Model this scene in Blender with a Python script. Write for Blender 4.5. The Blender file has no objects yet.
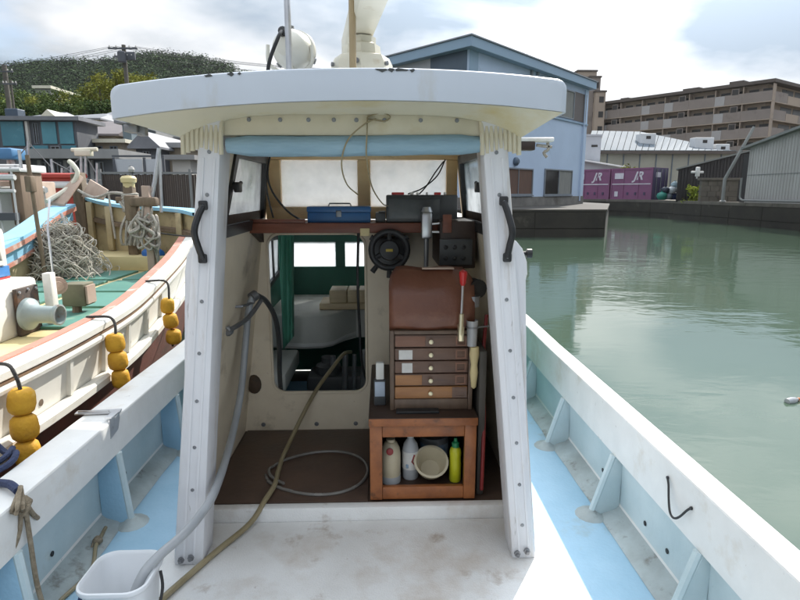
import bpy, bmesh, math, random
from mathutils import Vector, Matrix, Euler, noise
random.seed(7)
R = math.radians
sc = bpy.context.scene
col = sc.collection

# ------------------------------------------------------------------ camera
FPX, HZ, VX = 560.0, 192.0, 382.0            # focal length, horizon row and boat-axis column (photo pixels, 800 x 600)
CAM_Z = 2.0
TH = math.atan((300 - HZ) / FPX)
PS = math.atan((400 - VX) * math.cos(TH) / FPX)
cd = bpy.data.cameras.new('camera')
cam = bpy.data.objects.new('camera', cd)
col.objects.link(cam)
cd.sensor_width = 36.0
cd.lens = 36.0 * FPX / 800.0
cd.clip_start = 0.05
cd.clip_end = 6000
cam.location = (0, 0, CAM_Z)
cam.rotation_euler = (math.pi / 2 - TH, 0, -PS)
sc.camera = cam

# ------------------------------------------------------------------ sun, sky, exposure
SUN_AZ, SUN_EL = R(27), R(38)
sd = bpy.data.lights.new('sun', 'SUN')
sun = bpy.data.objects.new('sun', sd)
col.objects.link(sun)
sd.energy = 3.5
sd.angle = R(0.6)
sd.color = (1.0, 0.95, 0.87)
sv = Vector((math.sin(SUN_AZ) * math.cos(SUN_EL), math.cos(SUN_AZ) * math.cos(SUN_EL), math.sin(SUN_EL)))
sun.rotation_euler = (-sv).to_track_quat('-Z', 'Y').to_euler()
sun.location = (10, 20, 30)

w = bpy.data.worlds.new('World')
sc.world = w
w.use_nodes = True
nt = w.node_tree
nt.nodes.clear()
def N(t, **k):
    n = nt.nodes.new(t)
    for a, b in k.items():
        setattr(n, a, b)
    return n
def L(a, b):
    nt.links.new(a, b)
sky = N('ShaderNodeTexSky', sky_type='NISHITA')
sky.sun_disc = False
sky.sun_elevation = SUN_EL
sky.sun_rotation = SUN_AZ
sky.air_density = 1.0
sky.dust_density = 1.5
geo = N('ShaderNodeNewGeometry')
sep = N('ShaderNodeSeparateXYZ')
L(geo.outputs['Incoming'], sep.inputs[0])
def M(op, a, b=None, c=None):
    n = N('ShaderNodeMath', operation=op)
    for i, v in enumerate((a, b, c)):
        if v is None:
            continue
        if isinstance(v, (int, float)):
            n.inputs[i].default_value = v
        else:
            L(v, n.inputs[i])
    return n.outputs[0]
# Incoming points towards the viewer: the direction looked at is its negative
zz = M('MAXIMUM', M('MULTIPLY', sep.outputs[2], -1.0), 0.0)
den = M('ADD', zz, 0.22)
cx = M('DIVIDE', M('MULTIPLY', sep.outputs[0], -1.0), den)
cy = M('DIVIDE', M('MULTIPLY', sep.outputs[1], -1.0), den)
cmb = N('ShaderNodeCombineXYZ')
L(cx, cmb.inputs[0]); L(cy, cmb.inputs[1])
n1 = N('ShaderNodeTexNoise')
n1.inputs['Scale'].default_value = 0.95
n1.inputs['Detail'].default_value = 7
n1.inputs['Roughness'].default_value = 0.52
n1.inputs['Distortion'].default_value = 0.35
mp = N('ShaderNodeMapping')
mp.inputs['Location'].default_value = (1.3, 4.2, 0.0)
L(cmb.outputs[0], mp.inputs[0]); L(mp.outputs[0], n1.inputs['Vector'])
cov = N('ShaderNodeMapRange')
cov.inputs['From Min'].default_value = 0.30
cov.inputs['From Max'].default_value = 0.44
L(n1.outputs[0], cov.inputs[0])
n2 = N('ShaderNodeTexNoise')
n2.inputs['Scale'].default_value = 1.35
n2.inputs['Detail'].default_value = 6
n2.inputs['Roughness'].default_value = 0.5
mp2 = N('ShaderNodeMapping')
mp2.inputs['Location'].default_value = (7.1, 2.4, 3.0)
L(cmb.outputs[0], mp2.inputs[0]); L(mp2.outputs[0], n2.inputs['Vector'])
cr = N('ShaderNodeValToRGB')
cr.color_ramp.elements[0].position = 0.41
cr.color_ramp.elements[0].color = (2.45, 2.95, 3.55, 1)
cr.color_ramp.elements[1].position = 0.63
cr.color_ramp.elements[1].color = (6.2, 6.3, 6.45, 1)
L(n2.outputs[0], cr.inputs[0])
mix = N('ShaderNodeMix', data_type='RGBA')
# overcast law: brighter overhead than at the horizon; clouds glow forward round the sun
sdot = N('ShaderNodeVectorMath', operation='DOT_PRODUCT')
L(geo.outputs['Incoming'], sdot.inputs[0]); sdot.inputs[1].default_value = tuple(-sv)
glow = M('POWER', M('MAXIMUM', sdot.outputs['Value'], 0.0), 8.0)
cie = M('MULTIPLY_ADD', zz, 1.95, 0.42)
lum = M('MULTIPLY', cie, M('MULTIPLY_ADD', glow, 1.6, 1.0))
csc = N('ShaderNodeVectorMath', operation='SCALE')
L(cr.outputs[0], csc.inputs[0]); L(lum, csc.inputs['Scale'])
L(cov.outputs[0], mix.inputs[0]); L(sky.outputs[0], mix.inputs[6]); L(csc.outputs[0], mix.inputs[7])
bg = N('ShaderNodeBackground')
bg.inputs[1].default_value = 0.10
L(mix.outputs[2], bg.inputs[0])
wo = N('ShaderNodeOutputWorld')
L(bg.outputs[0], wo.inputs[0])

sc.view_settings.view_transform = 'Standard'
sc.view_settings.look = 'None'
sc.view_settings.exposure = 0.86
sc.view_settings.gamma = 1.0
sc.view_settings.use_curve_mapping = False
sc.render.engine = 'CYCLES'
sc.cycles.use_denoising = True
sc.cycles.max_bounces = 8

# ------------------------------------------------------------------ helpers
_F = Vector((math.sin(PS) * math.cos(TH), math.cos(PS) * math.cos(TH), -math.sin(TH)))
_R = Vector((math.cos(PS), -math.sin(PS), 0))
_U = _R.cross(_F)
def ray(x, y):
    return _F + _R * ((x - 400) / FPX) + _U * ((300 - y) / FPX)
def at(x, y, Y):                             # the point seen at photo pixel (x, y), Y metres ahead
    q = ray(x, y)
    return Vector((0, 0, CAM_Z)) + q * (Y / q.y)

def mat(name, c, c2=None, scale=6.0, rough=0.55, bump=0.0, bscale=60.0, metal=0.0, stain=None, stretch=None,
        spec=0.5, alpha=None, coat=0.0):
    m = bpy.data.materials.new(name)
    m.use_nodes = True
    t = m.node_tree
    b = t.nodes['Principled BSDF']
    def nn(ty):
        return t.nodes.new(ty)
    tc = nn('ShaderNodeTexCoord')
    mpn = nn('ShaderNodeMapping')
    t.links.new(tc.outputs['Object'], mpn.inputs[0])
    if stretch:
        mpn.inputs['Scale'].default_value = stretch
    no = nn('ShaderNodeTexNoise')
    no.inputs['Scale'].default_value = scale
    no.inputs['Detail'].default_value = 6
    no.inputs['Roughness'].default_value = 0.6
    t.links.new(mpn.outputs[0], no.inputs['Vector'])
    ra = nn('ShaderNodeValToRGB')
    c2 = c2 or tuple(min(1, v * 0.86) for v in c)
    ra.color_ramp.elements[0].position = 0.34
    ra.color_ramp.elements[1].position = 0.66
    ra.color_ramp.elements[0].color = (*c2, 1)
    ra.color_ramp.elements[1].color = (*c, 1)
    t.links.new(no.outputs[0], ra.inputs[0])
    out = ra.outputs[0]
    if stain:                                # list of (colour, scale, threshold, softness)
        for k, (scol, ssc, thr, soft) in enumerate(stain):
            sn = nn('ShaderNodeTexNoise')
            sn.inputs['Scale'].default_value = ssc
            sn.inputs['Detail'].default_value = 8
            sn.inputs['Roughness'].default_value = 0.65
            ad = nn('ShaderNodeMapping')
            ad.inputs['Location'].default_value = (3.7 * (k + 1), 1.9 * k, 5.1)
            t.links.new(mpn.outputs[0], ad.inputs[0])
            t.links.new(ad.outputs[0], sn.inputs['Vector'])
            mr = nn('ShaderNodeMapRange')
            mr.inputs['From Min'].default_value = thr
            mr.inputs['From Max'].default_value = thr + soft
            mr.inputs['To Max'].default_value = 0.9
            t.links.new(sn.outputs[0], mr.inputs[0])
            mx = nn('ShaderNodeMix')
            mx.data_type = 'RGBA'
            mx.inputs[7].default_value = (*scol, 1)
            t.links.new(mr.outputs[0], mx.inputs[0])
            t.links.new(out, mx.inputs[6])
            out = mx.outputs[2]
    t.links.new(out, b.inputs['Base Color'])
    rr = nn('ShaderNodeMapRange')
    rr.inputs['To Min'].default_value = max(0.02, rough - 0.1)
    rr.inputs['To Max'].default_value = min(1, rough + 0.12)
    t.links.new(no.outputs[0], rr.inputs[0])
    t.links.new(rr.outputs[0], b.inputs['Roughness'])
    b.inputs['Metallic'].default_value = metal
    b.inputs['Specular IOR Level'].default_value = spec
    b.inputs['Coat Weight'].default_value = coat
    if bump > 0:
        bn = nn('ShaderNodeTexNoise')
        bn.inputs['Scale'].default_value = bscale
        bn.inputs['Detail'].default_value = 4
        t.links.new(mpn.outputs[0], bn.inputs['Vector'])
        bu = nn('ShaderNodeBump')
        bu.inputs['Strength'].default_value = bump
        bu.inputs['Distance'].default_value = 0.02
        t.links.new(bn.outputs[0], bu.inputs['Height'])
        t.links.new(bu.outputs[0], b.inputs['Normal'])
    return m

def glassy(name, tint=(0.9, 0.93, 0.95), haze=0.5, hazecol=(0.85, 0.86, 0.88)):   # salt-crusted boat glass
    m = bpy.data.materials.new(name)
    m.use_nodes = True
    t = m.node_tree
    t.nodes.clear()
    tr = t.nodes.new('ShaderNodeBsdfTransparent'); tr.inputs[0].default_value = (*tint, 1)
    tl = t.nodes.new('ShaderNodeBsdfTranslucent'); tl.inputs[0].default_value = (*hazecol, 1)
    gl = t.nodes.new('ShaderNodeBsdfGlossy'); gl.inputs['Roughness'].default_value = 0.06
    tc = t.nodes.new('ShaderNodeTexCoord')
    no = t.nodes.new('ShaderNodeTexNoise'); no.inputs['Scale'].default_value = 7; no.inputs['Detail'].default_value = 8
    t.links.new(tc.outputs['Object'], no.inputs['Vector'])
    mr = t.nodes.new('ShaderNodeMapRange')
    mr.inputs['From Min'].default_value = 0.3; mr.inputs['From Max'].default_value = 0.7
    mr.inputs['To Min'].default_value = max(0, haze - 0.18); mr.inputs['To Max'].default_value = min(1, haze + 0.18)
    t.links.new(no.outputs[0], mr.inputs[0])
    m1 = t.nodes.new('ShaderNodeMixShader')
    t.links.new(mr.outputs[0], m1.inputs[0]); t.links.new(tr.outputs[0], m1.inputs[1]); t.links.new(tl.outputs[0], m1.inputs[2])
    m2 = t.nodes.new('ShaderNodeMixShader'); m2.inputs[0].default_value = 0.06
    t.links.new(m1.outputs[0], m2.inputs[1]); t.links.new(gl.outputs[0], m2.inputs[2])
    o = t.nodes.new('ShaderNodeOutputMaterial')
    t.links.new(m2.outputs[0], o.inputs[0])
    return m

class MB:
    def __init__(s):
        s.bm = bmesh.new()
    def box(s, x0, x1, y0, y1, z0, z1, bev=0.0, rot=None, seg=2):
        c = Vector(((x0 + x1) / 2, (y0 + y1) / 2, (z0 + z1) / 2))
        m = Matrix.Translation(c)
        if rot is not None:
            m = m @ (rot.to_matrix().to_4x4() if isinstance(rot, Euler) else rot)
        m = m @ Matrix.Diagonal((abs(x1 - x0), abs(y1 - y0), abs(z1 - z0), 1))
        g = bmesh.ops.create_cube(s.bm, size=1.0, matrix=m)
        if bev:
            es = list({e for v in g['verts'] for e in v.link_edges})
            bmesh.ops.bevel(s.bm, geom=es, offset=bev, segments=seg, affect='EDGES', profile=0.5)
        return s
    def hexa(s, p, bev=0.0):                # eight corners: bottom ring 0-3, top ring 4-7
        v = [s.bm.verts.new(q) for q in p]
        fs = [s.bm.faces.new([v[i] for i in f]) for f in
              ((3, 2, 1, 0), (4, 5, 6, 7), (0, 1, 5, 4), (1, 2, 6, 5), (2, 3, 7, 6), (3, 0, 4, 7))]
        if bev:
            es = list({e for f in fs for e in f.edges})
            bmesh.ops.bevel(s.bm, geom=es, offset=bev, segments=2, affect='EDGES', profile=0.5)
        return s
    def prism(s, poly, vec, bev=0.0):
        vec = Vector(vec)
        a = [s.bm.verts.new(Vector(q)) for q in poly]
        b = [s.bm.verts.new(Vector(q) + vec) for q in poly]
        n = len(a)
        fs = [s.bm.faces.new(a[::-1]), s.bm.faces.new(b)]
        fs += [s.bm.faces.new((a[i], a[(i + 1) % n], b[(i + 1) % n], b[i])) for i in range(n)]
        if bev:
            es = list({e for f in fs[:2] for e in f.edges})
            bmesh.ops.bevel(s.bm, geom=es, offset=bev, segments=2, affect='EDGES', profile=0.5)
        return s
    def ring(s, outer, inner, vec):         # a plate with an opening
        vec = Vector(vec)
        n = len(outer)
        O = [s.bm.verts.new(Vector(q)) for q in outer]; I = [s.bm.verts.new(Vector(q)) for q in inner]
        O2 = [s.bm.verts.new(Vector(q) + vec) for q in outer]; I2 = [s.bm.verts.new(Vector(q) + vec) for q in inner]
        for i in range(n):
            j = (i + 1) % n
            s.bm.faces.new((O[i], I[i], I[j], O[j])); s.bm.faces.new((O2[i], O2[j], I2[j], I2[i]))
            s.bm.faces.new((O[i], O[j], O2[j], O2[i])); s.bm.faces.new((I[i], I2[i], I2[j], I[j]))
        return s
    def tube(s, pts, r, n=8, smooth=0, closed=False, taper=None):
        P = [Vector(p) for p in pts]
        if smooth:
            Q = []
            m = len(P)
            rng = range(m if closed else m - 1)
            for i in rng:
                p0 = P[(i - 1) % m] if closed or i > 0 else P[i]
                p1 = P[i]; p2 = P[(i + 1) % m]
                p3 = P[(i + 2) % m] if closed or i + 2 < m else P[(i + 1) % m]
                for k in range(smooth):
                    t = k / smooth
                    Q.append(0.5 * ((2 * p1) + (p2 - p0) * t + (2 * p0 - 5 * p1 + 4 * p2 - p3) * t * t + (3 * p1 - p0 - 3 * p2 + p3) * t ** 3))
            if not closed:
                Q.append(P[-1])
            P = Q
        m = len(P)
        rings = []
        up = None
        for i, p in enumerate(P):
            if closed:
                d = P[(i + 1) % m] - P[(i - 1) % m]
            else:
                d = P[min(i + 1, m - 1)] - P[max(i - 1, 0)]
            d = d.normalized() if d.length > 1e-9 else Vector((0, 0, 1))
            if up is None:
                up = Vector((0, 0, 1)) if abs(d.z) < 0.9 else Vector((1, 0, 0))
            a = up - d * up.dot(d)
            if a.length < 1e-6:
                a = d.orthogonal()
            a.normalize(); up = a
            b = d.cross(a)
            rr = r if taper is None else r + (taper - r) * i / max(1, m - 1)
            rings.append([s.bm.verts.new(p + a * (rr * math.cos(2 * math.pi * k / n)) + b * (rr * math.sin(2 * math.pi * k / n))) for k in range(n)])
        for i in range(m if closed else m - 1):
            A, B = rings[i], rings[(i + 1) % m]
            for k in range(n):
                s.bm.faces.new((A[k], A[(k + 1) % n], B[(k + 1) % n], B[k]))
        if not closed:
            s.bm.faces.new(rings[0][::-1]); s.bm.faces.new(rings[-1])
        return s
    def lathe(s, prof, org=(0, 0, 0), axis=(0, 0, 1), n=20, sx=1.0, sy=1.0):
        q = Vector(axis).to_track_quat('Z', 'Y').to_matrix()
        org = Vector(org)
        rings = []
        for r, z in prof:
            if r < 1e-6:
                rings.append([s.bm.verts.new(org + q @ Vector((0, 0, z)))])
            else:
                rings.append([s.bm.verts.new(org + q @ Vector((sx * r * math.cos(2 * math.pi * k / n), sy * r * math.sin(2 * math.pi * k / n), z))) for k in range(n)])
        for A, B in zip(rings, rings[1:]):
            for k in range(n):
                j = (k + 1) % n
                if len(A) == 1 and len(B) == 1:
                    continue
                if len(A) == 1:
                    s.bm.faces.new((A[0], B[j], B[k]))
                elif len(B) == 1:
                    s.bm.faces.new((A[k], A[j], B[0]))
                else:
                    s.bm.faces.new((A[k], A[j], B[j], B[k]))
        if len(rings[0]) > 1:
            s.bm.faces.new(rings[0][::-1])
        if len(rings[-1]) > 1:
            s.bm.faces.new(rings[-1])
        return s
    def grid(s, rows, closed=False):         # rows of points -> a skin
        V = [[s.bm.verts.new(p) for p in r] for r in rows]
        for A, B in zip(V, V[1:]):
            n = len(A)
            for k in range(n if closed else n - 1):
                s.bm.faces.new((A[k], A[(k + 1) % n], B[(k + 1) % n], B[k]))
        return V
    def face(s, pts):
        s.bm.faces.new([s.bm.verts.new(p) for p in pts])
        return s
    def build(s, name, m, parent=None, smooth=32, fix=True, solid=None):
        if fix:
            bmesh.ops.recalc_face_normals(s.bm, faces=s.bm.faces)
        off = Vector((0, 0, 0)); p = parent
        while p is not None:
            off += p.location; p = p.parent
        if off.length:
            bmesh.ops.translate(s.bm, verts=s.bm.verts, vec=-off)
        me = bpy.data.meshes.new(name)
        s.bm.to_mesh(me); s.bm.free()
        if isinstance(m, (list, tuple)):
            for k in m:
                me.materials.append(k)
        else:
            me.materials.append(m)
        if smooth:
            me.polygons.foreach_set('use_smooth', [True] * len(me.polygons))
            me.set_sharp_from_angle(angle=R(smooth))
        o = bpy.data.objects.new(name, me)
        col.objects.link(o)
        if parent is not None:
            o.parent = parent
        if solid:
            md = o.modifiers.new('solid', 'SOLIDIFY'); md.thickness = solid; md.offset = 0
        return o

def tag(o, label=None, cat=None, group=None, kind=None):
    if label: o['label'] = label
    if cat: o['category'] = cat
    if group: o['group'] = group
    if kind: o['kind'] = kind
    return o
def empty(name, loc, label, cat, group=None):
    o = bpy.data.objects.new(name, None)
    o.empty_display_size = 0.2
    o.location = loc
    col.objects.link(o)
    return tag(o, label, cat, group)
def copy_tree(o, parent=None):
    c = o.copy(); col.objects.link(c)
    if parent is not None:
        c.parent = parent
    for ch in list(o.children):
        copy_tree(ch, c)
    return c
def lerp(a, b, t):
    return a + (b - a) * t

# ------------------------------------------------------------------ materials
RUST = (0.20, 0.085, 0.03)
GRIME = (0.16, 0.135, 0.10)
WHITE = mat('white_gelcoat', (0.78, 0.78, 0.76), (0.70, 0.70, 0.68), 5, 0.38, 0.05, 30, stain=[((0.50, 0.41, 0.29), 3.2, 0.54, 0.25), (GRIME, 14, 0.66, 0.12), (RUST, 26, 0.72, 0.06)])
WHITE_D = mat('white_deck_paint', (0.78, 0.78, 0.77), (0.68, 0.67, 0.65), 3, 0.5, 0.22, 150, stain=[((0.42, 0.32, 0.23), 2.4, 0.50, 0.30), ((0.30, 0.21, 0.14), 6, 0.60, 0.18), (RUST, 15, 0.69, 0.10), ((0.12, 0.09, 0.06), 48, 0.70, 0.05)])
POSTW = mat('post_white', (0.68, 0.68, 0.70), (0.60, 0.60, 0.62), 7, 0.42, 0.05, 30, stretch=(1.6, 1.6, 0.3), stain=[((0.42, 0.36, 0.29), 7, 0.55, 0.22), (GRIME, 22, 0.66, 0.10), (RUST, 12, 0.70, 0.08)])
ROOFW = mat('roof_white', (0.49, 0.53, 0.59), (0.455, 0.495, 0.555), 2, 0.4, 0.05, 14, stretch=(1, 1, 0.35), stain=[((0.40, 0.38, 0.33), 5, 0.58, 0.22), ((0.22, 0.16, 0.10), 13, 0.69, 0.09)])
CREAM = mat('cream_paint', (0.60, 0.55, 0.42), (0.52, 0.47, 0.35), 4, 0.5, 0.05, 30, stain=[((0.42, 0.31, 0.12), 3, 0.55, 0.2), (GRIME, 18, 0.70, 0.1)])
SOFFIT = mat('soffit_cream', (0.60, 0.56, 0.43), (0.56, 0.53, 0.42), 3, 0.45, 0.04, 20, stain=[((0.50, 0.40, 0.16), 3.5, 0.52, 0.22)])
WALLC = mat('cabin_wall_cream', (0.82, 0.72, 0.56), (0.73, 0.63, 0.48), 4, 0.5, 0.05, 30, stain=[((0.25, 0.19, 0.12), 3, 0.58, 0.2), (RUST, 16, 0.70, 0.08)])
BLUE = mat('blue_deck_paint', (0.36, 0.56, 0.71), (0.30, 0.50, 0.65), 4, 0.5, 0.12, 60, stain=[((0.30, 0.33, 0.30), 3, 0.60, 0.2), ((0.10, 0.12, 0.12), 18, 0.70, 0.1)])
BLUE_H = mat('pale_blue_hull_paint', (0.55, 0.645, 0.665), (0.46, 0.565, 0.59), 4, 0.5, 0.08, 40, stain=[((0.36, 0.34, 0.26), 3.5, 0.60, 0.2), ((0.05, 0.06, 0.06), 14, 0.69, 0.08)])
GREYB = mat('worn_grey_blue', (0.42, 0.49, 0.50), (0.30, 0.34, 0.34), 6, 0.6, 0.15, 50, stain=[((0.10, 0.08, 0.05), 9, 0.58, 0.16)])
FLOORB = mat('brown_floor_ply', (0.105, 0.064, 0.045), (0.066, 0.043, 0.033), 4, 0.45, 0.10, 30, stain=[((0.13, 0.09, 0.06), 3, 0.58, 0.2)])
REDW = mat('red_brown_wood', (0.20, 0.065, 0.035), (0.13, 0.04, 0.022), 4, 0.45, 0.10, 40, stretch=(1, 6, 6), stain=[((0.05, 0.025, 0.015), 10, 0.62, 0.14)])
ORW = mat('orange_wood', (0.33, 0.115, 0.036), (0.20, 0.068, 0.024), 5, 0.4, 0.08, 40, stretch=(2, 6, 2), stain=[((0.07, 0.03, 0.015), 7, 0.58, 0.18)])
ORW2 = mat('orange_drawer_wood', (0.34, 0.16, 0.058), (0.25, 0.11, 0.042), 5, 0.4, 0.05, 40, stretch=(1, 6, 6), stain=[((0.10, 0.05, 0.025), 8, 0.64, 0.16)])
DRW = mat('brown_drawer_wood', (0.15, 0.085, 0.057), (0.098, 0.056, 0.040), 5, 0.45, 0.06, 40, stretch=(1, 6, 6))
DRW2 = mat('reddish_drawer_wood', (0.22, 0.105, 0.063), (0.16, 0.075, 0.047), 5, 0.45, 0.06, 40, stretch=(1, 6, 6))
CHESTW = mat('chest_frame_wood', (0.14, 0.092, 0.062), (0.09, 0.058, 0.04), 5, 0.5, 0.08, 40, stretch=(4, 4, 1))
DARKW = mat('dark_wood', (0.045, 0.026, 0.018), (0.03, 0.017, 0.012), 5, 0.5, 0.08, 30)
FRAMEW = mat('varnished_frame_wood', (0.86, 0.64, 0.36), (0.78, 0.55, 0.29), 4, 0.4, 0.05, 30, stretch=(1, 3, 3), stain=[((0.2, 0.10, 0.04), 5, 0.62, 0.2)])
LEATH = mat('brown_lid_cover', (0.155, 0.058, 0.032), (0.12, 0.043, 0.025), 4, 0.38, 0.10, 60, stain=[((0.24, 0.10, 0.055), 2.5, 0.56, 0.2), ((0.07, 0.028, 0.018), 7, 0.60, 0.15)])
BLACK = mat('black_rubber', (0.016, 0.016, 0.018), (0.011, 0.011, 0.012), 8, 0.45)
BLACKM = mat('black_window_frame', (0.022, 0.022, 0.022), (0.014, 0.014, 0.015), 8, 0.45, stain=[((0.10, 0.08, 0.06), 10, 0.64, 0.14)])
TOOLB = mat('blue_toolbox_paint', (0.025, 0.12, 0.30), (0.02, 0.09, 0.24), 6, 0.35, stain=[((0.09, 0.05, 0.03), 16, 0.68, 0.08)])
CURT = mat('blue_rolled_canvas', (0.27, 0.40, 0.48), (0.21, 0.33, 0.41), 4, 0.7, 0.25, 14, stretch=(1, 6, 6))
GREYM = mat('grey_metal', (0.26, 0.27, 0.28), (0.20, 0.20, 0.21), 8, 0.4, 0.05, 40, metal=0.6, stain=[(RUST, 14, 0.66, 0.1)])
ALU = mat('aluminium', (0.62, 0.63, 0.64), (0.5, 0.5, 0.52), 10, 0.32, metal=0.9, stain=[((0.3, 0.28, 0.25), 12, 0.62, 0.2)])
DEVICE = mat('dark_grey_casing', (0.060, 0.064, 0.066), (0.042, 0.045, 0.047), 6, 0.45)
RED = mat('red_plastic', (0.50, 0.02, 0.02), (0.42, 0.015, 0.015), 6, 0.3)
DKRED = mat('red_hose', (0.24, 0.02, 0.02), None, 6, 0.4)
GREEN_I = mat('green_interior_paint', (0.035, 0.16, 0.115), (0.027, 0.125, 0.09), 4, 0.45, stain=[((0.06, 0.09, 0.07), 5, 0.62, 0.2)])
GREEN_C = mat('green_canvas', (0.17, 0.50, 0.36), (0.13, 0.40, 0.29), 4, 0.7)
BENCH = mat('grey_white_fibreglass', (0.62, 0.62, 0.58), (0.54, 0.54, 0.5), 3, 0.5, 0.05, 30, stain=[((0.2, 0.18, 0.13), 4, 0.60, 0.2)])
BOARD = mat('pale_board_wood', (0.62, 0.50, 0.32), (0.5, 0.39, 0.24), 5, 0.5, stretch=(1, 6, 6))
HOSE_G = mat('grey_hose_vinyl', (0.34, 0.355, 0.37), (0.27, 0.285, 0.30), 4, 0.32, coat=0.2)
HOSE_T = mat('tan_hose_vinyl', (0.30, 0.25, 0.15), (0.22, 0.18, 0.10), 6, 0.4, stain=[((0.10, 0.08, 0.05), 14, 0.60, 0.15)])
HOSE_C = mat('cloudy_clear_tube', (0.19, 0.175, 0.16), (0.15, 0.14, 0.125), 8, 0.25)
BUCKW = mat('white_bucket_plastic', (0.70, 0.72, 0.74), (0.66, 0.68, 0.70), 5, 0.35, stain=[((0.4, 0.38, 0.33), 9, 0.66, 0.15)])
BRASS = mat('pale_brass', (0.70, 0.62, 0.42), None, 9, 0.3, metal=0.7)
LABELW = mat('paper_label', (0.62, 0.61, 0.58), (0.52, 0.51, 0.48), 20, 0.7)
JUG = mat('cream_plastic', (0.52, 0.46, 0.33), (0.46, 0.40, 0.28), 6, 0.35)
CLEARB = mat('cloudy_bottle_plastic', (0.42, 0.43, 0.44), (0.33, 0.34, 0.35), 6, 0.2)
BLUELAB = mat('blue_label', (0.10, 0.20, 0.33), (0.32, 0.38, 0.42), 22, 0.5)
YELB = mat('yellow_green_plastic', (0.55, 0.55, 0.02), (0.48, 0.48, 0.02), 6, 0.3)
GRCAP = mat('green_cap', (0.02, 0.22, 0.09), None, 6, 0.3)
TINM = mat('tin', (0.40, 0.42, 0.44), (0.28, 0.29, 0.30), 8, 0.35, metal=0.7)
FLOAT = mat('yellow_float_plastic', (0.64, 0.36, 0.035), (0.50, 0.25, 0.025), 9, 0.62, 0.25, 60, spec=0.25, stain=[((0.70, 0.50, 0.18), 7, 0.60, 0.2), ((0.24, 0.13, 0.04), 10, 0.58, 0.18), ((0.05, 0.04, 0.03), 20, 0.70, 0.08)])
ROPE = mat('worn_rope', (0.30, 0.25, 0.18), (0.18, 0.14, 0.09), 40, 0.8, 0.5, 120)
ROPEG = mat('grey_rope', (0.46, 0.43, 0.37), (0.30, 0.27, 0.23), 30, 0.85, 0.4, 120)
ROPED = mat('dark_rope', (0.045, 0.04, 0.038), (0.03, 0.028, 0.026), 30, 0.8, 0.4, 100)
ROPEB = mat('navy_rope', (0.03, 0.045, 0.11), (0.02, 0.03, 0.07), 30, 0.8, 0.4, 100)
TWINE = mat('twine', (0.30, 0.25, 0.15), None, 30, 0.8)
DOMEW = mat('lamp_white_paint', (0.72, 0.70, 0.62), (0.62, 0.60, 0.52), 5, 0.35, stain=[((0.3, 0.2, 0.1), 8, 0.66, 0.12)])
RADW = mat('radar_cream_paint', (0.70, 0.66, 0.54), (0.62, 0.58, 0.46), 4, 0.4, stain=[((0.34, 0.22, 0.08), 6, 0.60, 0.2)])
TANP = mat('tan_pole', (0.36, 0.27, 0.15), None, 8, 0.45)
GLASS = glassy('salty_windscreen_glass', haze=0.66)
GLASS2 = glassy('side_window_glass', haze=0.38)
TEALP = mat('turquoise_deck_paint', (0.08, 0.225, 0.18), (0.066, 0.19, 0.15), 3, 0.55, 0.08, 40, stain=[((0.33, 0.36, 0.26), 3, 0.58, 0.2), ((0.3, 0.2, 0.1), 12, 0.70, 0.1)])
BUFF = mat('buff_paint', (0.64, 0.53, 0.28), (0.56, 0.46, 0.24), 4, 0.55, stain=[((0.28, 0.17, 0.07), 5, 0.62, 0.16)])
TANI = mat('tan_bulwark_paint', (0.50, 0.41, 0.24), (0.36, 0.29, 0.17), 3, 0.6, 0.1, 30, stain=[((0.12, 0.085, 0.05), 4, 0.52, 0.2)])
SKYB = mat('sky_blue_cap_paint', (0.28, 0.55, 0.72), (0.24, 0.49, 0.67), 4, 0.5, stain=[((0.5, 0.5, 0.46), 6, 0.62, 0.16)])
REDSTR = mat('faded_red_paint', (0.52, 0.20, 0.14), (0.45, 0.24, 0.18), 6, 0.55, stain=[((0.62, 0.56, 0.50), 7, 0.56, 0.14)])
BOOT = mat('red_bottom_paint', (0.17, 0.06, 0.045), (0.11, 0.05, 0.038), 5, 0.6, 0.1, 40, stain=[((0.05, 0.05, 0.035), 6, 0.55, 0.2)])
NBW = mat('neighbour_white_paint', (0.76, 0.74, 0.68), (0.68, 0.66, 0.60), 4, 0.45, 0.05, 30, stain=[((0.45, 0.33, 0.18), 4.5, 0.62, 0.18), ((0.10, 0.06, 0.03), 22, 0.72, 0.06)])
OLDW = mat('weathered_wood', (0.20, 0.145, 0.095), (0.12, 0.085, 0.055), 5, 0.75, 0.2, 40, stretch=(4, 4, 1))
PINKW = mat('pinkish_worn_wood', (0.46, 0.35, 0.28), (0.36, 0.26, 0.20), 5, 0.7, 0.1, 40)
GREYP = mat('grey_machine_paint', (0.30, 0.36, 0.36), (0.23, 0.28, 0.28), 5, 0.45, stain=[(RUST, 7, 0.62, 0.12)])
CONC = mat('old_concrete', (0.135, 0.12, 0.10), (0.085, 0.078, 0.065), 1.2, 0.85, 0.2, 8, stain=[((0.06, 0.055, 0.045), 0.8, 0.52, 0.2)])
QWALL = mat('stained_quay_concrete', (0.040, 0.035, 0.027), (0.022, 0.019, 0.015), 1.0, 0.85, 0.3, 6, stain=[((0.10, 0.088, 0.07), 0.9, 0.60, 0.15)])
EARTH = mat('ground_earth', (0.13, 0.115, 0.085), (0.09, 0.08, 0.06), 0.3, 0.9)
HILLM = mat('hill_earth', (0.030, 0.045, 0.020), (0.022, 0.034, 0.016), 0.05, 0.95)

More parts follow.
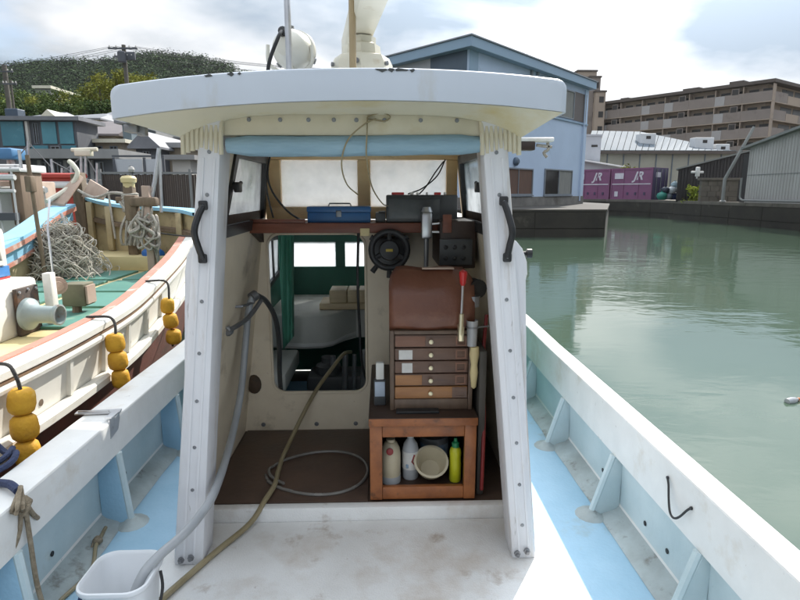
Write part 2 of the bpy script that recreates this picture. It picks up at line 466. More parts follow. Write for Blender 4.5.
# ================================================================== LARGE STRUCTURE: water, land, hills
def water_material():
    m = bpy.data.materials.new('harbour_water')
    m.use_nodes = True
    t = m.node_tree
    b = t.nodes['Principled BSDF']
    b.inputs['Base Color'].default_value = (0.060, 0.094, 0.064, 1)
    b.inputs['Roughness'].default_value = 0.06
    b.inputs['IOR'].default_value = 1.36
    b.inputs['Specular IOR Level'].default_value = 0.8
    tc = t.nodes.new('ShaderNodeTexCoord')
    last = None
    pm = t.nodes.new('ShaderNodeMapping'); pm.inputs['Scale'].default_value = (0.10, 0.22, 1); pm.inputs['Location'].default_value = (0.4, 0.3, 0)
    t.links.new(tc.outputs['Object'], pm.inputs[0])
    pn = t.nodes.new('ShaderNodeTexNoise'); pn.inputs['Scale'].default_value = 1.0; pn.inputs['Detail'].default_value = 3; pn.inputs['Distortion'].default_value = 1.0
    t.links.new(pm.outputs[0], pn.inputs['Vector'])
    pr = t.nodes.new('ShaderNodeMapRange'); pr.inputs['From Min'].default_value = 0.40; pr.inputs['From Max'].default_value = 0.62   # calm and ruffled patches
    pr.inputs['To Min'].default_value = 0.22; pr.inputs['To Max'].default_value = 1.0
    t.links.new(pn.outputs[0], pr.inputs[0])
    for sc_, st, dist, det in (((0.45, 0.75, 1), 0.20, 0.06, 3), ((1.6, 3.2, 1), 0.24, 0.022, 3), ((8, 13, 1), 0.12, 0.005, 2)):
        mpn = t.nodes.new('ShaderNodeMapping'); mpn.inputs['Scale'].default_value = sc_
        mpn.inputs['Rotation'].default_value = (0, 0, R(-18))
        t.links.new(tc.outputs['Object'], mpn.inputs[0])
        no = t.nodes.new('ShaderNodeTexNoise'); no.inputs['Scale'].default_value = 1.0; no.inputs['Detail'].default_value = det
        no.inputs['Distortion'].default_value = 0.6
        t.links.new(mpn.outputs[0], no.inputs['Vector'])
        bu = t.nodes.new('ShaderNodeBump'); bu.inputs['Distance'].default_value = dist
        ms = t.nodes.new('ShaderNodeMath'); ms.operation = 'MULTIPLY'; ms.inputs[1].default_value = st * 1.6
        t.links.new(pr.outputs[0], ms.inputs[0]); t.links.new(ms.outputs[0], bu.inputs['Strength'])
        t.links.new(no.outputs[0], bu.inputs['Height'])
        if last is not None:
            t.links.new(last, bu.inputs['Normal'])
        last = bu.outputs[0]
    t.links.new(last, b.inputs['Normal'])
    return m
mb = MB(); mb.face([(-3000, -3000, 0), (3000, -3000, 0), (3000, 3000, 0), (-3000, 3000, 0)])
tag(mb.build('water', water_material(), smooth=0), kind='structure')

SHORE = [(-200, 23), (-9, 24), (-9, 49.5), (19.7, 49.5), (21.8, 45.4), (21.6, 37.7), (21.8, 28.7), (22.4, 5), (23, -80)]
GZ = 1.32
mb = MB()
mb.face([(x, y, GZ) for x, y in SHORE] + [(3000, -80, GZ), (3000, 3000, GZ), (-3000, 3000, GZ), (-3000, 23, GZ)])
tag(mb.build('ground', EARTH, smooth=0), kind='structure')
mb = MB()
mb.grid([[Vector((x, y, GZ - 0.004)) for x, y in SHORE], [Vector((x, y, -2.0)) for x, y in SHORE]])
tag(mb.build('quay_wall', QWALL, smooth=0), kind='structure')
mb = MB()                                   # coping stones along the quay edge
for a, b in zip(SHORE, SHORE[1:]):
    a = Vector((*a, 0)); b = Vector((*b, 0)); d = (b - a); l = d.length
    if l > 100 and a.x < -100: a = b - d.normalized() * 60; d = b - a; l = d.length
    d.normalize(); nrm = Vector((-d.y, d.x, 0))
    k = max(1, int(l / 2.0))
    for i in range(k):
        p = a + d * (l * i / k + 0.01); q = a + d * (l * (i + 1) / k - 0.01)
        mb.hexa([p - nrm * 0.04 + Vector((0, 0, 1.18)), q - nrm * 0.04 + Vector((0, 0, 1.18)), q + nrm * 0.4 + Vector((0, 0, 1.18)), p + nrm * 0.4 + Vector((0, 0, 1.18)),
                 p - nrm * 0.04 + Vector((0, 0, 1.38)), q - nrm * 0.04 + Vector((0, 0, 1.38)), q + nrm * 0.4 + Vector((0, 0, 1.38)), p + nrm * 0.4 + Vector((0, 0, 1.38))])
tag(mb.build('quay_coping', CONC, smooth=0), kind='structure')
mb = MB()                                   # concrete lifts of the quay face with open joints, weed-dark at the tide line
def facing(a, b, top, mbq, skip=0):
    a = Vector((*a, 0)); b = Vector((*b, 0)); d = b - a; l = d.length; d.normalize(); nrm = Vector((-d.y, d.x, 0))
    if nrm.dot(Vector((0, 10, 0)) - a) < 0: nrm = -nrm
    k = max(1, round(l / 3.1)); rq = random.Random(int(l * 100))
    for i in range(k):
        for z0, z1 in ((-0.6, 0.36), (0.40, top)):
            dd = 0.02 + 0.02 * rq.random()
            p = a + d * (l * i / k + 0.02); q = a + d * (l * (i + 1) / k - 0.02)
            mbq.hexa([p + nrm * 0.001 + Vector((0, 0, z0)), q + nrm * 0.001 + Vector((0, 0, z0)), q + nrm * dd + Vector((0, 0, z0)), p + nrm * dd + Vector((0, 0, z0)),
                      p + nrm * 0.001 + Vector((0, 0, z1)), q + nrm * 0.001 + Vector((0, 0, z1)), q + nrm * dd + Vector((0, 0, z1)), p + nrm * dd + Vector((0, 0, z1))], 0.008)
for a, b in zip(SHORE[2:-1], SHORE[3:]):
    facing(a, b, 1.16, mb)
facing((-6, 25.0), (10.0, 25.0), 1.10, mb); facing((10.0, 25.0), (15.2, 37.6), 1.10, mb)
fb = mb.build('quay_facing', QWALL, smooth=0); fb['kind'] = 'structure'
# the pier under the blue building
mb = MB()
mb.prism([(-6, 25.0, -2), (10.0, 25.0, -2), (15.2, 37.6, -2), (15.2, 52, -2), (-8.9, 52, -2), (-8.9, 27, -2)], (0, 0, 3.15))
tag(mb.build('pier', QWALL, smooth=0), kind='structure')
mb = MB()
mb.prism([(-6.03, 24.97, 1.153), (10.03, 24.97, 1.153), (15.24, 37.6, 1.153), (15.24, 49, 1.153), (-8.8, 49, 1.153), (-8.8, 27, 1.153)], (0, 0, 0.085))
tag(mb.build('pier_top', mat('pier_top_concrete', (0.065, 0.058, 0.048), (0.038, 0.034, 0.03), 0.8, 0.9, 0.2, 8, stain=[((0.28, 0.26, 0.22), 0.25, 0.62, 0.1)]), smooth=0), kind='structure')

# hills (real distance about 350 m)
def ridge(x):
    pts = [(-600, 50), (-340, 62), (-240, 69), (-222, 72), (-196, 75), (-185, 74), (-165, 75), (-150, 76.5), (-138, 79), (-117, 80), (-100, 77), (-86, 71.5), (-60, 62), (-20, 45), (40, 22), (120, 8), (300, 4)]
    for a, b in zip(pts, pts[1:]):
        if a[0] <= x <= b[0]:
            return lerp(a[1], b[1], (x - a[0]) / (b[0] - a[0]))
    return 4
def hill_z(x, y):
    d = (y - 350) / (190 if y < 350 else 260)
    s = max(0.0, 1 - abs(d)) ** 1.25
    return 1.0 + (ridge(x) - 1.0) * s + 3.0 * noise.noise(Vector((x * 0.03, y * 0.03, 0))) * min(1, s * 3)
mb = MB()
rows = []
for j in range(41):
    y = 160 + j * 11
    rows.append([Vector((x, y, hill_z(x, y) - (1.0 if j in (0, 40) else 0))) for x in range(-600, 301, 12)])
mb.grid(rows)
tag(mb.build('hills', HILLM, smooth=60), kind='structure')
# the near slope that carries the trees and the upper houses
def slope_z(x, y):
    t = min(1, max(0, (y - 46) / 50))
    fade = min(1, max(0, (-8 - x) / 14))
    return 1.3 + 9.0 * t ** 1.2 * fade
mb = MB()
mb.grid([[Vector((x, y, slope_z(x, y) + (0.005 if y > 40 else 0))) for x in range(-120, -5, 6)] for y in range(40, 161, 6)])
tag(mb.build('hillside', HILLM, smooth=60), kind='structure')

def leaf_mat(name, c, c2, sc_=0.35):
    m = mat(name, c, c2, sc_, 0.6)
    b = m.node_tree.nodes['Principled BSDF']
    b.inputs['Specular IOR Level'].default_value = 0.04
    return m
LEAF_D = leaf_mat('dark_leaves', (0.075, 0.112, 0.033), (0.036, 0.063, 0.019))
LEAF_M = leaf_mat('mid_leaves', (0.128, 0.173, 0.038), (0.063, 0.098, 0.024))
LEAF_Y = leaf_mat('yellow_green_leaves', (0.272, 0.264, 0.045), (0.136, 0.160, 0.032))
LEAF_H = leaf_mat('hill_leaves', (0.056, 0.092, 0.030), (0.030, 0.055, 0.018), 0.022)
TRUNK = mat('tree_trunk', (0.09, 0.07, 0.05), (0.06, 0.045, 0.03), 6, 0.8)

def clump(V, Fc, c, r, n, size, rnd, flat=0.75, up=0.4, wild=0.7):
    for _ in range(n):
        d = Vector((rnd.gauss(0, 1), rnd.gauss(0, 1), rnd.gauss(0, 1)))
        d.normalize()
        p = c + Vector((d.x * r, d.y * r, d.z * r * flat)) * (rnd.random() ** 0.4)
        a = Vector((rnd.gauss(0, 1), rnd.gauss(0, 1), rnd.gauss(0, 1))).normalized()
        nr = (d + a * wild + Vector((0, 0, up))).normalized()
        u = nr.orthogonal().normalized(); v = nr.cross(u)
        ang = rnd.random() * 6.28
        u2 = u * math.cos(ang) + v * math.sin(ang); v2 = nr.cross(u2)
        s = size * (0.6 + 0.8 * rnd.random())
        i = len(V)
        V += [p - u2 * s, p - v2 * s * 0.45 + nr * s * 0.15, p + u2 * s, p + v2 * s * 0.45 + nr * s * 0.15]
        Fc.append((i, i + 1, i + 2, i + 3))
def mesh_obj(name, V, Fc, m, parent=None):
    me = bpy.data.meshes.new(name)
    off = parent.location if parent is not None else Vector((0, 0, 0))
    me.from_pydata([tuple(v - off) for v in V], [], Fc)
    me.materials.append(m)
    o = bpy.data.objects.new(name, me); col.objects.link(o)
    if parent is not None: o.parent = parent
    return o
# forest on the far hill: nobody could count its trees
rnd = random.Random(3)
V, Fc = [], []
for _ in range(11000):
    x = rnd.uniform(-340, -50); y = rnd.uniform(225, 380)
    z = hill_z(x, y)
    r = rnd.uniform(2.4, 4.6)
    clump(V, Fc, Vector((x, y, z + r * 0.45)), r, 17, 0.75, rnd, 0.8, 0.9, 0.3)
tag(mesh_obj('hill_forest', V, Fc, LEAF_H), kind='stuff')

# ================================================================== OUR BOAT
boat = empty('fishing_boat', (-0.1, 2.1, 0.0), 'small white fishing boat with pale blue decks and an open backed wheelhouse', 'boat')
XL, XR = -1.36, 1.175
def half(y):                                # beam factor along the length
    if y < 4.4: return 1.0
    t = (y - 4.4) / 4.2
    return max(0.03, 1 - t ** 1.7)
def sheer(y):
    return 0.0 if y < 3.6 else 0.35 * ((y - 3.6) / 5.0) ** 1.6
def sx(side, x_off, y):                     # x of a line x_off inboard of the outer edge
    mid = (XL + XR) / 2
    e = XL if side < 0 else XR
    return mid + (e - mid) * half(y) - side * x_off * min(1, half(y) * 2)
YS = [-2.6, -1, 0, 1, 2, 3, 3.6, 4.2, 4.8, 5.4, 6, 6.6, 7.2, 7.8, 8.3]
# outer hull
mb = MB()
rows = []
for y in YS:
    s = sheer(y)
    f = half(y)
    row = []
    for side, seq in ((-1, (0, 1, 2, 3)), (1, (3, 2, 1, 0))):
        for k in seq:
            dx, z = ((0.004, 0.97), (0.05, 0.55), (0.16, 0.12), (0.55, -0.28))[k]
            row.append(Vector((sx(side, dx, y), y, z + s * (z + 0.28) / 1.25)))
    rows.append(row)
mb.grid(rows)
mb.build('hull', WHITE, boat, smooth=50)
# inner hull sides
for side in (-1, 1):
    mb = MB()
    rows = []
    for y in YS[:8]:
        rows.append([Vector((sx(side, 0.055, y), y, 0.44)), Vector((sx(side, 0.050, y), y, 0.60)), Vector((sx(side, 0.062, y), y, 0.90))])
    mb.grid(rows)
    mb.build('bulwark_lining', BLUE_H, boat, smooth=50)
    # cove between deck and side
    mb = MB()
    rows = []
    for i in range(40):
        y = -2.4 + i * 0.165
        wv = 0.012 * noise.noise(Vector((y * 3, side * 5, 0)))
        rows.append([Vector((sx(side, 0.050, y), y, 0.535)), Vector((sx(side, 0.075, y), y, 0.515)), Vector((sx(side, 0.125 + wv, y), y, 0.499)), Vector((sx(side, 0.15 + wv, y), y, 0.482))])
    mb.grid(rows)
    mb.build('deck_margin', GREYB, boat, smooth=60)
    # rail
    mb = MB()
    # a flat topped plank with a deep inner face and lightly eased corners
    wid, low = (0.090, 0.782) if side > 0 else (0.150, 0.830)
    sec = [(0.0, 0.872), (-0.012, 0.885), (-0.012, 0.990), (-0.008, 0.997), (-0.001, 1.0), (wid - 0.008, 1.0), (wid - 0.003, 0.998), (wid, 0.992), (wid + 0.002, low + 0.004), (wid - 0.002, low), (wid - 0.03, low), (wid - 0.03, 0.872)]
    rows = [[Vector((sx(side, a, y), y, b + sheer(y))) for a, b in sec] for y in YS]
    mb.grid(rows, closed=True)
    mb.build('rail', WHITE, boat, smooth=25)
    for k, y in enumerate((0.15, 0.92, 1.68, 2.40, 3.14, 3.88)):
        xo = sx(side, 0.052, y)
        mb = MB()
        p = [(xo, y, 0.48), (xo - side * 0.135, y, 0.48), (xo - side * 0.125, y, 0.50), (xo - side * (0.036 if side > 0 else 0.096), y, 0.785 if side > 0 else 0.835), (xo, y, 0.785 if side > 0 else 0.835)]
        mb.prism(p, (0, 0.028, 0), 0.006)
        rib = mb.build('bulwark_rib', BLUE_H if side > 0 else BLUE, boat)
        mb = MB()
        mb.tube([(xo - side * 0.136, y + 0.014, 0.485), (xo - side * 0.127, y + 0.014, 0.50), (xo - side * (0.042 if side > 0 else 0.098), y + 0.014, 0.786 if side > 0 else 0.834)], 0.017, 8)
        mb.build('rounded_edge', BLUE_H, rib)
        mb = MB()                           # swept foot at the deck
        mb.lathe([(0.075, 0.480), (0.068, 0.487), (0.035, 0.495), (0.02, 0.51)], (xo - side * 0.13, y + 0.014, 0), n=14)
        mb.build('rib_foot', GREYB, rib)
# deck
mb = MB()
mb.box(XL + 0.05, XR - 0.05, -2.4, 4.4, 0.36, 0.48)
mb.build('deck', BLUE, boat, smooth=0)
# scupper holes
for side, y in ((-1, 2.02), (-1, 1.74), (1, 2.62), (1, 2.15), (1, 1.96), (-1, 2.66)):
    mb = MB(); x = sx(side, 0.05, y)
    mb.lathe([(0.007, 0), (0.011, 0.002), (0.011, 0.004)], (x, y, 0.60), (-side, 0, 0), 12)
    mb.build('scupper', BLACK, boat)
# raised white platform aft of the wheelhouse
mb = MB(); mb.box(-0.92, 0.665, -1.6, 2.36, 0.46, 0.508, 0.010); mb.build('platform', WHITE_D, boat)
mb = MB(); mb.box(-0.846, 0.622, 2.362, 2.412, 0.44, 0.570, 0.008); mb.build('sill', WHITE_D, boat)
mb = MB(); mb.box(-0.846, 0.620, 2.4125, 3.30, 0.44, 0.558); mb.build('cabin_floor', FLOORB, boat)
# ply sheet on the cabin floor with a worn edge
mb = MB(); mb.box(-0.83, -0.075, 2.42, 3.24, 0.559, 0.569, 0.003); mb.build('floor_sheet', FLOORB, boat)

def wx(side, z):                            # inner face of the wheelhouse wall
    return (-0.853 + 0.130 * (z - 0.5)) if side < 0 else (0.628 - 0.115 * (z - 0.5))
TOPZ = 2.27
for side in (-1, 1):
    def wp(y, z, d=0.0):
        return Vector((wx(side, z) + side * d, y, z))
    O = [wp(2.16, 0.49), wp(3.34, 0.49), wp(3.34, TOPZ), wp(2.16, TOPZ)]
    I = [wp(2.40, 1.82), wp(3.24, 1.82), wp(3.17, 2.18), wp(2.54, 2.18)]
    mb = MB(); mb.ring(O, I, (side * 0.008, 0, 0)); wall = mb.build('side_wall', WALLC, boat, smooth=0)
    # window: black frame, pane, sash bar, latch
    win = None
    mb = MB()
    O2 = [wp(2.385, 1.805, -0.012), wp(3.255, 1.805, -0.012), wp(3.185, 2.195, -0.012), wp(2.525, 2.195, -0.012)]
    I2 = [wp(2.435, 1.855, -0.012), wp(3.205, 1.855, -0.012), wp(3.14, 2.150, -0.012), wp(2.562, 2.150, -0.012)]
    mb.ring(O2, I2, (side * 0.055, 0, 0)); fr = mb.build('side_window', BLACKM, boat, smooth=0)
    mb = MB(); mb.prism([wp(2.43, 1.85, 0.012), wp(3.21, 1.85, 0.012), wp(3.145, 2.155, 0.012), wp(2.557, 2.155, 0.012)], (side * 0.005, 0, 0)); mb.build('pane', GLASS2, fr, smooth=0)
    mb = MB(); mb.prism([wp(2.445, 1.857, 0.005), wp(3.20, 1.857, 0.005), wp(3.195, 1.90, 0.005), wp(2.455, 1.90, 0.005)], (side * 0.006, 0, 0)); mb.build('sash_bar', DARKW, fr, smooth=0)
    a = wp(2.50, 2.02, -0.03)
    mb = MB(); mb.box(a.x - 0.012, a.x + 0.012, a.y - 0.03, a.y + 0.035, a.z - 0.022, a.z + 0.022, 0.006); mb.tube([a, a + Vector((0, 0.06, 0.02))], 0.009); mb.build('latch', BLACK, fr)
    # post at the open back
    if side < 0:
        b = [(-0.858, 2.06), (-0.738, 2.06)]; tpx = [(-0.640, 2.07), (-0.560, 2.07)]
    else:
        b = [(0.530, 2.06), (0.630, 2.06)]; tpx = [(0.352, 2.07), (0.445, 2.07)]
    zb, zt = 0.505, TOPZ - 0.01
    mb = MB()
    mb.hexa([(b[0][0], 2.06, zb), (b[1][0], 2.06, zb), (b[1][0], 2.20, zb), (b[0][0], 2.20, zb),
             (tpx[0][0], 2.07, zt), (tpx[1][0], 2.07, zt), (tpx[1][0], 2.21, zt), (tpx[0][0], 2.21, zt)], 0.012)
    post = mb.build('post', POSTW, boat)
    # a cover strip screwed along the middle of the post, and the doubling at its foot
    mb = MB()
    mid = lambda z: (lerp((b[0][0] + b[1][0]) / 2, (tpx[0][0] + tpx[1][0]) / 2, (z - zb) / (zt - zb)))
    for xx, ww in ((-0.018, 0.004), (0.022, 0.004)):
        mb.hexa([(mid(z) + xx + s * ww, yy, z) for z in (0.53, 2.12) for s, yy in ((-1, 2.0575 if z < 1 else 2.0665), (1, 2.0575 if z < 1 else 2.0665), (1, 2.07), (-1, 2.07))])
    mb.build('post_bead', POSTW, post)
    for z in (0.66, 0.84, 1.02, 1.21, 1.40, 1.60, 1.99, 2.14):
        yy = lerp(2.06, 2.07, (z - zb) / (zt - zb))
        mb = MB(); mb.lathe([(0.0075, 0), (0.0065, 0.003), (0, 0.004)], (mid(z) + 0.002, yy, z), (0, -1, 0), 10); mb.build('screw', GREYM, post)
    for dx in (-0.028, 0.012):
        mb = MB(); mb.lathe([(0.013, 0), (0.013, 0.008), (0.007, 0.009), (0.007, 0.02), (0, 0.02)], (mid(0.535) + dx, 2.058, 0.535 + 0.01 * (dx > 0)), (0, -1, 0), 8); mb.build('bolt', GREYM, post)
    # pleated corner of canvas at the head of the post
    mb = MB()
    c0 = -0.70 if side < 0 else 0.36
    for i in range(9):
        x = c0 + i * 0.0165
        mb.tube([(x + 0.004 * side, 2.075, 2.155 - 0.006 * abs(i - 4)), (x, 2.07, 2.20), (x - 0.004 * side, 2.085, 2.262)], 0.0088, 6)
    mb.build('canvas_pleats', CREAM, boat)
    # black strap handle
    hx = -0.655 if side < 0 else 0.447
    mb = MB()
    pts = [(hx + side * 0.0, 2.052, 1.955), (hx + side * 0.012, 2.035, 1.92), (hx + side * 0.022, 2.02, 1.86), (hx + side * 0.014, 2.035, 1.80), (hx + side * 0.002, 2.052, 1.765)]
    if side < 0:
        pts = [(-0.640, 2.05, 1.95), (-0.655, 2.035, 1.915), (-0.667, 2.02, 1.86), (-0.660, 2.035, 1.80), (-0.654, 2.05, 1.765)]
    else:
        pts = [(0.442, 2.05, 1.965), (0.455, 2.035, 1.925), (0.470, 2.02, 1.86), (0.466, 2.035, 1.81), (0.462, 2.05, 1.765)]
    mb.tube(pts, 0.0125, 8, smooth=5)
    mb.box(pts[0][0] - 0.016, pts[0][0] + 0.016, 2.043, 2.062, pts[0][2] - 0.014, pts[0][2] + 0.020, 0.006)
    mb.box(pts[-1][0] - 0.016, pts[-1][0] + 0.016, 2.043, 2.060, pts[-1][2] - 0.02, pts[-1][2] + 0.014, 0.006)
    gh = mb.build('grab_handle', BLACK, boat)
    for p in (pts[0], pts[-1]):
        mb = MB(); mb.lathe([(0.006, 0), (0.005, 0.003), (0, 0.004)], (p[0], 2.043, p[2]), (0, -1, 0), 10); mb.build('screw', ALU, gh)

# header, rolled canvas, roof
mb = MB(); mb.box(-0.655, 0.46, 2.085, 2.125, 2.196, 2.285, 0.012); head = mb.build('header', CREAM, boat)
for x in (-0.47, -0.36, -0.26, -0.17, -0.09, 0.01, 0.14, 0.27):
    mb = MB(); mb.lathe([(0.008, 0), (0.007, 0.004), (0, 0.005)], (x, 2.085, 2.252), (0, -1, 0), 10); mb.build('screw', GREYM, head)
mb = MB()
rows = []
for i in range(25):
    x = lerp(-0.555, 0.365, i / 24); e = min(1, 0.72 + min(i, 24 - i) * 0.14)
    rr = 0.037 * e * (1 + 0.05 * noise.noise(Vector((x * 9, 0, 0))))
    rows.append([Vector((x, 2.10 + rr * 1.05 * math.cos(k * 0.5236), 2.166 + 0.004 * math.sin(x * 5) + rr * math.sin(k * 0.5236) + 0.002 * noise.noise(Vector((x * 14, k, 0))))) for k in range(12)])
V_ = mb.grid(rows, closed=True); mb.bm.faces.new(V_[0][::-1]); mb.bm.faces.new(V_[-1])
mb.build('rolled_canvas', CURT, boat, smooth=60)

def roof_z(x):
    t = (x + 0.13) / 0.73
    return 2.390 - 0.040 * t * t - 0.006 * t ** 4 + 0.013 * t
RX0, RX1, RY0, RY1 = -0.868, 0.608, 1.895, 3.75
def rxs(y):                                 # rounded corners in plan
    d = min(y - RY0, RY1 - y)
    r = 0.022
    return 0 if d >= r else r - math.sqrt(max(0, r * r - (r - d) ** 2))
mb = MB()
ysl = [RY0, RY0 + 0.003, RY0 + 0.010, RY0 + 0.022, 2.3, 2.8, 3.3, RY1 - 0.022, RY1 - 0.010, RY1 - 0.003, RY1]
rows = []
for y in ysl:
    ins = rxs(y)
    xa, xb = RX0 + ins, RX1 - ins
    top = []; bot = []
    edge = 0.012 if y in (ysl[0], ysl[-1]) else (0.004 if y in (ysl[1], ysl[-2]) else 0)
    ed = (0, 0.003, 0.008, 0.016, 0.030)
    xs_ = [xa + d for d in ed] + [lerp(xa, xb, k / 24) for k in range(2, 23)] + [xb - d for d in ed[::-1]]
    for x in xs_:
        dd = min(x - xa, xb - x)
        e = 0.030 - math.sqrt(max(0, 0.030 ** 2 - (0.030 - dd) ** 2)) if dd < 0.030 else 0
        top.append(Vector((x, y, roof_z(x) - edge - e)))
        bot.append(Vector((x, y, roof_z(x) - 0.100)))
    rows.append(top + bot[::-1])
V_ = mb.grid(rows, closed=True); mb.bm.faces.new(V_[0]); mb.bm.faces.new(V_[-1][::-1])
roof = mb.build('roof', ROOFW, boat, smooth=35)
# underside: slopes in to the head of the walls
mb = MB()
o_, i_ = [], []
for k in range(25):
    t = k / 24
    x = lerp(RX0 + 0.012, RX1 - 0.012, t); xi = lerp(-0.69, 0.49, t)
    o_.append(Vector((x, RY0 + 0.012, roof_z(x) - 0.101)))
    i_.append(Vector((xi, 2.083, 2.185 + 0.085 * (1 - min(1, abs(2 * t - 1)) ** 5))))
ob = [Vector((v.x, RY1 - 0.012, v.z)) for v in o_]
ib = [Vector((v.x, 3.42, 2.20)) for v in i_]
mb.grid([o_, i_])
mb.grid([ob, ib])
for s in (0, -1):
    mb.grid([[o_[s], i_[s]], [ob[s], ib[s]]])
mb.build('soffit', SOFFIT, boat, smooth=25)
mb = MB()
mb.grid([[Vector((v.x, 2.088, v.z + 0.02)) for v in i_], [Vector((v.x, 3.42, v.z + 0.02)) for v in i_]])
mb.build('headlining', SOFFIT, boat, smooth=25)
rk = random.Random(9)
for x, s in ((-0.548, 0.9), (-0.478, 0.7), (-0.45, 0.35), (0.0, 1.3), (0.032, 0.7), (0.062, 1.5), (0.10, 0.6)):   # chipped, blackened spots along the roof edge
    n_ = 9; mb = MB()
    mb.prism([(x + 0.016 * s * math.cos(6.283 * i / n_) * rk.uniform(0.7, 1.2), RY0 - 0.0012, roof_z(x) - 0.0075 + 0.0065 * math.sin(6.283 * i / n_) * rk.uniform(0.3, 1.3)) for i in range(n_)], (0, 0.02, 0))
    mb.build('chipped_edge', DEVICE, roof, smooth=0)

# windscreen of three wooden stiles and two panes
ws = MB()
wx0, wx1, wz0, wz1 = -0.668, 0.435, 1.845, 2.265
pz0, pz1 = 1.915, 2.180
ws.box(wx0, wx1, 3.29, 3.335, wz0, pz0, 0.004)
ws.box(wx0, wx1, 3.29, 3.335, pz1, wz1, 0.004)
for a, b in ((wx0, -0.579), (-0.140, -0.067), (0.372, wx1)):
    ws.box(a, b, 3.287, 3.332, pz0 + 0.001, pz1 - 0.001, 0.004)
wsc = ws.build('windscreen', FRAMEW, boat)
for a, b in ((-0.579, -0.140), (-0.067, 0.372)):
    mb = MB(); mb.box(a + 0.001, b - 0.001, 3.312, 3.317, pz0 + 0.002, pz1 - 0.002); mb.build('pane', GLASS, wsc, smooth=0)

# bulkhead with a rounded doorway
ox0, ox1, oz0, oz1 = -0.662, -0.098, 0.805, 1.765
bz0, bz1 = 0.556, 1.80
def rrect(x0, x1, z0, z1, r, n, y):
    pts = []
    for cx_, cz_, a0 in ((x1 - r, z1 - r, 0), (x0 + r, z1 - r, 90), (x0 + r, z0 + r, 180), (x1 - r, z0 + r, 270)):
        for k in range(n + 1):
            a = R(a0 + 90 * k / n)
            pts.append(Vector((cx_ + r * math.cos(a), y, cz_ + r * math.sin(a))))
    return pts
inn = rrect(ox0, ox1, oz0, oz1, 0.075, 6, 3.25)
def side_pt(p, k):                           # the point of the wall outline opposite p
    if k == 'r': return Vector((wx(1, p.z) + 0.012, 3.25, p.z))
    if k == 'l': return Vector((wx(-1, p.z) - 0.012, 3.25, p.z))
    return Vector((p.x, 3.25, bz1 if k == 't' else bz0))
crn = [side_pt(Vector((0, 0, bz1)), 'r'), side_pt(Vector((0, 0, bz1)), 'l'), side_pt(Vector((0, 0, bz0)), 'l'), side_pt(Vector((0, 0, bz0)), 'r')]
outp = []
for i, (k0, k6) in enumerate((('r', 't'), ('t', 'l'), ('l', 'b'), ('b', 'r'))):
    a_, b_ = side_pt(inn[i * 7], k0), side_pt(inn[i * 7 + 6], k6)
    outp += [a_.lerp(crn[i], k / 3) for k in range(3)] + [crn[i]] + [crn[i].lerp(b_, k / 3) for k in range(1, 4)]
mb = MB(); mb.ring(outp, inn, (0, 0.03, 0))
bh = mb.build('bulkhead', WALLC, boat, smooth=0)
mb = MB()
lip = rrect(ox0, ox1, oz0, oz1, 0.075, 6, 3.247)
mb.tube(lip, 0.008, 6, closed=True); mb.build('doorway_lip', WALLC, bh)
for x in (-0.735, -0.41, -0.17):
    mb = MB(); mb.lathe([(0.014, 0), (0.012, 0.004), (0, 0.006)], (x, 3.25, 0.60), (0, -1, 0), 10); mb.build('bolt', GREYM, bh)
mb = MB(); mb.lathe([(0.055, 0), (0.050, 0.012), (0.035, 0.02), (0.0, 0.022)], (-0.778, 3.25, 0.86), (0, -1, 0), 16, 0.8, 1.1); mb.build('rubber_grommet', mat('brown_rubber', (0.10, 0.065, 0.04), (0.06, 0.04, 0.025), 14, 0.7, 0.3, 60), bh)

# shelf under the windscreen
mb = MB(); mb.box(-0.70, 0.445, 2.93, 3.286, 1.79, 1.842, 0.005); shelf = mb.build('shelf', REDW, boat)
mb = MB(); mb.box(-0.115, -0.065, 2.922, 2.93, 1.775, 1.815, 0.003); mb.build('cleat_block', BUFF, shelf)
mb = MB(); mb.prism([(-0.70, 2.95, 1.79), (-0.70, 3.2, 1.79), (-0.70, 3.2, 1.72)], (0.03, 0, 0)); mb.build('bracket', DARKW, shelf)
mb = MB(); mb.box(-0.685, -0.40, 2.935, 2.955, 1.8425, 1.862, 0.004); mb.build('shelf_fiddle', REDW, shelf)

# wheel
wc = Vector((0.036, 2.90, 1.705))
mb = MB(); mb.tube([wc + Vector((0.093 * math.cos(a), 0.004 * math.sin(a), 0.093 * math.sin(a))) for a in [k * math.pi / 16 for k in range(32)]], 0.0165, 10, closed=True)
wheel = mb.build('steering_wheel', BLACK, boat)
for a in (90, 210, 330):
    mb = MB(); d = Vector((math.cos(R(a)), 0, math.sin(R(a))))
    mb.tube([wc + d * 0.02, wc + d * 0.09], 0.018, 8, taper=0.012); mb.build('spoke', BLACK, wheel)
for a in (35, 145, 232, 308, 270):
    mb = MB(); d = Vector((math.cos(R(a)), 0, math.sin(R(a))))
    ln = 0.145 if a > 200 else 0.118
    mb.tube([wc + d * 0.09, wc + d * ln], 0.011, 8, taper=0.015); mb.build('spoke_handle', BLACK, wheel)
mb = MB(); mb.lathe([(0.05, 0), (0.055, 0.02), (0.048, 0.035), (0.0, 0.04)], wc + Vector((0, 0.01, 0)), (0, -1, 0), 20); hub = mb.build('hub', BLACK, wheel)
mb = MB(); mb.box(wc.x - 0.018, wc.x + 0.018, wc.y - 0.033, wc.y - 0.0285, wc.z - 0.006, wc.z + 0.008, 0.001); mb.build('emblem', mat('yellow_emblem', (0.45, 0.33, 0.04), None, 30, 0.4), wheel)
mb = MB(); mb.tube([wc, wc + Vector((0, 0.34, -0.02))], 0.02, 10); mb.build('shaft', GREYM, wheel)
mb = MB(); mb.box(-0.05, 0.13, 3.10, 3.249, 1.60, 1.75, 0.01); mb.build('steering_box', DEVICE, boat)
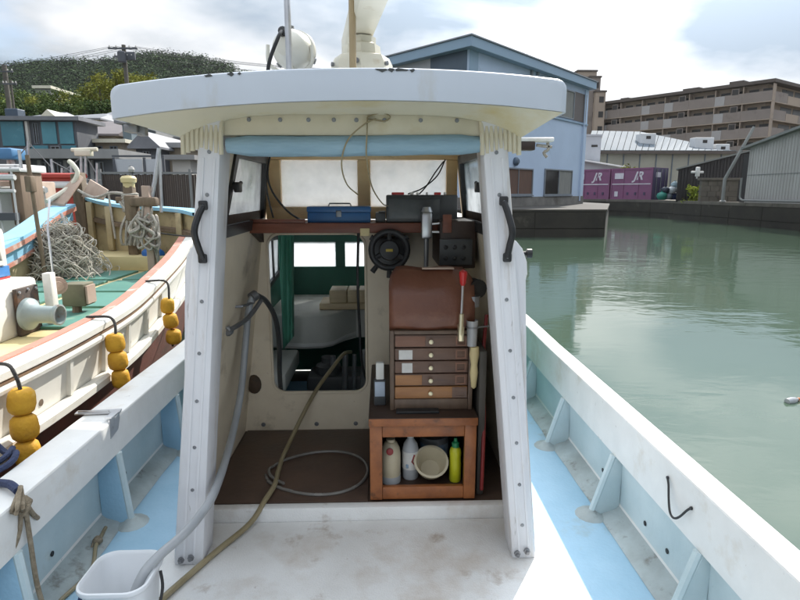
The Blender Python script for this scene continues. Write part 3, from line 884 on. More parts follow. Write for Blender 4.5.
# engine controls to the right of the wheel
mb = MB(); mb.box(0.20, 0.255, 2.86, 2.92, 1.765, 1.90, 0.012); mb.tube([(0.228, 2.89, 1.90), (0.228, 2.89, 1.925)], 0.03, 12, taper=0.02); ctl = mb.build('control_head', ALU, boat)
mb = MB(); mb.tube([(0.228, 2.89, 1.77), (0.228, 2.90, 1.62), (0.24, 3.0, 1.50)], 0.012, 8, smooth=4); mb.build('control_column', GREYM, ctl)
mb = MB(); mb.tube([(0.255, 2.87, 1.84), (0.30, 2.86, 1.845)], 0.006, 6); mb.lathe([(0, -0.012), (0.012, 0), (0, 0.012)], (0.30, 2.86, 1.848), n=10); mb.build('control_knob', ALU, ctl)
mb = MB(); mb.tube([(0.255, 2.87, 1.80), (0.31, 2.855, 1.80)], 0.006, 6); mb.build('control_arm', ALU, ctl)
mb = MB(); mb.box(0.29, 0.47, 2.80, 3.249, 1.62, 1.86, 0.008); con = mb.build('console_box', DARKW, boat)
mb = MB(); mb.box(0.285, 0.45, 2.78, 2.80, 1.64, 1.77, 0.004); panel = mb.build('switch_panel', DEVICE, con)
for i in range(3):
    for j in range(2):
        mb = MB(); mb.lathe([(0.012, 0), (0.012, 0.006), (0.005, 0.008), (0.004, 0.018), (0, 0.018)], (0.315 + i * 0.045, 2.78, 1.675 + j * 0.055), (0, -1, 0), 10); mb.build('switch', BLACK, panel)
mb = MB(); mb.box(0.30, 0.345, 2.79, 2.80, 1.80, 1.89, 0.003); mb.build('wood_batten', REDW, con)
# gear lever with a red knob
mb = MB(); mb.tube([(0.356, 2.48, 1.40), (0.354, 2.44, 1.52), (0.350, 2.40, 1.61)], 0.006, 8, smooth=3); lev = mb.build('gear_lever', ALU, boat)
mb = MB(); mb.lathe([(0.008, 0), (0.013, 0.01), (0.018, 0.05), (0.017, 0.062), (0, 0.072)], (0.350, 2.40, 1.60), (0, -0.1, 1), 14); mb.build('lever_knob', RED, lev)
mb = MB(); mb.tube([(0.356, 2.47, 1.36), (0.356, 2.46, 1.46)], 0.011, 8); mb.box(0.345, 0.37, 2.46, 2.52, 1.33, 1.40, 0.004); mb.build('lever_pivot', BRASS, lev)
mb = MB(); mb.tube([(0.356, 2.50, 1.36), (0.36, 2.55, 1.34), (0.40, 2.65, 1.33), (0.45, 2.80, 1.35), (0.50, 3.0, 1.40)], 0.012, 8, smooth=4); mb.build('lever_arm', GREYM, lev)
mb = MB(); mb.tube([(0.50, 2.62, 1.42), (0.475, 2.55, 1.20), (0.478, 2.5, 0.98), (0.472, 2.46, 0.80), (0.468, 2.45, 0.60)], 0.009, 8, smooth=5); mb.build('red_pipe', DKRED, boat)
mb = MB(); mb.box(0.447, 0.480, 2.47, 3.24, 0.56, 1.28, 0.006); mb.build('dark_side_strip', mat('dull_dark_paint', (0.075, 0.068, 0.058), (0.05, 0.045, 0.04), 5, 0.6), boat)  # narrow dark box making a vertical strip along the right wall

# forward cuddy seen through the doorway
cz = 1.775
def cbox(x0, x1, y0, y1, z0, z1, m, name, bev=0.0, par=boat):
    q = MB(); q.box(x0, x1, y0, y1, z0, z1, bev); return q.build(name, m, par)
def pane_box(pts, vec, par):
    q = MB(); q.prism(pts, vec); return q.build('pane', GLASS, par, smooth=0)
mb = MB(); mb.box(-0.93, 0.70, 3.345, 5.25, cz, cz + 0.04, 0.01); mb.build('cuddy_roof', WHITE, boat)
cud = MB()                                   # front wall with two windows
fy = 5.1
cud.box(-0.95, 0.72, fy, fy + 0.04, 0.35, 1.33, 0)
cud.box(-0.95, 0.72, fy, fy + 0.04, 1.555, cz - 0.002, 0)
for a, b in ((-0.95, -0.828), (-0.425, -0.340), (-0.02, 0.72)):
    cud.box(a, b, fy + 0.002, fy + 0.038, 1.331, 1.554, 0)
cf = cud.build('cuddy_front', GREEN_I, boat, smooth=0)
for a, b in ((-0.828, -0.425), (-0.340, -0.02)):
    pane_box([(a, fy + 0.02, 1.331), (b, fy + 0.02, 1.331), (b, fy + 0.02, 1.554), (a, fy + 0.02, 1.554)], (0, 0.005, 0), cf)
mb = MB()
mb.ring([Vector((-0.93, 3.345, 0.35)), Vector((-0.93, 5.1, 0.35)), Vector((-0.93, 5.1, cz)), Vector((-0.93, 3.345, cz))],
        [Vector((-0.93, 3.95, 1.24)), Vector((-0.93, 4.88, 1.33)), Vector((-0.93, 4.95, 1.60)), Vector((-0.93, 3.95, 1.65))], (0.025, 0, 0))
cs = mb.build('cuddy_side', GREEN_I, boat, smooth=0)
mb = MB(); mb.ring([Vector((-0.907, 3.92, 1.21)), Vector((-0.907, 4.91, 1.30)), Vector((-0.907, 4.98, 1.63)), Vector((-0.907, 3.92, 1.68))],
        [Vector((-0.907, 3.955, 1.245)), Vector((-0.907, 4.875, 1.335)), Vector((-0.907, 4.945, 1.595)), Vector((-0.907, 3.955, 1.645))], (0.02, 0, 0)); mb.build('window_frame', BLACKM, cs, smooth=0)
mb = MB(); mb.box(-0.905, -0.89, 4.60, 4.63, 1.31, 1.62); mb.build('window_bar', BLACKM, cs, smooth=0)
pane_box([(-0.918, 3.95, 1.24), (-0.918, 4.88, 1.33), (-0.918, 4.95, 1.60), (-0.918, 3.95, 1.65)], (0.004, 0, 0), cs)
cbox(0.68, 0.705, 3.345, 5.1, 0.35, cz - 0.001, GREEN_I, 'cuddy_side')
cbox(-0.9, 0.68, 3.29, 5.1, 0.30, 0.34, DARKW, 'cuddy_floor')
cbox(-0.88, 0.68, 3.283, 3.343, 1.772, 1.80, GREEN_I, 'cuddy_beam')
# moulded step, L-shaped with a rounded corner
mb = MB()
pl = [(-0.76, 4.18), (-0.60, 4.14), (-0.46, 4.16), (-0.38, 4.22), (-0.30, 4.40), (-0.22, 4.52), (0.60, 4.52), (0.60, 5.08), (-0.90, 5.08), (-0.90, 4.20)]
mb.prism([(x, y, 0.82) for x, y in pl], (0, 0, 0.26), 0.02)
mb.build('moulded_bench', BENCH, boat)
mb = MB(); mb.prism([(x * 1.0 - 0.0, y - 0.012, 0.845) for x, y in pl[:6]] + [(-0.22, 4.60, 0.845), (-0.80, 4.60, 0.845)], (0, 0, 0.022)); mb.build('bench_edge', WHITE, boat)
cbox(-0.84, -0.64, 3.55, 4.16, 0.70, 0.82, BENCH, 'side_step', 0.02)
cbox(0.25, 0.67, 3.55, 4.5, 0.34, 0.95, BENCH, 'side_step', 0.02)
# green curtain hanging by the doorway
mb = MB()
rows = []
for i in range(14):
    t = i / 13
    rows.append([Vector((lerp(-0.735, -0.625 - 0.05 * k / 10 * 0, k / 10) - 0.03 * k / 10 * t, 4.0 + 0.02 * math.sin(k * 1.9 + t), lerp(1.72, 0.86 + 0.10 * k / 10, t))) for k in range(11)])
mb.grid(rows); mb.build('curtain', GREEN_C, boat, smooth=80, solid=0.004)
# engine parts and pipes in the dark well
for x, y, z0, z1, r in ((-0.28, 3.75, 0.34, 0.90, 0.02), (-0.22, 3.8, 0.34, 0.88, 0.015), (-0.15, 3.7, 0.34, 0.94, 0.018), (-0.38, 3.9, 0.34, 0.84, 0.02)):
    mb = MB(); mb.tube([(x, y, z0), (x + 0.02, y, z1)], r, 10); mb.build('engine_pipe', GREYM, boat)
mb = MB(); mb.box(-0.55, -0.05, 3.85, 4.12, 0.34, 0.70, 0.03); mb.lathe([(0.09, 0), (0.09, 0.06), (0.05, 0.08), (0.05, 0.12), (0, 0.12)], (-0.4, 3.95, 0.70), n=16); mb.build('engine_block', DEVICE, boat)
mb = MB(); mb.tube([(-0.135, 3.24, 1.81), (-0.145, 3.235, 1.5), (-0.14, 3.30, 1.2), (-0.13, 3.34, 0.95), (-0.08, 3.4, 0.75)], 0.008, 6, smooth=5); mb.build('engine_cable', BLACK, boat)

# side light box on the outside, and the bracket bar under the roof edge
for side, out in ((-1, ((-0.692, 1.812), (-0.712, 1.795), (-0.730, 1.765), (-0.738, 1.71), (-0.768, 1.31), (-0.870, 0.506))),
                  (1, ((0.484, 1.828), (0.506, 1.818), (0.530, 1.790), (0.550, 1.738), (0.554, 1.69), (0.541, 1.672), (0.572, 1.17), (0.640, 0.506)))):
    inn_ = [(wx(side, z) - 0.0 * side, z) for z in (0.506, 1.80)]
    poly = [(x, 2.10, z) for x, z in out] + [(inn_[0][0] + side * 0.003, 2.10, 0.506), (wx(side, 1.80) + side * 0.003, 2.10, 1.80)]
    mb = MB(); mb.prism(poly, (0, 1.22, 0), 0.006); slb = mb.build('wheelhouse_side', POSTW, boat)
mb = MB(); mb.lathe([(0.008, 0), (0.008, 0.012), (0.018, 0.016), (0.018, 0.035), (0, 0.04)], (0.546, 2.16, 1.765), (1, 0, 0), 12); mb.build('knob', BLACK, slb)
mb = MB(); mb.box(0.44, 0.69, 2.58, 2.64, 2.185, 2.222, 0.004); arm = mb.build('bracket_bar', DARKW, boat)
mb = MB(); mb.box(0.58, 0.775, 2.58, 2.64, 2.2225, 2.24, 0.004); mb.build('bar_cap', WHITE, arm)
mb = MB(); mb.tube([(0.75, 2.60, 2.22), (0.755, 2.60, 2.19), (0.735, 2.60, 2.175), (0.75, 2.60, 2.155)], 0.007, 6, smooth=3); mb.tube([(0.70, 2.6, 2.208), (0.77, 2.6, 2.20)], 0.007, 6); mb.build('rope_end', ROPEG, arm)
mb = MB(); mb.box(-0.875, -0.83, 2.0, 2.06, 2.20, 2.225, 0.004); mb.box(-0.84, -0.81, 2.02, 2.05, 2.19, 2.23, 0.004); mb.build('roof_cleat', GREYM, boat)

# on the roof: search light, two poles, radar
mb = MB()
c = Vector((-0.379, 2.5, 2.585))
mb.lathe([(0, -0.062), (0.035, -0.058), (0.066, -0.030), (0.078, 0.0), (0.080, 0.055), (0.086, 0.06), (0.086, 0.078), (0.078, 0.082)], c, (0.25, 1, 0.05), 28)
sl = mb.build('search_light', DOMEW, boat)
mb = MB(); mb.lathe([(0.0, 0.0), (0.078, 0.0), (0.078, 0.004), (0, 0.012)], c + Vector((0.25, 1, 0.05)).normalized() * 0.079, (0.25, 1, 0.05), 24); mb.build('lens', GLASS2, sl)
mb = MB(); mb.box(-0.395, -0.365, 2.48, 2.52, 2.34, 2.52, 0.004)
mb.tube([(-0.47, 2.5, 2.60), (-0.465, 2.5, 2.52), (-0.38, 2.5, 2.485), (-0.295, 2.5, 2.52), (-0.29, 2.5, 2.60)], 0.008, 8, smooth=4); mb.build('light_yoke', DOMEW, sl)
for dx, dz in ((0.088, -0.035), (0.0, 0.088), (-0.05, -0.05), (0.0, -0.085)):
    mb = MB(); mb.lathe([(0.010, -0.014), (0.013, -0.008), (0.013, 0.012), (0, 0.014)], c + Vector((dx, 0.045, dz)), (dx, 0.001, dz), 10); mb.build('clamp_screw', GREYM, sl)
mb = MB(); mb.tube([c + Vector((-0.02, -0.07, 0.05)), c + Vector((-0.032, -0.10, 0.015)), c + Vector((-0.075, -0.09, -0.085)), c + Vector((-0.09, -0.05, -0.20))], 0.0075, 8, smooth=5); mb.lathe([(0.017, 0), (0.019, 0.02), (0, 0.03)], c + Vector((-0.018, -0.045, 0.05)), (0, -1, 0.2), 12); mb.build('light_cable', BLACK, sl)
for x, r, m_, h in ((-0.362, 0.0125, ALU, 4.3), (-0.112, 0.014, TANP, 4.2)):
    mb = MB(); mb.tube([(x, 2.35, 2.36), (x + 0.005, 2.34, h)], r, 10); mb.lathe([(0.035, 0), (0.035, 0.012), (0.02, 0.02), (0.02, 0.06)], (x, 2.35, 2.372), n=12); mb.build('aerial_pole', m_, boat)
mb = MB(); rc = Vector((-0.085, 2.62, 0))
mb.lathe([(0.135, 2.36), (0.135, 2.545), (0.120, 2.575), (0.085, 2.585), (0.08, 2.625), (0.062, 2.635), (0.062, 2.66), (0, 2.66)], rc, n=8); rad = mb.build('radar', RADW, boat, smooth=30)
mb = MB()
dirv = Vector((0.13, -0.99, 0.0)).normalized()
c0 = rc + Vector((0, 0, 2.73)); q = Vector((1, 0, 0)).rotation_difference(dirv).to_euler()
mb.box(c0.x - 0.52, c0.x + 0.52, c0.y - 0.055, c0.y + 0.055, 2.665, 2.79, 0.018, q); mb.build('radar_antenna', RADW, rad)
for k in range(6):
    a = k * math.pi / 3 + 0.4
    mb = MB(); mb.lathe([(0.01, 0), (0.01, 0.01), (0, 0.012)], rc + Vector((0.13 * math.cos(a), 0.13 * math.sin(a), 2.54)), (math.cos(a), math.sin(a), 0), 8); mb.build('radar_bolt', GREYM, rad)

# wiring and cords in the wheelhouse
mb = MB(); mb.tube([(-0.60, 3.18, 2.24), (-0.625, 3.16, 2.10), (-0.60, 3.15, 2.00), (-0.52, 3.12, 1.90), (-0.44, 3.08, 1.85)], 0.0055, 6, smooth=5); mb.tube([(-0.66, 2.9, 2.21), (-0.635, 3.12, 2.18), (-0.63, 3.15, 2.0), (-0.60, 3.14, 1.86)], 0.005, 6, smooth=5); mb.build('cable', BLACK, boat)
mb = MB(); mb.tube([(0.36, 3.27, 2.18), (0.31, 3.20, 2.09), (0.22, 3.1, 2.02), (0.14, 3.05, 1.99)], 0.004, 6, smooth=5); mb.tube([(0.35, 3.26, 2.17), (0.30, 3.2, 2.11), (0.24, 3.1, 2.03), (0.20, 3.05, 1.99)], 0.004, 6, smooth=5); mb.build('cable', BLACK, boat)
mb = MB()
mb.tube([(-0.02, 2.08, 2.255), (-0.06, 2.06, 2.235), (-0.12, 2.06, 2.18), (-0.145, 2.08, 2.10), (-0.135, 2.2, 2.03), (-0.10, 2.35, 1.99)], 0.0028, 6, smooth=6)
mb.tube([(-0.05, 2.08, 2.26), (-0.052, 2.055, 2.20), (-0.055, 2.09, 2.12), (-0.04, 2.3, 2.02), (0.0, 2.6, 1.95), (0.03, 2.9, 1.93)], 0.0028, 6, smooth=6)
mb.tube([(-0.05, 2.08, 2.262), (0.0, 2.07, 2.275), (0.03, 2.075, 2.262), (0.01, 2.08, 2.248), (-0.05, 2.08, 2.255)], 0.0026, 6, smooth=6)
mb.build('pull_cord', TWINE, boat)
# water tap and pipe stub on the left wall
mb = MB(); mb.tube([(-0.735, 2.6, 1.375), (-0.72, 2.62, 1.36), (-0.68, 2.80, 1.375), (-0.64, 2.92, 1.44)], 0.012, 8, smooth=3); mb.tube([(-0.735, 2.75, 1.44), (-0.70, 2.76, 1.44), (-0.665, 2.86, 1.44)], 0.007, 8); mb.lathe([(0.02, 0), (0.02, 0.03), (0.012, 0.04)], (-0.735, 2.64, 1.345), (0, -1, 0), 10); mb.build('pipe_bracket', GREYM, boat)

# ================================================================== LOOSE THINGS ABOARD
# blue tool box on the shelf
tb = empty('tool_box', (-0.225, 3.03, 1.8425), 'blue metal tool box with a thin carrying handle on the red-brown shelf', 'tool box')
mb = MB(); mb.box(-0.39, -0.062, 2.965, 3.10, 1.8425, 1.895, 0.004); mb.build('body', TOOLB, tb)
mb = MB(); mb.box(-0.393, -0.059, 2.962, 3.103, 1.8955, 1.926, 0.006); lid = mb.build('lid', TOOLB, tb)
mb = MB(); mb.box(-0.24, -0.212, 2.957, 2.9615, 1.872, 1.905, 0.002); mb.build('latch', GREYM, tb)
mb = MB(); mb.tube([(-0.285, 3.03, 1.926), (-0.28, 3.03, 1.940), (-0.17, 3.03, 1.940), (-0.165, 3.03, 1.926)], 0.004, 8); mb.build('handle', GREYM, tb)
# echo sounder / radio housing
eb = empty('instrument_box', (0.2, 3.0, 1.8425), 'dark grey instrument box with red and white bits along its top beside the tool box', 'instrument')
mb = MB(); mb.box(0.022, 0.395, 2.955, 3.16, 1.8425, 1.985, 0.008); bd = mb.build('housing', DEVICE, eb)
mb = MB(); mb.box(0.035, 0.30, 2.951, 2.956, 1.862, 1.965, 0.003); mb.build('front_plate', mat('front_plate_grey', (0.085, 0.09, 0.092), (0.06, 0.065, 0.066), 10, 0.35), eb)
for x, m_, w_ in ((0.09, RED, 0.05), (0.155, LABELW, 0.02), (0.185, LABELW, 0.012), (0.29, RED, 0.035), (0.33, LABELW, 0.012), (0.06, RED, 0.02), (0.235, LABELW, 0.01)):
    mb = MB(); mb.box(x - w_ / 2, x + w_ / 2, 2.965, 2.99, 1.9855, 1.9985, 0.003); mb.build('knob', m_, eb)
mb = MB(); mb.box(-0.035, 0.018, 2.97, 3.10, 1.8425, 1.892, 0.004); mb.box(-0.02, 0.02, 2.98, 3.05, 1.8925, 1.90, 0.003); mb.build('side_unit', DEVICE, eb)

# wooden cabinet
cb = empty('wooden_cabinet', (0.18, 2.6, 0.57), 'open fronted orange wood cabinet on the cabin floor holding bottles and a bowl', 'cabinet')
CX0, CX1, CY0, CY1, CZ0, CZ1 = -0.064, 0.432, 2.42, 3.23, 0.571, 0.985
CT = 0.947
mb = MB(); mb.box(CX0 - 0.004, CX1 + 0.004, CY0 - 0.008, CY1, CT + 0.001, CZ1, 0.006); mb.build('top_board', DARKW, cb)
mb = MB(); mb.box(CX0 - 0.003, CX1 + 0.003, CY0 - 0.013, CY0 - 0.0085, CT - 0.002, CZ1 - 0.003, 0.002); mb.build('front_edging', ORW, cb)
for x0, x1, nm in ((CX0, CX0 + 0.058, 'stile'), (CX1 - 0.055, CX1, 'stile')):
    mb = MB(); mb.box(x0, x1, CY0, CY0 + 0.03, CZ0, CT, 0.004); mb.build(nm, ORW, cb)
for z0, z1 in ((0.885, CT - 0.001), (CZ0 + 0.001, 0.635)):
    mb = MB(); mb.box(CX0 + 0.0585, CX1 - 0.0555, CY0 + 0.003, CY0 + 0.028, z0, z1, 0.004); mb.build('cross_rail', ORW, cb)
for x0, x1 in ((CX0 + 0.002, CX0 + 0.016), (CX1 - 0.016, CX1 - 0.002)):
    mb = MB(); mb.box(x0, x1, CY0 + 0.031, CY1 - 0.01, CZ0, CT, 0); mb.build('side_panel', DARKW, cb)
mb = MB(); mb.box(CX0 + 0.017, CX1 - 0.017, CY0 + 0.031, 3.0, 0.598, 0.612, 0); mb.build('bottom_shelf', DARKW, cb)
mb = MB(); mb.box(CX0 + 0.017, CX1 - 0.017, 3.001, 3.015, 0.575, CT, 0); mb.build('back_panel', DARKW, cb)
SH = 0.6125
# bottles
def bottle(name, x, y, prof, m_, label, cat, cap=None, capm=None, band=None, n=18, sx_=1, sy_=1):
    t = empty(name, (x, y, SH), label, cat)
    q = MB(); q.lathe([(r, SH + z) for r, z in prof], (x, y, 0), n=n, sx=sx_, sy=sy_); q.build('body', m_, t, smooth=50)
    if cap:
        q = MB(); q.lathe([(r, SH + z) for r, z in cap], (x, y, 0), n=14); q.build('cap', capm, t)
    if band:
        q = MB(); q.lathe([(r, SH + z) for r, z in band[0]], (x, y, 0), n=n, sx=sx_, sy=sy_); q.build('label', band[1], t, smooth=50)
    return t
jg = bottle('plastic_jug', 0.035, 2.53, [(0.044, 0), (0.048, 0.01), (0.048, 0.14), (0.042, 0.175), (0.030, 0.20), (0.022, 0.205), (0, 0.207)], JUG, 'cream plastic jug at the left inside the orange wood cabinet', 'jug', [(0.022, 0.19), (0.022, 0.218), (0, 0.22)], JUG, ([(0.0488, 0.0), (0.0488, 0.035), (0.046, 0.035)], CLEARB))  # its label part is only a plain grey band round the foot
mb = MB(); mb.lathe([(0.017, 0), (0.017, 0.012), (0.010, 0.016), (0, 0.016)], (0.030, 2.486, SH + 0.172), (0, -1, 0.35), 12); mb.build('spout_plug', DKRED, jg)
cbt = bottle('clear_bottle', 0.132, 2.56, [(0.036, 0), (0.040, 0.008), (0.040, 0.15), (0.034, 0.18), (0.016, 0.205), (0.015, 0.222), (0, 0.222)], CLEARB, 'clear plastic bottle with a white label and white cap between jug and tin', 'bottle', [(0.017, 0.212), (0.017, 0.234), (0, 0.236)], LABELW, ([(0.0412, 0.055), (0.0412, 0.145), (0.039, 0.145)], LABELW))
mb = MB(); mb.tube([(0.150, 2.5215, SH + 0.135), (0.138, 2.5185, SH + 0.10), (0.160, 2.5275, SH + 0.07)], 0.004, 6); mb.build('red_mark', DKRED, cbt)
mb = MB(); mb.box(0.108, 0.122, 2.5195, 2.525, SH + 0.065, SH + 0.085, 0.002); mb.build('blue_mark', BLUELAB, cbt)
# a paint tin stacked on another
t = empty('paint_tin', (0.26, 2.69, SH), 'blue and white labelled tin standing behind the bowl in the cabinet', 'tin')
mb = MB(); mb.lathe([(0.072, SH + 0.0), (0.072, SH + 0.045), (0.068, SH + 0.048), (0, SH + 0.048)], (0.26, 2.69, 0), n=22); mb.build('base_tin', DARKW, t)
mb = MB(); mb.lathe([(0.070, SH + 0.050), (0.074, SH + 0.055), (0.074, SH + 0.16), (0.070, SH + 0.165), (0.06, SH + 0.165), (0.0, SH + 0.158)], (0.26, 2.69, 0), n=22); mb.build('body', TINM, t)
mb = MB(); mb.lathe([(0.0748, SH + 0.065), (0.0748, SH + 0.135), (0.073, SH + 0.135)], (0.26, 2.69, 0), n=22); mb.build('label', BLUELAB, t)
# bowl leaning towards the opening
t = empty('bowl', (0.23, 2.52, SH), 'cream plastic bowl tipped towards the front of the cabinet', 'bowl')
ax = Vector((0, -0.62, 0.78))
mb = MB(); mb.lathe([(0.0, 0.0), (0.052, 0.0), (0.066, 0.03), (0.078, 0.085), (0.084, 0.088), (0.084, 0.093), (0.073, 0.093), (0.061, 0.035), (0.045, 0.01), (0, 0.008)], (0.23, 2.56, SH + 0.038), ax, 26); mb.build('body', JUG, t, smooth=50)
t = bottle('detergent_bottle', 0.349, 2.52, [(0.026, 0), (0.029, 0.008), (0.029, 0.09), (0.027, 0.12), (0.029, 0.15), (0.026, 0.168), (0.012, 0.18), (0.011, 0.19), (0, 0.19)], YELB, 'slim bright yellow bottle with a green cap at the right inside the cabinet', 'bottle', [(0.018, 0.176), (0.018, 0.20), (0.009, 0.206), (0.009, 0.222), (0, 0.223)], GRCAP)

# drawer chest standing on the cabinet
ch = empty('drawer_chest', (0.225, 2.62, 0.9855), 'small dark wooden tool chest with five drawers standing on the orange cabinet', 'chest')
HX0, HX1, HY0, HY1, HZ0, HZ1 = 0.032, 0.420, 2.50, 2.76, 0.986, 1.372
for x0, x1 in ((HX0, HX0 + 0.020), (HX1 - 0.020, HX1)):
    mb = MB(); mb.box(x0, x1, HY0, HY1, HZ0, HZ1, 0.003); mb.build('side', CHESTW, ch)
mb = MB(); mb.box(HX0 + 0.0205, HX1 - 0.0205, HY0 + 0.002, HY1, HZ1 - 0.018, HZ1 - 0.001, 0.003); mb.build('top_rail', CHESTW, ch)
mb = MB(); mb.box(HX0 + 0.0205, HX1 - 0.0205, HY0 + 0.003, HY1, HZ0 + 0.001, 1.040, 0.004); mb.build('plinth', CHESTW, ch)
mb = MB(); mb.box(HX0 + 0.0205, HX1 - 0.0205, HY0 + 0.10, HY1 - 0.001, 1.041, HZ1 - 0.0185); mb.build('back', DARKW, ch)
mb = MB(); mb.box(0.06, 0.26, 2.455, 2.498, 0.986, 0.998, 0.002); mb.build('ledge_strip', BLACK, ch)
dh = (HZ1 - 0.018 - 1.041) / 5
for i in range(5):
    z0 = HZ1 - 0.019 - dh * (i + 1) + 0.003; z1 = HZ1 - 0.019 - dh * i - 0.003
    fm = (DRW, DRW, DRW, DRW, ORW2)[i]
    mb = MB(); mb.box(HX0 + 0.023, HX1 - 0.023, HY0 + 0.004, HY0 + 0.09, z0, z1, 0.003); dr = mb.build('drawer', fm, ch)
    if i == 0:
        mb = MB(); mb.box(HX0 + 0.025, HX0 + 0.165, HY0 + 0.0015, HY0 + 0.0038, z0 + 0.004, z1 - 0.004, 0.001); mb.build('front_panel', DRW2, dr)
    if i == 3:
        mb = MB(); mb.box(HX0 + 0.025, HX0 + 0.150, HY0 + 0.0015, HY0 + 0.0038, z0 + 0.004, z1 - 0.004, 0.001); mb.build('front_panel', ORW2, dr)
    mb = MB(); zc = (z0 + z1) / 2
    mb.ring([Vector((x, HY0 + 0.0005, z)) for x, z in ((0.338, z0 + 0.006), (0.388, z0 + 0.006), (0.388, z1 - 0.006), (0.338, z1 - 0.006))],
            [Vector((x, HY0 + 0.0005, z)) for x, z in ((0.345, z0 + 0.013), (0.381, z0 + 0.013), (0.381, z1 - 0.013), (0.345, z1 - 0.013))], (0, 0.005, 0)); mb.build('inlay_square', DRW2 if i < 4 else DRW, dr)
    if i == 4:
        mb = MB(); mb.box(0.325, HX1 - 0.025, HY0 + 0.0025, HY0 + 0.0038, z0 + 0.002, z1 - 0.002); mb.build('front_panel', DRW, dr)
    mb = MB(); mb.lathe([(0.005, 0), (0.005, 0.008), (0.0105, 0.012), (0.0105, 0.018), (0, 0.022)], (0.222, HY0 + 0.004, zc), (0, -1, 0), 14); mb.build('knob', BRASS, dr)
    if i in (1, 2):
        mb = MB(); mb.box(HX0 + 0.042 + 0.014 * (i == 2), HX0 + 0.105, HY0 + 0.0022, HY0 + 0.0036, z0 + 0.006 - 0.002 * i, z1 - 0.008); mb.build('paper_label', LABELW, dr)
# the raised, rounded lid behind the top
mb = MB()
rows = []
for j in range(15):
    t = j / 14
    y = 2.535 + (0.0 if t < 0.5 else (t - 0.5) ** 1.5 * 0.30)
    z = 1.374 + 0.272 * t
    wdt = 0.0 if t < 0.72 else 0.045 * ((t - 0.72) / 0.28) ** 2.2
    bulge = 0.012 * math.sin(math.pi * min(1, t * 2)) if t < 0.5 else 0.006 * math.sin(math.pi * (t - 0.5) * 2)
    rows.append([Vector((lerp(0.030 + wdt * 0.8, 0.424 - wdt, k / 14), y - bulge - 0.010 * math.sin(math.pi * k / 14) + 0.003 * noise.noise(Vector((k * 0.4, j * 0.5, 2))), z + 0.004 * math.sin(k * 0.8))) for k in range(15)])
mb.grid(rows); ld = mb.build('raised_lid', LEATH, ch, smooth=80, solid=0.02)
mb = MB(); mb.box(0.185, 0.335, 2.585, 2.62, 1.645, 1.653, 0.003); mb.build('lid_highlight', PINKW, ch)  # pale strip put in as the highlight along the lid's top
# small things on the cabinet top
t = empty('small_bottle', (-0.02, 2.52, 0.986), 'little bottle with a pale blue-grey label on the cabinet beside the drawer chest', 'bottle')
mb = MB(); mb.box(-0.045, 0.012, 2.56, 2.60, 0.987, 1.115, 0.006); mb.build('body', DEVICE, t)
mb = MB(); mb.box(-0.040, 0.008, 2.556, 2.5595, 1.035, 1.108, 0.001); mb.build('label', mat('blue_grey_label', (0.36, 0.42, 0.50), None, 20, 0.5), t)
mb = MB(); mb.box(-0.035, 0.005, 2.565, 2.595, 1.1155, 1.20, 0.006); mb.build('neck', BENCH, t)
t = empty('plastic_cup', (0.395, 2.45, 1.28), 'pale cup hanging in the holder by the red gear lever', 'cup')
mb = MB(); mb.lathe([(0.022, 1.30), (0.027, 1.42), (0.025, 1.42), (0.02, 1.31), (0, 1.31)], (0.412, 2.50, 0), n=18); mb.build('body', CLEARB, t)
mb = MB(); mb.lathe([(0.030, 1.385), (0.030, 1.392), (0.028, 1.392), (0.028, 1.385)], (0.412, 2.50, 0), n=18); mb.tube([(0.44, 2.5, 1.388), (0.50, 2.52, 1.388)], 0.004); mb.build('holder', GREYM, t)
t = empty('gauze_bundle', (0.415, 2.5, 1.20), 'crumpled buff cloth tucked under the cup by the right wall', 'cloth')
mb = MB(); mb.lathe([(0.0, 1.30), (0.020, 1.295), (0.024, 1.26), (0.016, 1.21), (0.02, 1.17), (0.012, 1.10), (0, 1.09)], (0.425, 2.495, 0), n=10, sx=1.0, sy=0.7); mb.build('body', BUFF, t, smooth=60)
t = empty('black_reel', (0.44, 2.7, 1.45), 'black reel with a grey spool hanging at the right cabin wall', 'reel')
mb = MB(); mb.lathe([(0.045, 0), (0.045, 0.012), (0.02, 0.014), (0.02, 0.045), (0.045, 0.047), (0.045, 0.058), (0, 0.06)], (0.428, 2.62, 1.555), (0.35, -1, 0), 18); mb.build('body', BLACK, t)
mb = MB(); mb.lathe([(0.025, 0), (0.028, 0.05), (0, 0.055)], (0.425, 2.55, 1.475), (0, 0, 1), 12); mb.build('spool', GREYM, t)
# boards on the cuddy bench
for k, (x0, x1, y0, z0, z1) in enumerate(((-0.42, -0.13, 4.36, 1.150, 1.255), (-0.50, -0.12, 4.54, 1.082, 1.135))):
    t = empty('storage_crate' if k == 0 else 'flat_board', ((x0 + x1) / 2, y0, 1.08), ('pale slatted wooden crate on the bench inside the forward cabin', 'flat pale board under the slatted crate inside the forward cabin')[k], ('crate', 'board')[k])
    if k == 0:
        for a, b in ((x0, -0.285), (-0.279, -0.195), (-0.189, x1)):
            mb = MB(); mb.box(a, b, y0, y0 + 0.25, 1.137, 1.235, 0.006); mb.build('slat', BOARD, t)
    else:
        mb = MB(); mb.box(x0, x1, y0 - 0.19, y0 + 0.1, 1.085, 1.1345, 0.005); mb.build('plank', BOARD, t)
        mb = MB(); mb.box(x0 + 0.06, x1 + 0.02, y0 - 0.17, y0 + 0.05, 1.079, 1.0845); mb.build('batten', DARKW, t)

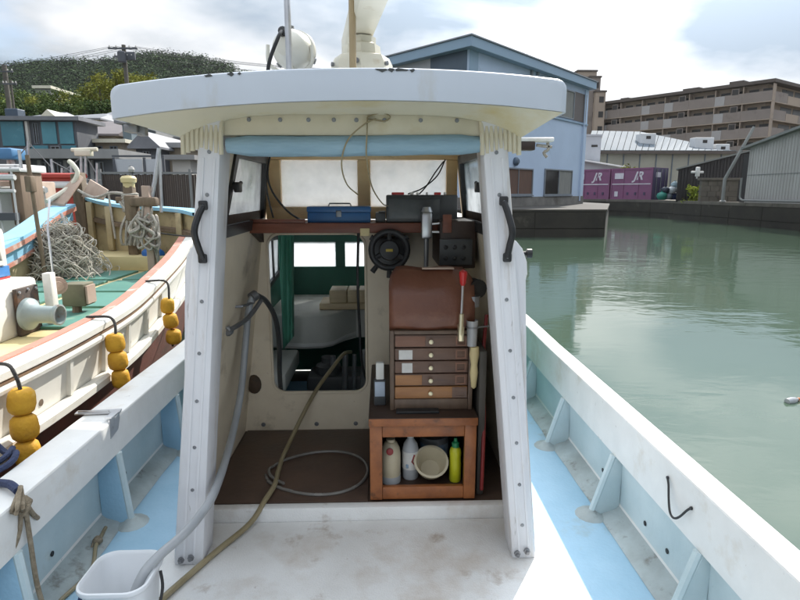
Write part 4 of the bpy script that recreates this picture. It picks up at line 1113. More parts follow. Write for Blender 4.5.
# hoses
t = empty('grey_hose', (-0.72, 2.6, 0.57), 'thick grey hose running from the left cabin wall down into the white bucket', 'hose')
mb = MB(); mb.tube([(-0.668, 2.86, 1.475), (-0.690, 2.84, 1.40), (-0.705, 2.80, 1.23), (-0.704, 2.66, 1.03), (-0.698, 2.42, 0.885), (-0.671, 2.07, 0.835), (-0.698, 1.94, 0.797), (-0.735, 1.84, 0.778), (-0.775, 1.765, 0.766), (-0.812, 1.71, 0.735), (-0.845, 1.68, 0.66)], 0.0172, 12, smooth=6); mb.build('tube', HOSE_G, t)
mb = MB(); mb.tube([(-0.655, 2.875, 1.478), (-0.675, 2.85, 1.465)], 0.027, 12); mb.build('clamp', GREYM, t)
t = empty('dark_hose', (-0.62, 3.0, 1.3), 'short dark hose curving from the same tap down the left side of the doorway', 'hose')
mb = MB(); mb.tube([(-0.655, 2.90, 1.47), (-0.625, 2.98, 1.42), (-0.60, 3.08, 1.30), (-0.605, 3.18, 1.12), (-0.62, 3.235, 0.95), (-0.63, 3.30, 0.80)], 0.014, 10, smooth=6); mb.build('tube', DEVICE, t)
t = empty('tan_hose', (-0.55, 2.6, 0.57), 'long tan hose coming out of the doorway across the cabin floor and the white deck', 'hose')
mb = MB(); mb.tube([(-0.22, 3.72, 0.92), (-0.26, 3.55, 0.955), (-0.33, 3.38, 0.90), (-0.40, 3.25, 0.828), (-0.47, 3.12, 0.72), (-0.525, 3.0, 0.62), (-0.548, 2.86, 0.584), (-0.545, 2.70, 0.583), (-0.535, 2.54, 0.590), (-0.555, 2.41, 0.586), (-0.60, 2.30, 0.540), (-0.70, 2.13, 0.522), (-0.79, 1.93, 0.521), (-0.85, 1.78, 0.521), (-0.90, 1.62, 0.521)], 0.0125, 10, smooth=6); mb.build('tube', HOSE_T, t)
t = empty('clear_hose_coil', (-0.34, 2.7, 0.57), 'single loop of cloudy clear tubing lying on the brown cabin floor', 'hose')
mb = MB(); pts = []
for k in range(30):
    a = 2 * math.pi * k / 26 + 3.3
    rx, ry = 0.262 - 0.03 * (k > 22) * (k - 22) / 7, 0.225 - 0.02 * (k > 20) * (k - 20) / 9
    pts.append((-0.345 + rx * math.cos(a), 2.695 + ry * math.sin(a) + 0.02 * math.sin(2 * a), 0.5775 + (0.012 if k > 24 else 0.0)))
mb.tube(pts, 0.0078, 8, smooth=3); mb.tube([(-0.58, 2.60, 0.579), (-0.52, 2.54, 0.579), (-0.44, 2.50, 0.579)], 0.0078, 8, smooth=4); mb.build('tube', HOSE_C, t)

# bucket
t = empty('bucket', (-0.862, 1.66, 0.512), 'white rounded square plastic bucket on the blue side deck with the grey hose in it', 'bucket')
def rsq(cx_, cy_, h, r, z, n=6):
    out = []
    for ax_, ay_, a0 in ((1, 1, 0), (-1, 1, 90), (-1, -1, 180), (1, -1, 270)):
        for k in range(n + 1):
            a = R(a0 + 90 * k / n)
            out.append(Vector((cx_ + ax_ * (h - r) + r * math.cos(a), cy_ + ay_ * (h - r) + r * math.sin(a), z)))
    return out
bx, by = -0.893, 1.722
mb = MB()
V_ = mb.grid([rsq(bx, by, h, r, 0.512 + (z - 0.512) * 0.8) for h, r, z in ((0.082, 0.045, 0.512), (0.090, 0.05, 0.54), (0.105, 0.055, 0.765), (0.114, 0.06, 0.770), (0.117, 0.062, 0.780), (0.115, 0.061, 0.792), (0.109, 0.057, 0.794), (0.101, 0.053, 0.78), (0.084, 0.045, 0.55), (0.077, 0.04, 0.53))], closed=True)
mb.bm.faces.new(V_[0][::-1]); mb.bm.faces.new(V_[-1]); mb.build('body', BUCKW, t, smooth=50)
mb = MB(); mb.tube([(bx + 0.118, by + 0.03, 0.712), (bx + 0.129, by + 0.01, 0.66), (bx + 0.126, by - 0.04, 0.60), (bx + 0.12, by - 0.08, 0.55)], 0.0055, 8, smooth=5); mb.build('handle', BLACK, t)
mb = MB(); mb.tube([(bx - 0.118, by - 0.01, 0.70), (bx - 0.125, by - 0.05, 0.65)], 0.008, 8); mb.build('handle_lug', ROPEB, t)

# alloy bracket on the left rail
t = empty('rail_bracket', (-1.28, 2.44, 1.0), 'bent aluminium bracket lying over the left rail', 'bracket')
mb = MB(); mb.prism([(-1.40, 2.44, 1.006), (-1.405, 2.475, 1.006), (-1.215, 2.50, 1.006), (-1.195, 2.40, 1.006), (-1.225, 2.40, 1.006), (-1.24, 2.455, 1.006)], (0, 0, 0.006)); mb.prism([(-1.208, 2.365, 1.010), (-1.206, 2.455, 1.010), (-1.206, 2.455, 0.985), (-1.206, 2.43, 0.94), (-1.207, 2.36, 0.925)], (-0.006, 0, 0)); mb.box(-1.235, -1.204, 2.375, 2.45, 1.0125, 1.018); mb.build('plate', ALU, t)
mb = MB(); mb.box(-1.39, -1.25, 2.452, 2.456, 1.012, 1.022); mb.build('lip', ALU, t)
# ropes on the left rail
t = empty('mooring_rope', (-1.36, 1.95, 1.0), 'navy and brown mooring rope looped over the left rail beside the nearest yellow floats', 'rope')
mb = MB(); mb.tube([(-1.60, 2.18, 1.02), (-1.50, 2.12, 0.98), (-1.40, 2.03, 1.025), (-1.375, 1.95, 1.02), (-1.43, 1.88, 1.0), (-1.55, 1.85, 0.95), (-1.62, 1.9, 0.96)], 0.012, 8, smooth=5)
mb.tube([(-1.43, 2.06, 1.03), (-1.41, 1.98, 1.03), (-1.45, 1.90, 1.01), (-1.56, 1.92, 0.97)], 0.011, 8, smooth=5); mb.build('navy_loop', ROPEB, t)
mb = MB(); mb.tube([(-1.62, 2.13, 1.01), (-1.50, 2.06, 0.99), (-1.42, 1.99, 1.02), (-1.46, 1.93, 1.0), (-1.60, 1.95, 0.96)], 0.013, 8, smooth=5); mb.build('brown_loop', ROPE, t)
t = empty('hanging_rope', (-1.22, 1.72, 1.0), 'frayed knotted rope hanging over the left rail down to the blue deck', 'rope')
mb = MB(); mb.tube([(-1.33, 1.82, 1.015), (-1.27, 1.79, 1.025), (-1.225, 1.76, 1.018)], 0.014, 8, smooth=4); mb.build('navy_turn', ROPEB, t)
mb = MB()
for k in range(7):
    mb.tube([(-1.21, 1.755, 1.0 + 0.006 * k), (-1.19 + 0.012 * math.cos(k * 2), 1.735 - 0.01 * k, 0.985), (-1.185 - 0.01 * k, 1.715 + 0.014 * k, 0.955 - 0.010 * (k % 3))], 0.008, 6, smooth=3)
mb.lathe([(0, -0.024), (0.022, -0.010), (0.024, 0.008), (0, 0.026)], (-1.197, 1.742, 0.985), (0.3, 0.2, 1), 10); mb.build('knot', ROPE, t, smooth=60)
mb = MB(); mb.tube([(-1.195, 1.74, 0.98), (-1.19, 1.735, 0.86), (-1.17, 1.71, 0.70), (-1.13, 1.68, 0.56), (-1.10, 1.62, 0.495)], 0.008, 8, smooth=5); mb.tube([(-1.195, 1.745, 0.98), (-1.20, 1.78, 0.92), (-1.205, 1.81, 0.885)], 0.008, 8, smooth=3); mb.tube([(-1.2, 1.73, 0.98), (-1.205, 1.715, 0.90), (-1.215, 1.69, 0.85)], 0.007, 8, smooth=3); mb.build('tail', ROPE, t)
t = empty('deck_line', (-1.2, 2.1, 0.5), 'thin brown line with a knot lying along the blue side deck', 'rope')
mb = MB(); mb.tube([(-1.262, 2.34, 0.505), (-1.25, 2.28, 0.508), (-1.235, 2.20, 0.512), (-1.21, 2.13, 0.494), (-1.19, 2.06, 0.490), (-1.20, 1.98, 0.490), (-1.22, 1.88, 0.490), (-1.21, 1.78, 0.490), (-1.22, 1.65, 0.490)], 0.0085, 8, smooth=5); mb.build('line', HOSE_T, t)
mb = MB(); mb.lathe([(0, -0.022), (0.018, -0.012), (0.020, 0.008), (0.0, 0.022)], (-1.240, 2.225, 0.518), (0.2, 1, 0.1), 10); mb.tube([(-1.252, 2.22, 0.52), (-1.255, 2.19, 0.495)], 0.006, 6); mb.build('knot', ROPE, t, smooth=60)
# wire hook over the right rail
t = empty('wire_hook', (1.03, 1.76, 0.9), 'bent dark wire hook hanging on the inner face of the right rail', 'hook')
mb = MB(); mb.tube([(1.079, 1.93, 0.930), (1.074, 1.91, 0.915), (1.066, 1.885, 0.872), (1.058, 1.855, 0.838), (1.056, 1.825, 0.832), (1.062, 1.80, 0.850), (1.074, 1.775, 0.892), (1.080, 1.765, 0.905)], 0.0042, 8, smooth=5)
for p in ((1.083, 1.933, 0.932), (1.083, 1.763, 0.907)):
    mb.lathe([(0.007, 0), (0.006, 0.006), (0, 0.007)], p, (-1, 0, 0), 8)
mb.build('wire', BLACK, t)

# ================================================================== THE NEIGHBOURING BOAT
nb = empty('work_boat', (-2.4, 3.5, 0.0), 'white work boat with turquoise hatch boards and sky blue bow moored alongside', 'boat')
NR = [(-2.0, -1.95, 1.36), (0.6, -1.72, 1.30), (1.5, -1.63, 1.27), (2.4, -1.60, 1.252), (3.1, -1.60, 1.258), (3.7, -1.63, 1.278), (4.3, -1.68, 1.35), (5.0, -1.75, 1.452), (5.7, -1.87, 1.56)]
def cat_curve(P, n):
    out = []
    for i in range(len(P) - 1):
        p0 = Vector(P[max(0, i - 1)]); p1 = Vector(P[i]); p2 = Vector(P[i + 1]); p3 = Vector(P[min(len(P) - 1, i + 2)])
        for k in range(n):
            t = k / n
            out.append(0.5 * ((2 * p1) + (p2 - p0) * t + (2 * p0 - 5 * p1 + 4 * p2 - p3) * t * t + (3 * p1 - p0 - 3 * p2 + p3) * t ** 3))
    out.append(Vector(P[-1]))
    return out
RC = cat_curve(NR, 5)                        # (Y, X, z) of the outer edge of the near rail
def nb_strip(name, sec, m, par=nb, closed=True, smooth=30, C=RC):
    q = MB(); q.grid([[Vector((c.y + dx, c.x, c.z + dz)) for dx, dz in sec] for c in C], closed=closed)
    return q.build(name, m, par, smooth=smooth)
hullp = nb_strip('hull_side', [(-0.03, -0.06), (-0.03, -0.10), (-0.055, -0.30), (-0.06, -0.345)], NBW, closed=False)
nb_strip('bottom', [(-0.058, -0.343), (-0.075, -0.52), (-0.14, -0.85), (-0.40, -1.5)], BOOT, closed=False, smooth=60)
nb_strip('cap_rail', [(-0.10, 0.002), (-0.012, 0.006), (0, -0.004), (0, -0.035), (-0.012, -0.044), (-0.10, -0.05)], NBW)
nb_strip('red_stripe', [(-0.165, 0.004), (-0.101, 0.009), (-0.101, -0.045), (-0.165, -0.10)], REDSTR)
nb_strip('moulding', [(-0.03, -0.058), (0.004, -0.062), (0.008, -0.075), (0.004, -0.092), (-0.03, -0.098)], NBW)
nb_strip('moulding_groove', [(-0.028, -0.044), (-0.006, -0.046), (-0.006, -0.057), (-0.028, -0.060)], mat('brown_groove', (0.22, 0.13, 0.07), (0.14, 0.08, 0.05), 8, 0.7))
nb_strip('rub_rail', [(-0.05, -0.30), (0.0, -0.295), (0.012, -0.31), (0.012, -0.345), (0.0, -0.355), (-0.05, -0.36)], NBW)
for i in range(9):                            # battens down the topside
    c = RC[6 + i * 3]
    q = MB(); q.hexa([(c.y - 0.056, c.x - 0.012, c.z - 0.296), (c.y - 0.030, c.x - 0.012, c.z - 0.296), (c.y - 0.030, c.x + 0.016, c.z - 0.296), (c.y - 0.056, c.x + 0.016, c.z - 0.296),
                      (c.y - 0.032, c.x - 0.012, c.z - 0.10), (c.y - 0.012, c.x - 0.012, c.z - 0.10), (c.y - 0.012, c.x + 0.016, c.z - 0.10), (c.y - 0.032, c.x + 0.016, c.z - 0.10)])
    q.build('batten', NBW, nb)
for i in (10, 16, 24):                        # overflow holes
    c = RC[i]; q = MB(); q.lathe([(0.018, 0), (0.018, 0.006), (0.010, 0.007)], (c.y - 0.052, c.x + 0.05, c.z - 0.245), (1, 0, 0), 12); q.build('overflow_hole', OLDW, nb)
# the rest of the hull: bow and far side
FAR = [(-2.0, -3.25, 1.36), (0.6, -3.25, 1.30), (3.5, -3.22, 1.34), (5.0, -3.28, 1.60), (6.0, -3.47, 1.80), (6.45, -3.53, 1.87)]
BOW = [(5.70, -1.87, 1.80), (5.95, -2.10, 1.825), (6.20, -2.45, 1.84), (6.42, -2.90, 1.862), (6.58, -3.22, 1.90), (6.66, -3.42, 1.95)]
q = MB(); pts = [Vector((x, y, z)) for y, x, z in NR]; far = [Vector((x, y, z)) for y, x, z in FAR]
q.grid([[v + Vector((0, 0, -0.02)) for v in far], [v + Vector((0.02, 0, -0.6)) for v in far], [v + Vector((0.35, 0, -1.6)) for v in far]]); q.build('far_hull_side', NBW, nb, smooth=60)
BC = cat_curve(BOW, 4)
def bow_strip(name, fn, m, closed=True, C=BC):
    rows = []
    for i, c in enumerate(C):
        d = (C[min(i + 1, len(C) - 1)] - C[max(i - 1, 0)]); tdir = Vector((d.y, d.x, 0)).normalized(); nrm = Vector((-tdir.y, tdir.x, 0))   # towards the inside (aft)
        base = Vector((c.y, c.x, c.z))
        rows.append([base - nrm * a + Vector((0, 0, b)) for a, b in fn])
    q = MB(); q.grid(rows, closed=closed)
    return q.build(name, m, nb, smooth=40)
bow_strip('bow_cap', [(-0.02, 0), (0.20, 0.0), (0.20, -0.035), (-0.02, -0.035)], SKYB)
bow_strip('bow_bulwark', [(0.02, -0.036), (0.05, -0.036), (0.05, -0.62), (0.02, -0.62)], TANI)
bow_strip('bow_stringer', [(-0.03, -0.21), (0.019, -0.20), (0.019, -0.26), (-0.03, -0.25)], OLDW)
bow_strip('bow_hull', [(0.06, -0.03), (0.10, -0.6), (0.2, -1.6)], NBW, closed=False)
for i in (4, 9, 14, 18):
    c = BC[i]; q = MB(); q.box(c.y - 0.03, c.y + 0.03, c.x - 0.07, c.x - 0.0, 1.35, c.z - 0.04, 0.006); q.build('bow_frame', TANI, nb)
FC = cat_curve(FAR[2:], 5)
def far_strip(name, sec, m):
    q = MB(); q.grid([[Vector((c.y + a, c.x, c.z + b)) for a, b in sec] for c in FC], closed=True); return q.build(name, m, nb, smooth=40)
far_strip('far_cap', [(-0.10, 0.0), (0.11, 0.0), (0.11, -0.03), (-0.10, -0.03)], SKYB)
far_strip('far_cap_edge', [(0.06, -0.031), (0.115, -0.031), (0.115, -0.075), (0.06, -0.075)], REDSTR)
far_strip('far_blue_band', [(0.03, -0.076), (0.07, -0.076), (0.07, -0.18), (0.03, -0.18)], SKYB)
far_strip('far_brown_band', [(0.03, -0.181), (0.085, -0.181), (0.085, -0.215), (0.03, -0.215)], REDSTR)
far_strip('far_bulwark', [(0.0, -0.216), (0.04, -0.216), (0.04, -0.6), (0.0, -0.6)], TANI)
# deck, hatch boards, foredeck step
q = MB(); q.prism([(-1.74, -1.5, 1.10), (-1.75, 3.7, 1.10), (-1.80, 4.6, 1.10), (-1.95, 5.9, 1.10), (-3.24, 5.9, 1.10), (-3.24, -1.5, 1.10)], (0, 0, 0.085)); q.build('deck', BUFF, nb, smooth=0)
ys = [3.30, 3.92, 4.56, 5.20, 5.86]
for j in range(4):
    for i, (a, b) in enumerate(((-3.16, -2.52), (-2.43, -1.84))):
        q = MB(); q.box(a, b - (0.06 if j == 3 and i == 1 else 0), ys[j] + 0.045, ys[j + 1] - 0.035, 1.186, 1.205, 0.004); q.build('hatch_board', TEALP, nb)
q = MB(); q.prism([(-1.98, 5.90, 1.186), (-2.0, 6.05, 1.186), (-2.3, 6.28, 1.186), (-2.75, 6.5, 1.186), (-3.3, 6.55, 1.186), (-3.36, 5.90, 1.186)], (0, 0, 0.155), 0.008); q.build('foredeck', BUFF, nb)
q = MB(); q.box(-2.28, -2.24, 5.893, 5.90, 1.19, 1.33); q.build('deck_seam', OLDW, nb)
# stem head, bitts
q = MB(); q.hexa([(-3.50, 6.58, 1.4), (-3.38, 6.58, 1.4), (-3.38, 6.72, 1.4), (-3.50, 6.72, 1.4), (-3.54, 6.62, 2.20), (-3.42, 6.62, 2.22), (-3.42, 6.74, 2.22), (-3.54, 6.74, 2.20)], 0.01); stem = q.build('stem_post', OLDW, nb)
q = MB(); q.prism([(-3.62, 6.30, 1.86), (-3.44, 6.60, 2.18), (-3.38, 6.60, 2.14), (-3.45, 6.28, 1.84)], (0, 0, 0.03), 0.004); q.prism([(-3.40, 6.55, 1.95), (-3.10, 6.42, 1.91), (-3.05, 6.45, 2.02), (-3.30, 6.58, 2.14)], (0, 0.03, 0), 0.004); q.build('knee', PINKW, stem)
q = MB(); q.tube([(-3.60, 6.22, 1.90), (-3.50, 6.50, 2.05), (-3.42, 6.56, 2.20), (-3.47, 6.58, 2.30), (-3.52, 6.60, 2.34)], 0.026, 8, smooth=4); q.build('curved_timber', RADW, stem)
bitt = MB(); bitt.box(-2.71, -2.61, 6.05, 6.15, 1.34, 2.06, 0.01); bo = bitt.build('bitt_post', OLDW, nb)
q = MB(); q.lathe([(0.055, 2.045), (0.058, 2.07), (0.058, 2.09), (0.075, 2.10), (0.080, 2.14), (0.06, 2.165), (0, 2.17)], (-2.66, 6.10, 0), n=14); q.build('bitt_cap', BUFF, bo)
q = MB(); q.box(-2.80, -2.52, 6.06, 6.13, 1.88, 1.95, 0.01); q.build('bitt_bar', OLDW, bo)
q = MB()
rr = random.Random(5)
for k in range(9):
    z = 1.80 + 0.022 * k
    q.tube([(-2.66 + 0.075 * math.cos(a), 6.10 + 0.075 * math.sin(a), z + 0.006 * math.sin(a * 2 + k)) for a in [i * 0.52 for i in range(12)]], 0.012, 6, closed=True)
for k in range(5):
    q.tube([(-2.66 + 0.08 * math.cos(k), 6.02, 1.90), (-2.72 + 0.05 * k, 5.98, 1.65), (-2.74 + 0.04 * k, 6.0, 1.45), (-2.66 + 0.02 * k, 6.02, 1.55), (-2.58, 6.0, 1.72), (-2.60, 6.02, 1.88)], 0.013, 6, smooth=4)
q.build('bitt_rope', ROPEG, bo, smooth=60)
q = MB(); q.box(-2.34, -2.27, 5.62, 5.69, 1.186, 2.06, 0.008); b2 = q.build('rail_post', PINKW, nb)
q = MB(); q.tube([(-2.32, 5.70, 1.80), (-2.24, 5.72, 2.10), (-2.18, 5.74, 2.42)], 0.022, 8); q.tube([(-2.20, 5.72, 1.80), (-2.19, 5.74, 2.12), (-2.18, 5.74, 2.42)], 0.016, 8); q.build('leaning_pole', ALU, b2)
q = MB(); q.box(-2.46, -2.20, 5.60, 5.70, 1.86, 1.95, 0.02); q.box(-2.52, -2.40, 5.62, 5.72, 1.72, 1.97, 0.02); q.build('post_block', OLDW, b2)
q = MB()
for k in range(11):
    a = rr.uniform(0, 6)
    p0 = Vector((-2.30, 5.62, 1.66 + 0.015 * k))
    q.tube([p0 + Vector((0.08 * math.cos(a), 0.06 * math.sin(a), 0)), p0 + Vector((rr.uniform(-0.14, 0.12), rr.uniform(-0.1, 0.0), rr.uniform(-0.2, 0.05))), p0 + Vector((rr.uniform(-0.18, 0.14), rr.uniform(-0.1, 0.05), rr.uniform(-0.36, -0.12))), p0 + Vector((rr.uniform(-0.1, 0.1), 0, rr.uniform(-0.1, 0.1)))], 0.013, 6, smooth=4)
q.build('post_rope', ROPEG, b2, smooth=60)
q = MB(); q.tube([(-3.40, 6.50, 2.02), (-3.18, 6.40, 1.94), (-2.95, 6.30, 1.99), (-2.72, 6.12, 1.98)], 0.016, 8, smooth=5); q.tube([(-2.95, 6.25, 1.98), (-2.93, 6.22, 1.80), (-2.90, 6.20, 1.50)], 0.012, 6, smooth=3); q.build('bow_line', ROPEG, nb)
# trunk cabin, wheelhouse and hauler near the camera
q = MB(); q.box(-3.05, -2.09, 0.2, 3.42, 1.18, 1.50, 0.025); trunk = q.build('trunk_cabin', NBW, nb)
q = MB(); q.box(-3.0, -2.215, 0.3, 3.38, 1.502, 1.80, 0.03); wh = q.build('wheelhouse', NBW, nb)
q = MB(); q.box(-2.222, -2.205, 2.55, 3.36, 1.515, 1.575, 0.003); q.build('blue_band', mat('royal_blue_paint', (0.05, 0.20, 0.48), None, 8, 0.4), wh)
q = MB(); q.box(-2.222, -2.205, 2.55, 3.36, 1.460, 1.512, 0.003); q.build('red_band', mat('bright_red_paint', (0.50, 0.04, 0.04), None, 8, 0.4), wh)
q = MB(); q.ring([Vector((-2.216, y, z)) for y, z in ((2.75, 1.585), (3.33, 1.585), (3.30, 1.775), (2.75, 1.775))], [Vector((-2.216, y, z)) for y, z in ((2.78, 1.61), (3.295, 1.61), (3.265, 1.75), (2.78, 1.75))], (0.02, 0, 0)); wf = q.build('window', NBW, wh)
q = MB(); q.prism([(-2.212, y, z) for y, z in ((2.782, 1.612), (3.292, 1.612), (3.262, 1.748), (2.782, 1.748))], (0.006, 0, 0)); q.build('pane', mat('dim_green_glass', (0.16, 0.20, 0.16), (0.10, 0.13, 0.11), 3, 0.12), wf, smooth=0)
q = MB(); q.box(-2.085, -2.06, 3.17, 3.37, 1.19, 1.46, 0.004); hp = q.build('hauler_plate', mat('rusted_plate', (0.085, 0.06, 0.048), (0.05, 0.038, 0.032), 9, 0.7, stain=[(RUST, 8, 0.56, 0.15)]), nb)
for yy, zz_ in ((3.19, 1.44), (3.345, 1.44), (3.19, 1.34), (3.345, 1.36), (3.27, 1.445)):
    q = MB(); q.lathe([(0.009, 0), (0.008, 0.008), (0, 0.01)], (-2.06, yy, zz_), (1, 0, 0), 8); q.build('bolt', ALU, hp)
q = MB(); q.lathe([(0.095, 0), (0.092, 0.02), (0.070, 0.035), (0.052, 0.06), (0.048, 0.16), (0.06, 0.17), (0.062, 0.19), (0.052, 0.192), (0.044, 0.15), (0, 0.14)], (-2.058, 3.24, 1.305), (1, -0.05, -0.02), 24); q.build('hauler_drum', GREYP, hp, smooth=40)
q = MB(); q.box(-2.05, -2.0, 3.40, 3.46, 1.19, 1.52, 0.006); q.build('white_stanchion', NBW, nb)
q = MB(); q.lathe([(0.05, 0), (0.055, 0.01), (0.055, 0.05), (0.03, 0.055), (0.03, 0.075), (0, 0.08)], (-2.07, 3.58, 1.42), (0.6, -0.8, 0), 16); q.build('rusty_pulley', PINKW, nb)
q = MB(); q.box(-2.13, -1.98, 3.72, 3.86, 1.25, 1.40, 0.006); ob_ = q.build('olive_box', mat('olive_paint', (0.15, 0.14, 0.08), (0.10, 0.09, 0.055), 7, 0.6), nb)
q = MB(); q.box(-1.978, -1.965, 3.735, 3.845, 1.265, 1.385); q.build('box_face', PINKW, ob_)
q = MB(); q.tube([(-2.06, 3.76, 1.2), (-2.06, 3.78, 1.30)], 0.03, 8); q.build('box_leg', OLDW, ob_)
q = MB(); q.tube([(-2.30, 3.95, 1.21), (-2.33, 4.0, 1.75), (-2.35, 4.1, 1.95)], 0.008, 6); q.build('thin_stay', ALU, nb)
q = MB(); q.tube([(-3.10, 5.2, 1.2), (-3.12, 5.18, 2.32)], 0.018, 8); q.box(-3.15, -3.09, 5.14, 5.22, 2.0, 2.14, 0.01); q.build('lamp_stanchion', OLDW, nb)
q = MB(); q.tube([(-2.98, 5.5, 1.2), (-3.02, 5.5, 1.65), (-3.06, 5.5, 1.80)], 0.014, 8); q.build('thin_stay', ALU, nb)

# net heap
rr = random.Random(11)
V, q = None, MB()
for k in range(700):
    c = Vector((-3.10 + rr.gauss(0, 0.125), 5.50 + rr.gauss(0, 0.13), 0))
    h = max(0, 0.50 - 1.25 * math.hypot(c.x + 3.10, (c.y - 5.52) * 1.2))
    c.z = 1.22 + h * rr.uniform(0.6, 1.1)
    a0 = rr.uniform(0, 6.28); rx = rr.uniform(0.05, 0.17); ry = rr.uniform(0.04, 0.12)
    q.tube([c + Vector((rx * math.cos(a0 + i * 0.7), ry * math.sin(a0 + i * 0.7) * 0.8, 0.06 * math.sin(i * 1.3 + k) - 0.25 * abs(rx * math.cos(a0 + i * 0.7)))) for i in range(rr.randint(4, 8))], rr.choice((0.0028, 0.004, 0.006)), 4, smooth=3)
q.lathe([(0.36, 1.21), (0.28, 1.28), (0.18, 1.36), (0.10, 1.42), (0, 1.45)], (-3.10, 5.58, 0), n=14, sx=0.9, sy=0.75)
tag(q.build('net_heap', mat('grey_net_cord', (0.58, 0.54, 0.46), (0.34, 0.31, 0.26), 18, 0.9, 0.5, 90), smooth=70), 'untidy heap of grey nets and cord on the turquoise hatch boards', 'fishing net')
q = MB()
rows = []
for j in range(7):
    t = j / 6; r = 0.115 * math.sin(math.pi * (0.5 - 0.5 * t) if t > 0 else math.pi / 2) if t < 1 else 0.01
    rows.append([Vector((-2.42 + (r + 0.015 * math.sin(k * 2.3 + j)) * math.cos(k * 0.45), 5.98 + (r * 0.7 + 0.01 * math.cos(k * 1.7)) * math.sin(k * 0.45), 1.342 + 0.135 * t)) for k in range(14)])
q.grid(rows, closed=True)
tag(q.build('blue_sack', mat('bright_blue_tarp', (0.015, 0.13, 0.42), (0.01, 0.09, 0.30), 10, 0.5, 0.4, 20), smooth=60), 'small bright blue sack beside the post on the buff foredeck', 'sack')

# yellow float fenders hung between the two boats
lab = ['string of three yellow floats nearest the camera between the two boats', 'middle string of three yellow floats hanging on the white hull', 'farthest string of yellow floats beside the white wheelhouse post']
for i, (x, y, zs, ry) in enumerate(((-1.535, 2.30, (1.125, 1.012, 0.90), 2.30), (-1.545, 3.19, (1.14, 1.035, 0.93), 3.22), (-1.565, 4.08, (1.178, 1.067, 0.95), 4.12))):
    t = empty('float_fender', (x, y, zs[2] - 0.06), lab[i], 'fender', 'yellow float fenders hanging between the boats')
    rf = random.Random(20 + i)
    for k, z in enumerate(zs):
        dx, dy = (0.006 * (k - 1) * (1 + i), 0.012 * (k - 1))
        tl = Vector((rf.uniform(-0.12, 0.12), rf.uniform(-0.12, 0.12), 1))
        e_ = rf.uniform(0.94, 1.05); f_ = rf.uniform(0.93, 1.0)
        q = MB(); q.lathe([(0.012, -0.056 * f_), (0.036 * e_, -0.053 * f_), (0.048 * e_, -0.040), (0.053 * e_, -0.015), (0.051 * e_, 0.02), (0.047 * e_, 0.040), (0.035 * e_, 0.053 * f_), (0.012, 0.056 * f_)], (x + dx, y - dy, z), tl, 18)
        q.build('float', FLOAT, t, smooth=50)
    zr = 1.262 if i < 2 else 1.335
    q = MB(); q.tube([(x - 0.22, ry + 0.10, zr + 0.005), (x - 0.14, ry + 0.05, zr + 0.018), (x - 0.05, ry + 0.02, zr + 0.022), (x - 0.012, ry, zr - 0.01), (x, y + 0.005, zs[0] + 0.05), (x, y, zs[1]), (x + 0.006, y - 0.012, zs[2] - 0.075)], 0.008, 8, smooth=5)
    q.build('rope', ROPED, t)
# line across the bows
q = MB(); q.tube([(-2.30, 5.62, 1.62), (-1.9, 5.5, 1.58), (-1.5, 5.3, 1.60), (-0.94, 5.05, 1.62)], 0.008, 6, smooth=4)
tag(q.build('tie_line', ROPED), 'thin dark line tied from the foredeck post towards the wheelhouse', 'rope')

# ================================================================== BUILDINGS ON THE RIGHT
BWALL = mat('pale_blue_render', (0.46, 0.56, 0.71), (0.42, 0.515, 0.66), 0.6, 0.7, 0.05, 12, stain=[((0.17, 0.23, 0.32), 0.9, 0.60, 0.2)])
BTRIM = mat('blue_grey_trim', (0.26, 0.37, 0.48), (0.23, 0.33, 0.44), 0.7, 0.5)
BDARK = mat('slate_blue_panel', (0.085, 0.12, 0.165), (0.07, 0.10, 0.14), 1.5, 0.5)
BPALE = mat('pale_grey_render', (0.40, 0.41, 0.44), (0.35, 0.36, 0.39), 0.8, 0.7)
GLASSD = mat('dark_window_glass', (0.040, 0.036, 0.034), (0.028, 0.026, 0.026), 2, 0.08)
CURTN = mat('brown_curtain', (0.15, 0.085, 0.06), (0.10, 0.06, 0.045), 3, 0.8, stretch=(6, 6, 0.5))
CURTG = mat('grey_blind', (0.26, 0.26, 0.24), (0.18, 0.18, 0.17), 3, 0.8, stretch=(6, 6, 0.5))
PLINTH = mat('stained_plinth', (0.22, 0.21, 0.19), (0.14, 0.13, 0.12), 1.5, 0.85, stain=[((0.09, 0.08, 0.065), 1.2, 0.52, 0.2)])
FRMG = mat('grey_window_frame', (0.22, 0.24, 0.27), (0.18, 0.20, 0.22), 4, 0.4)

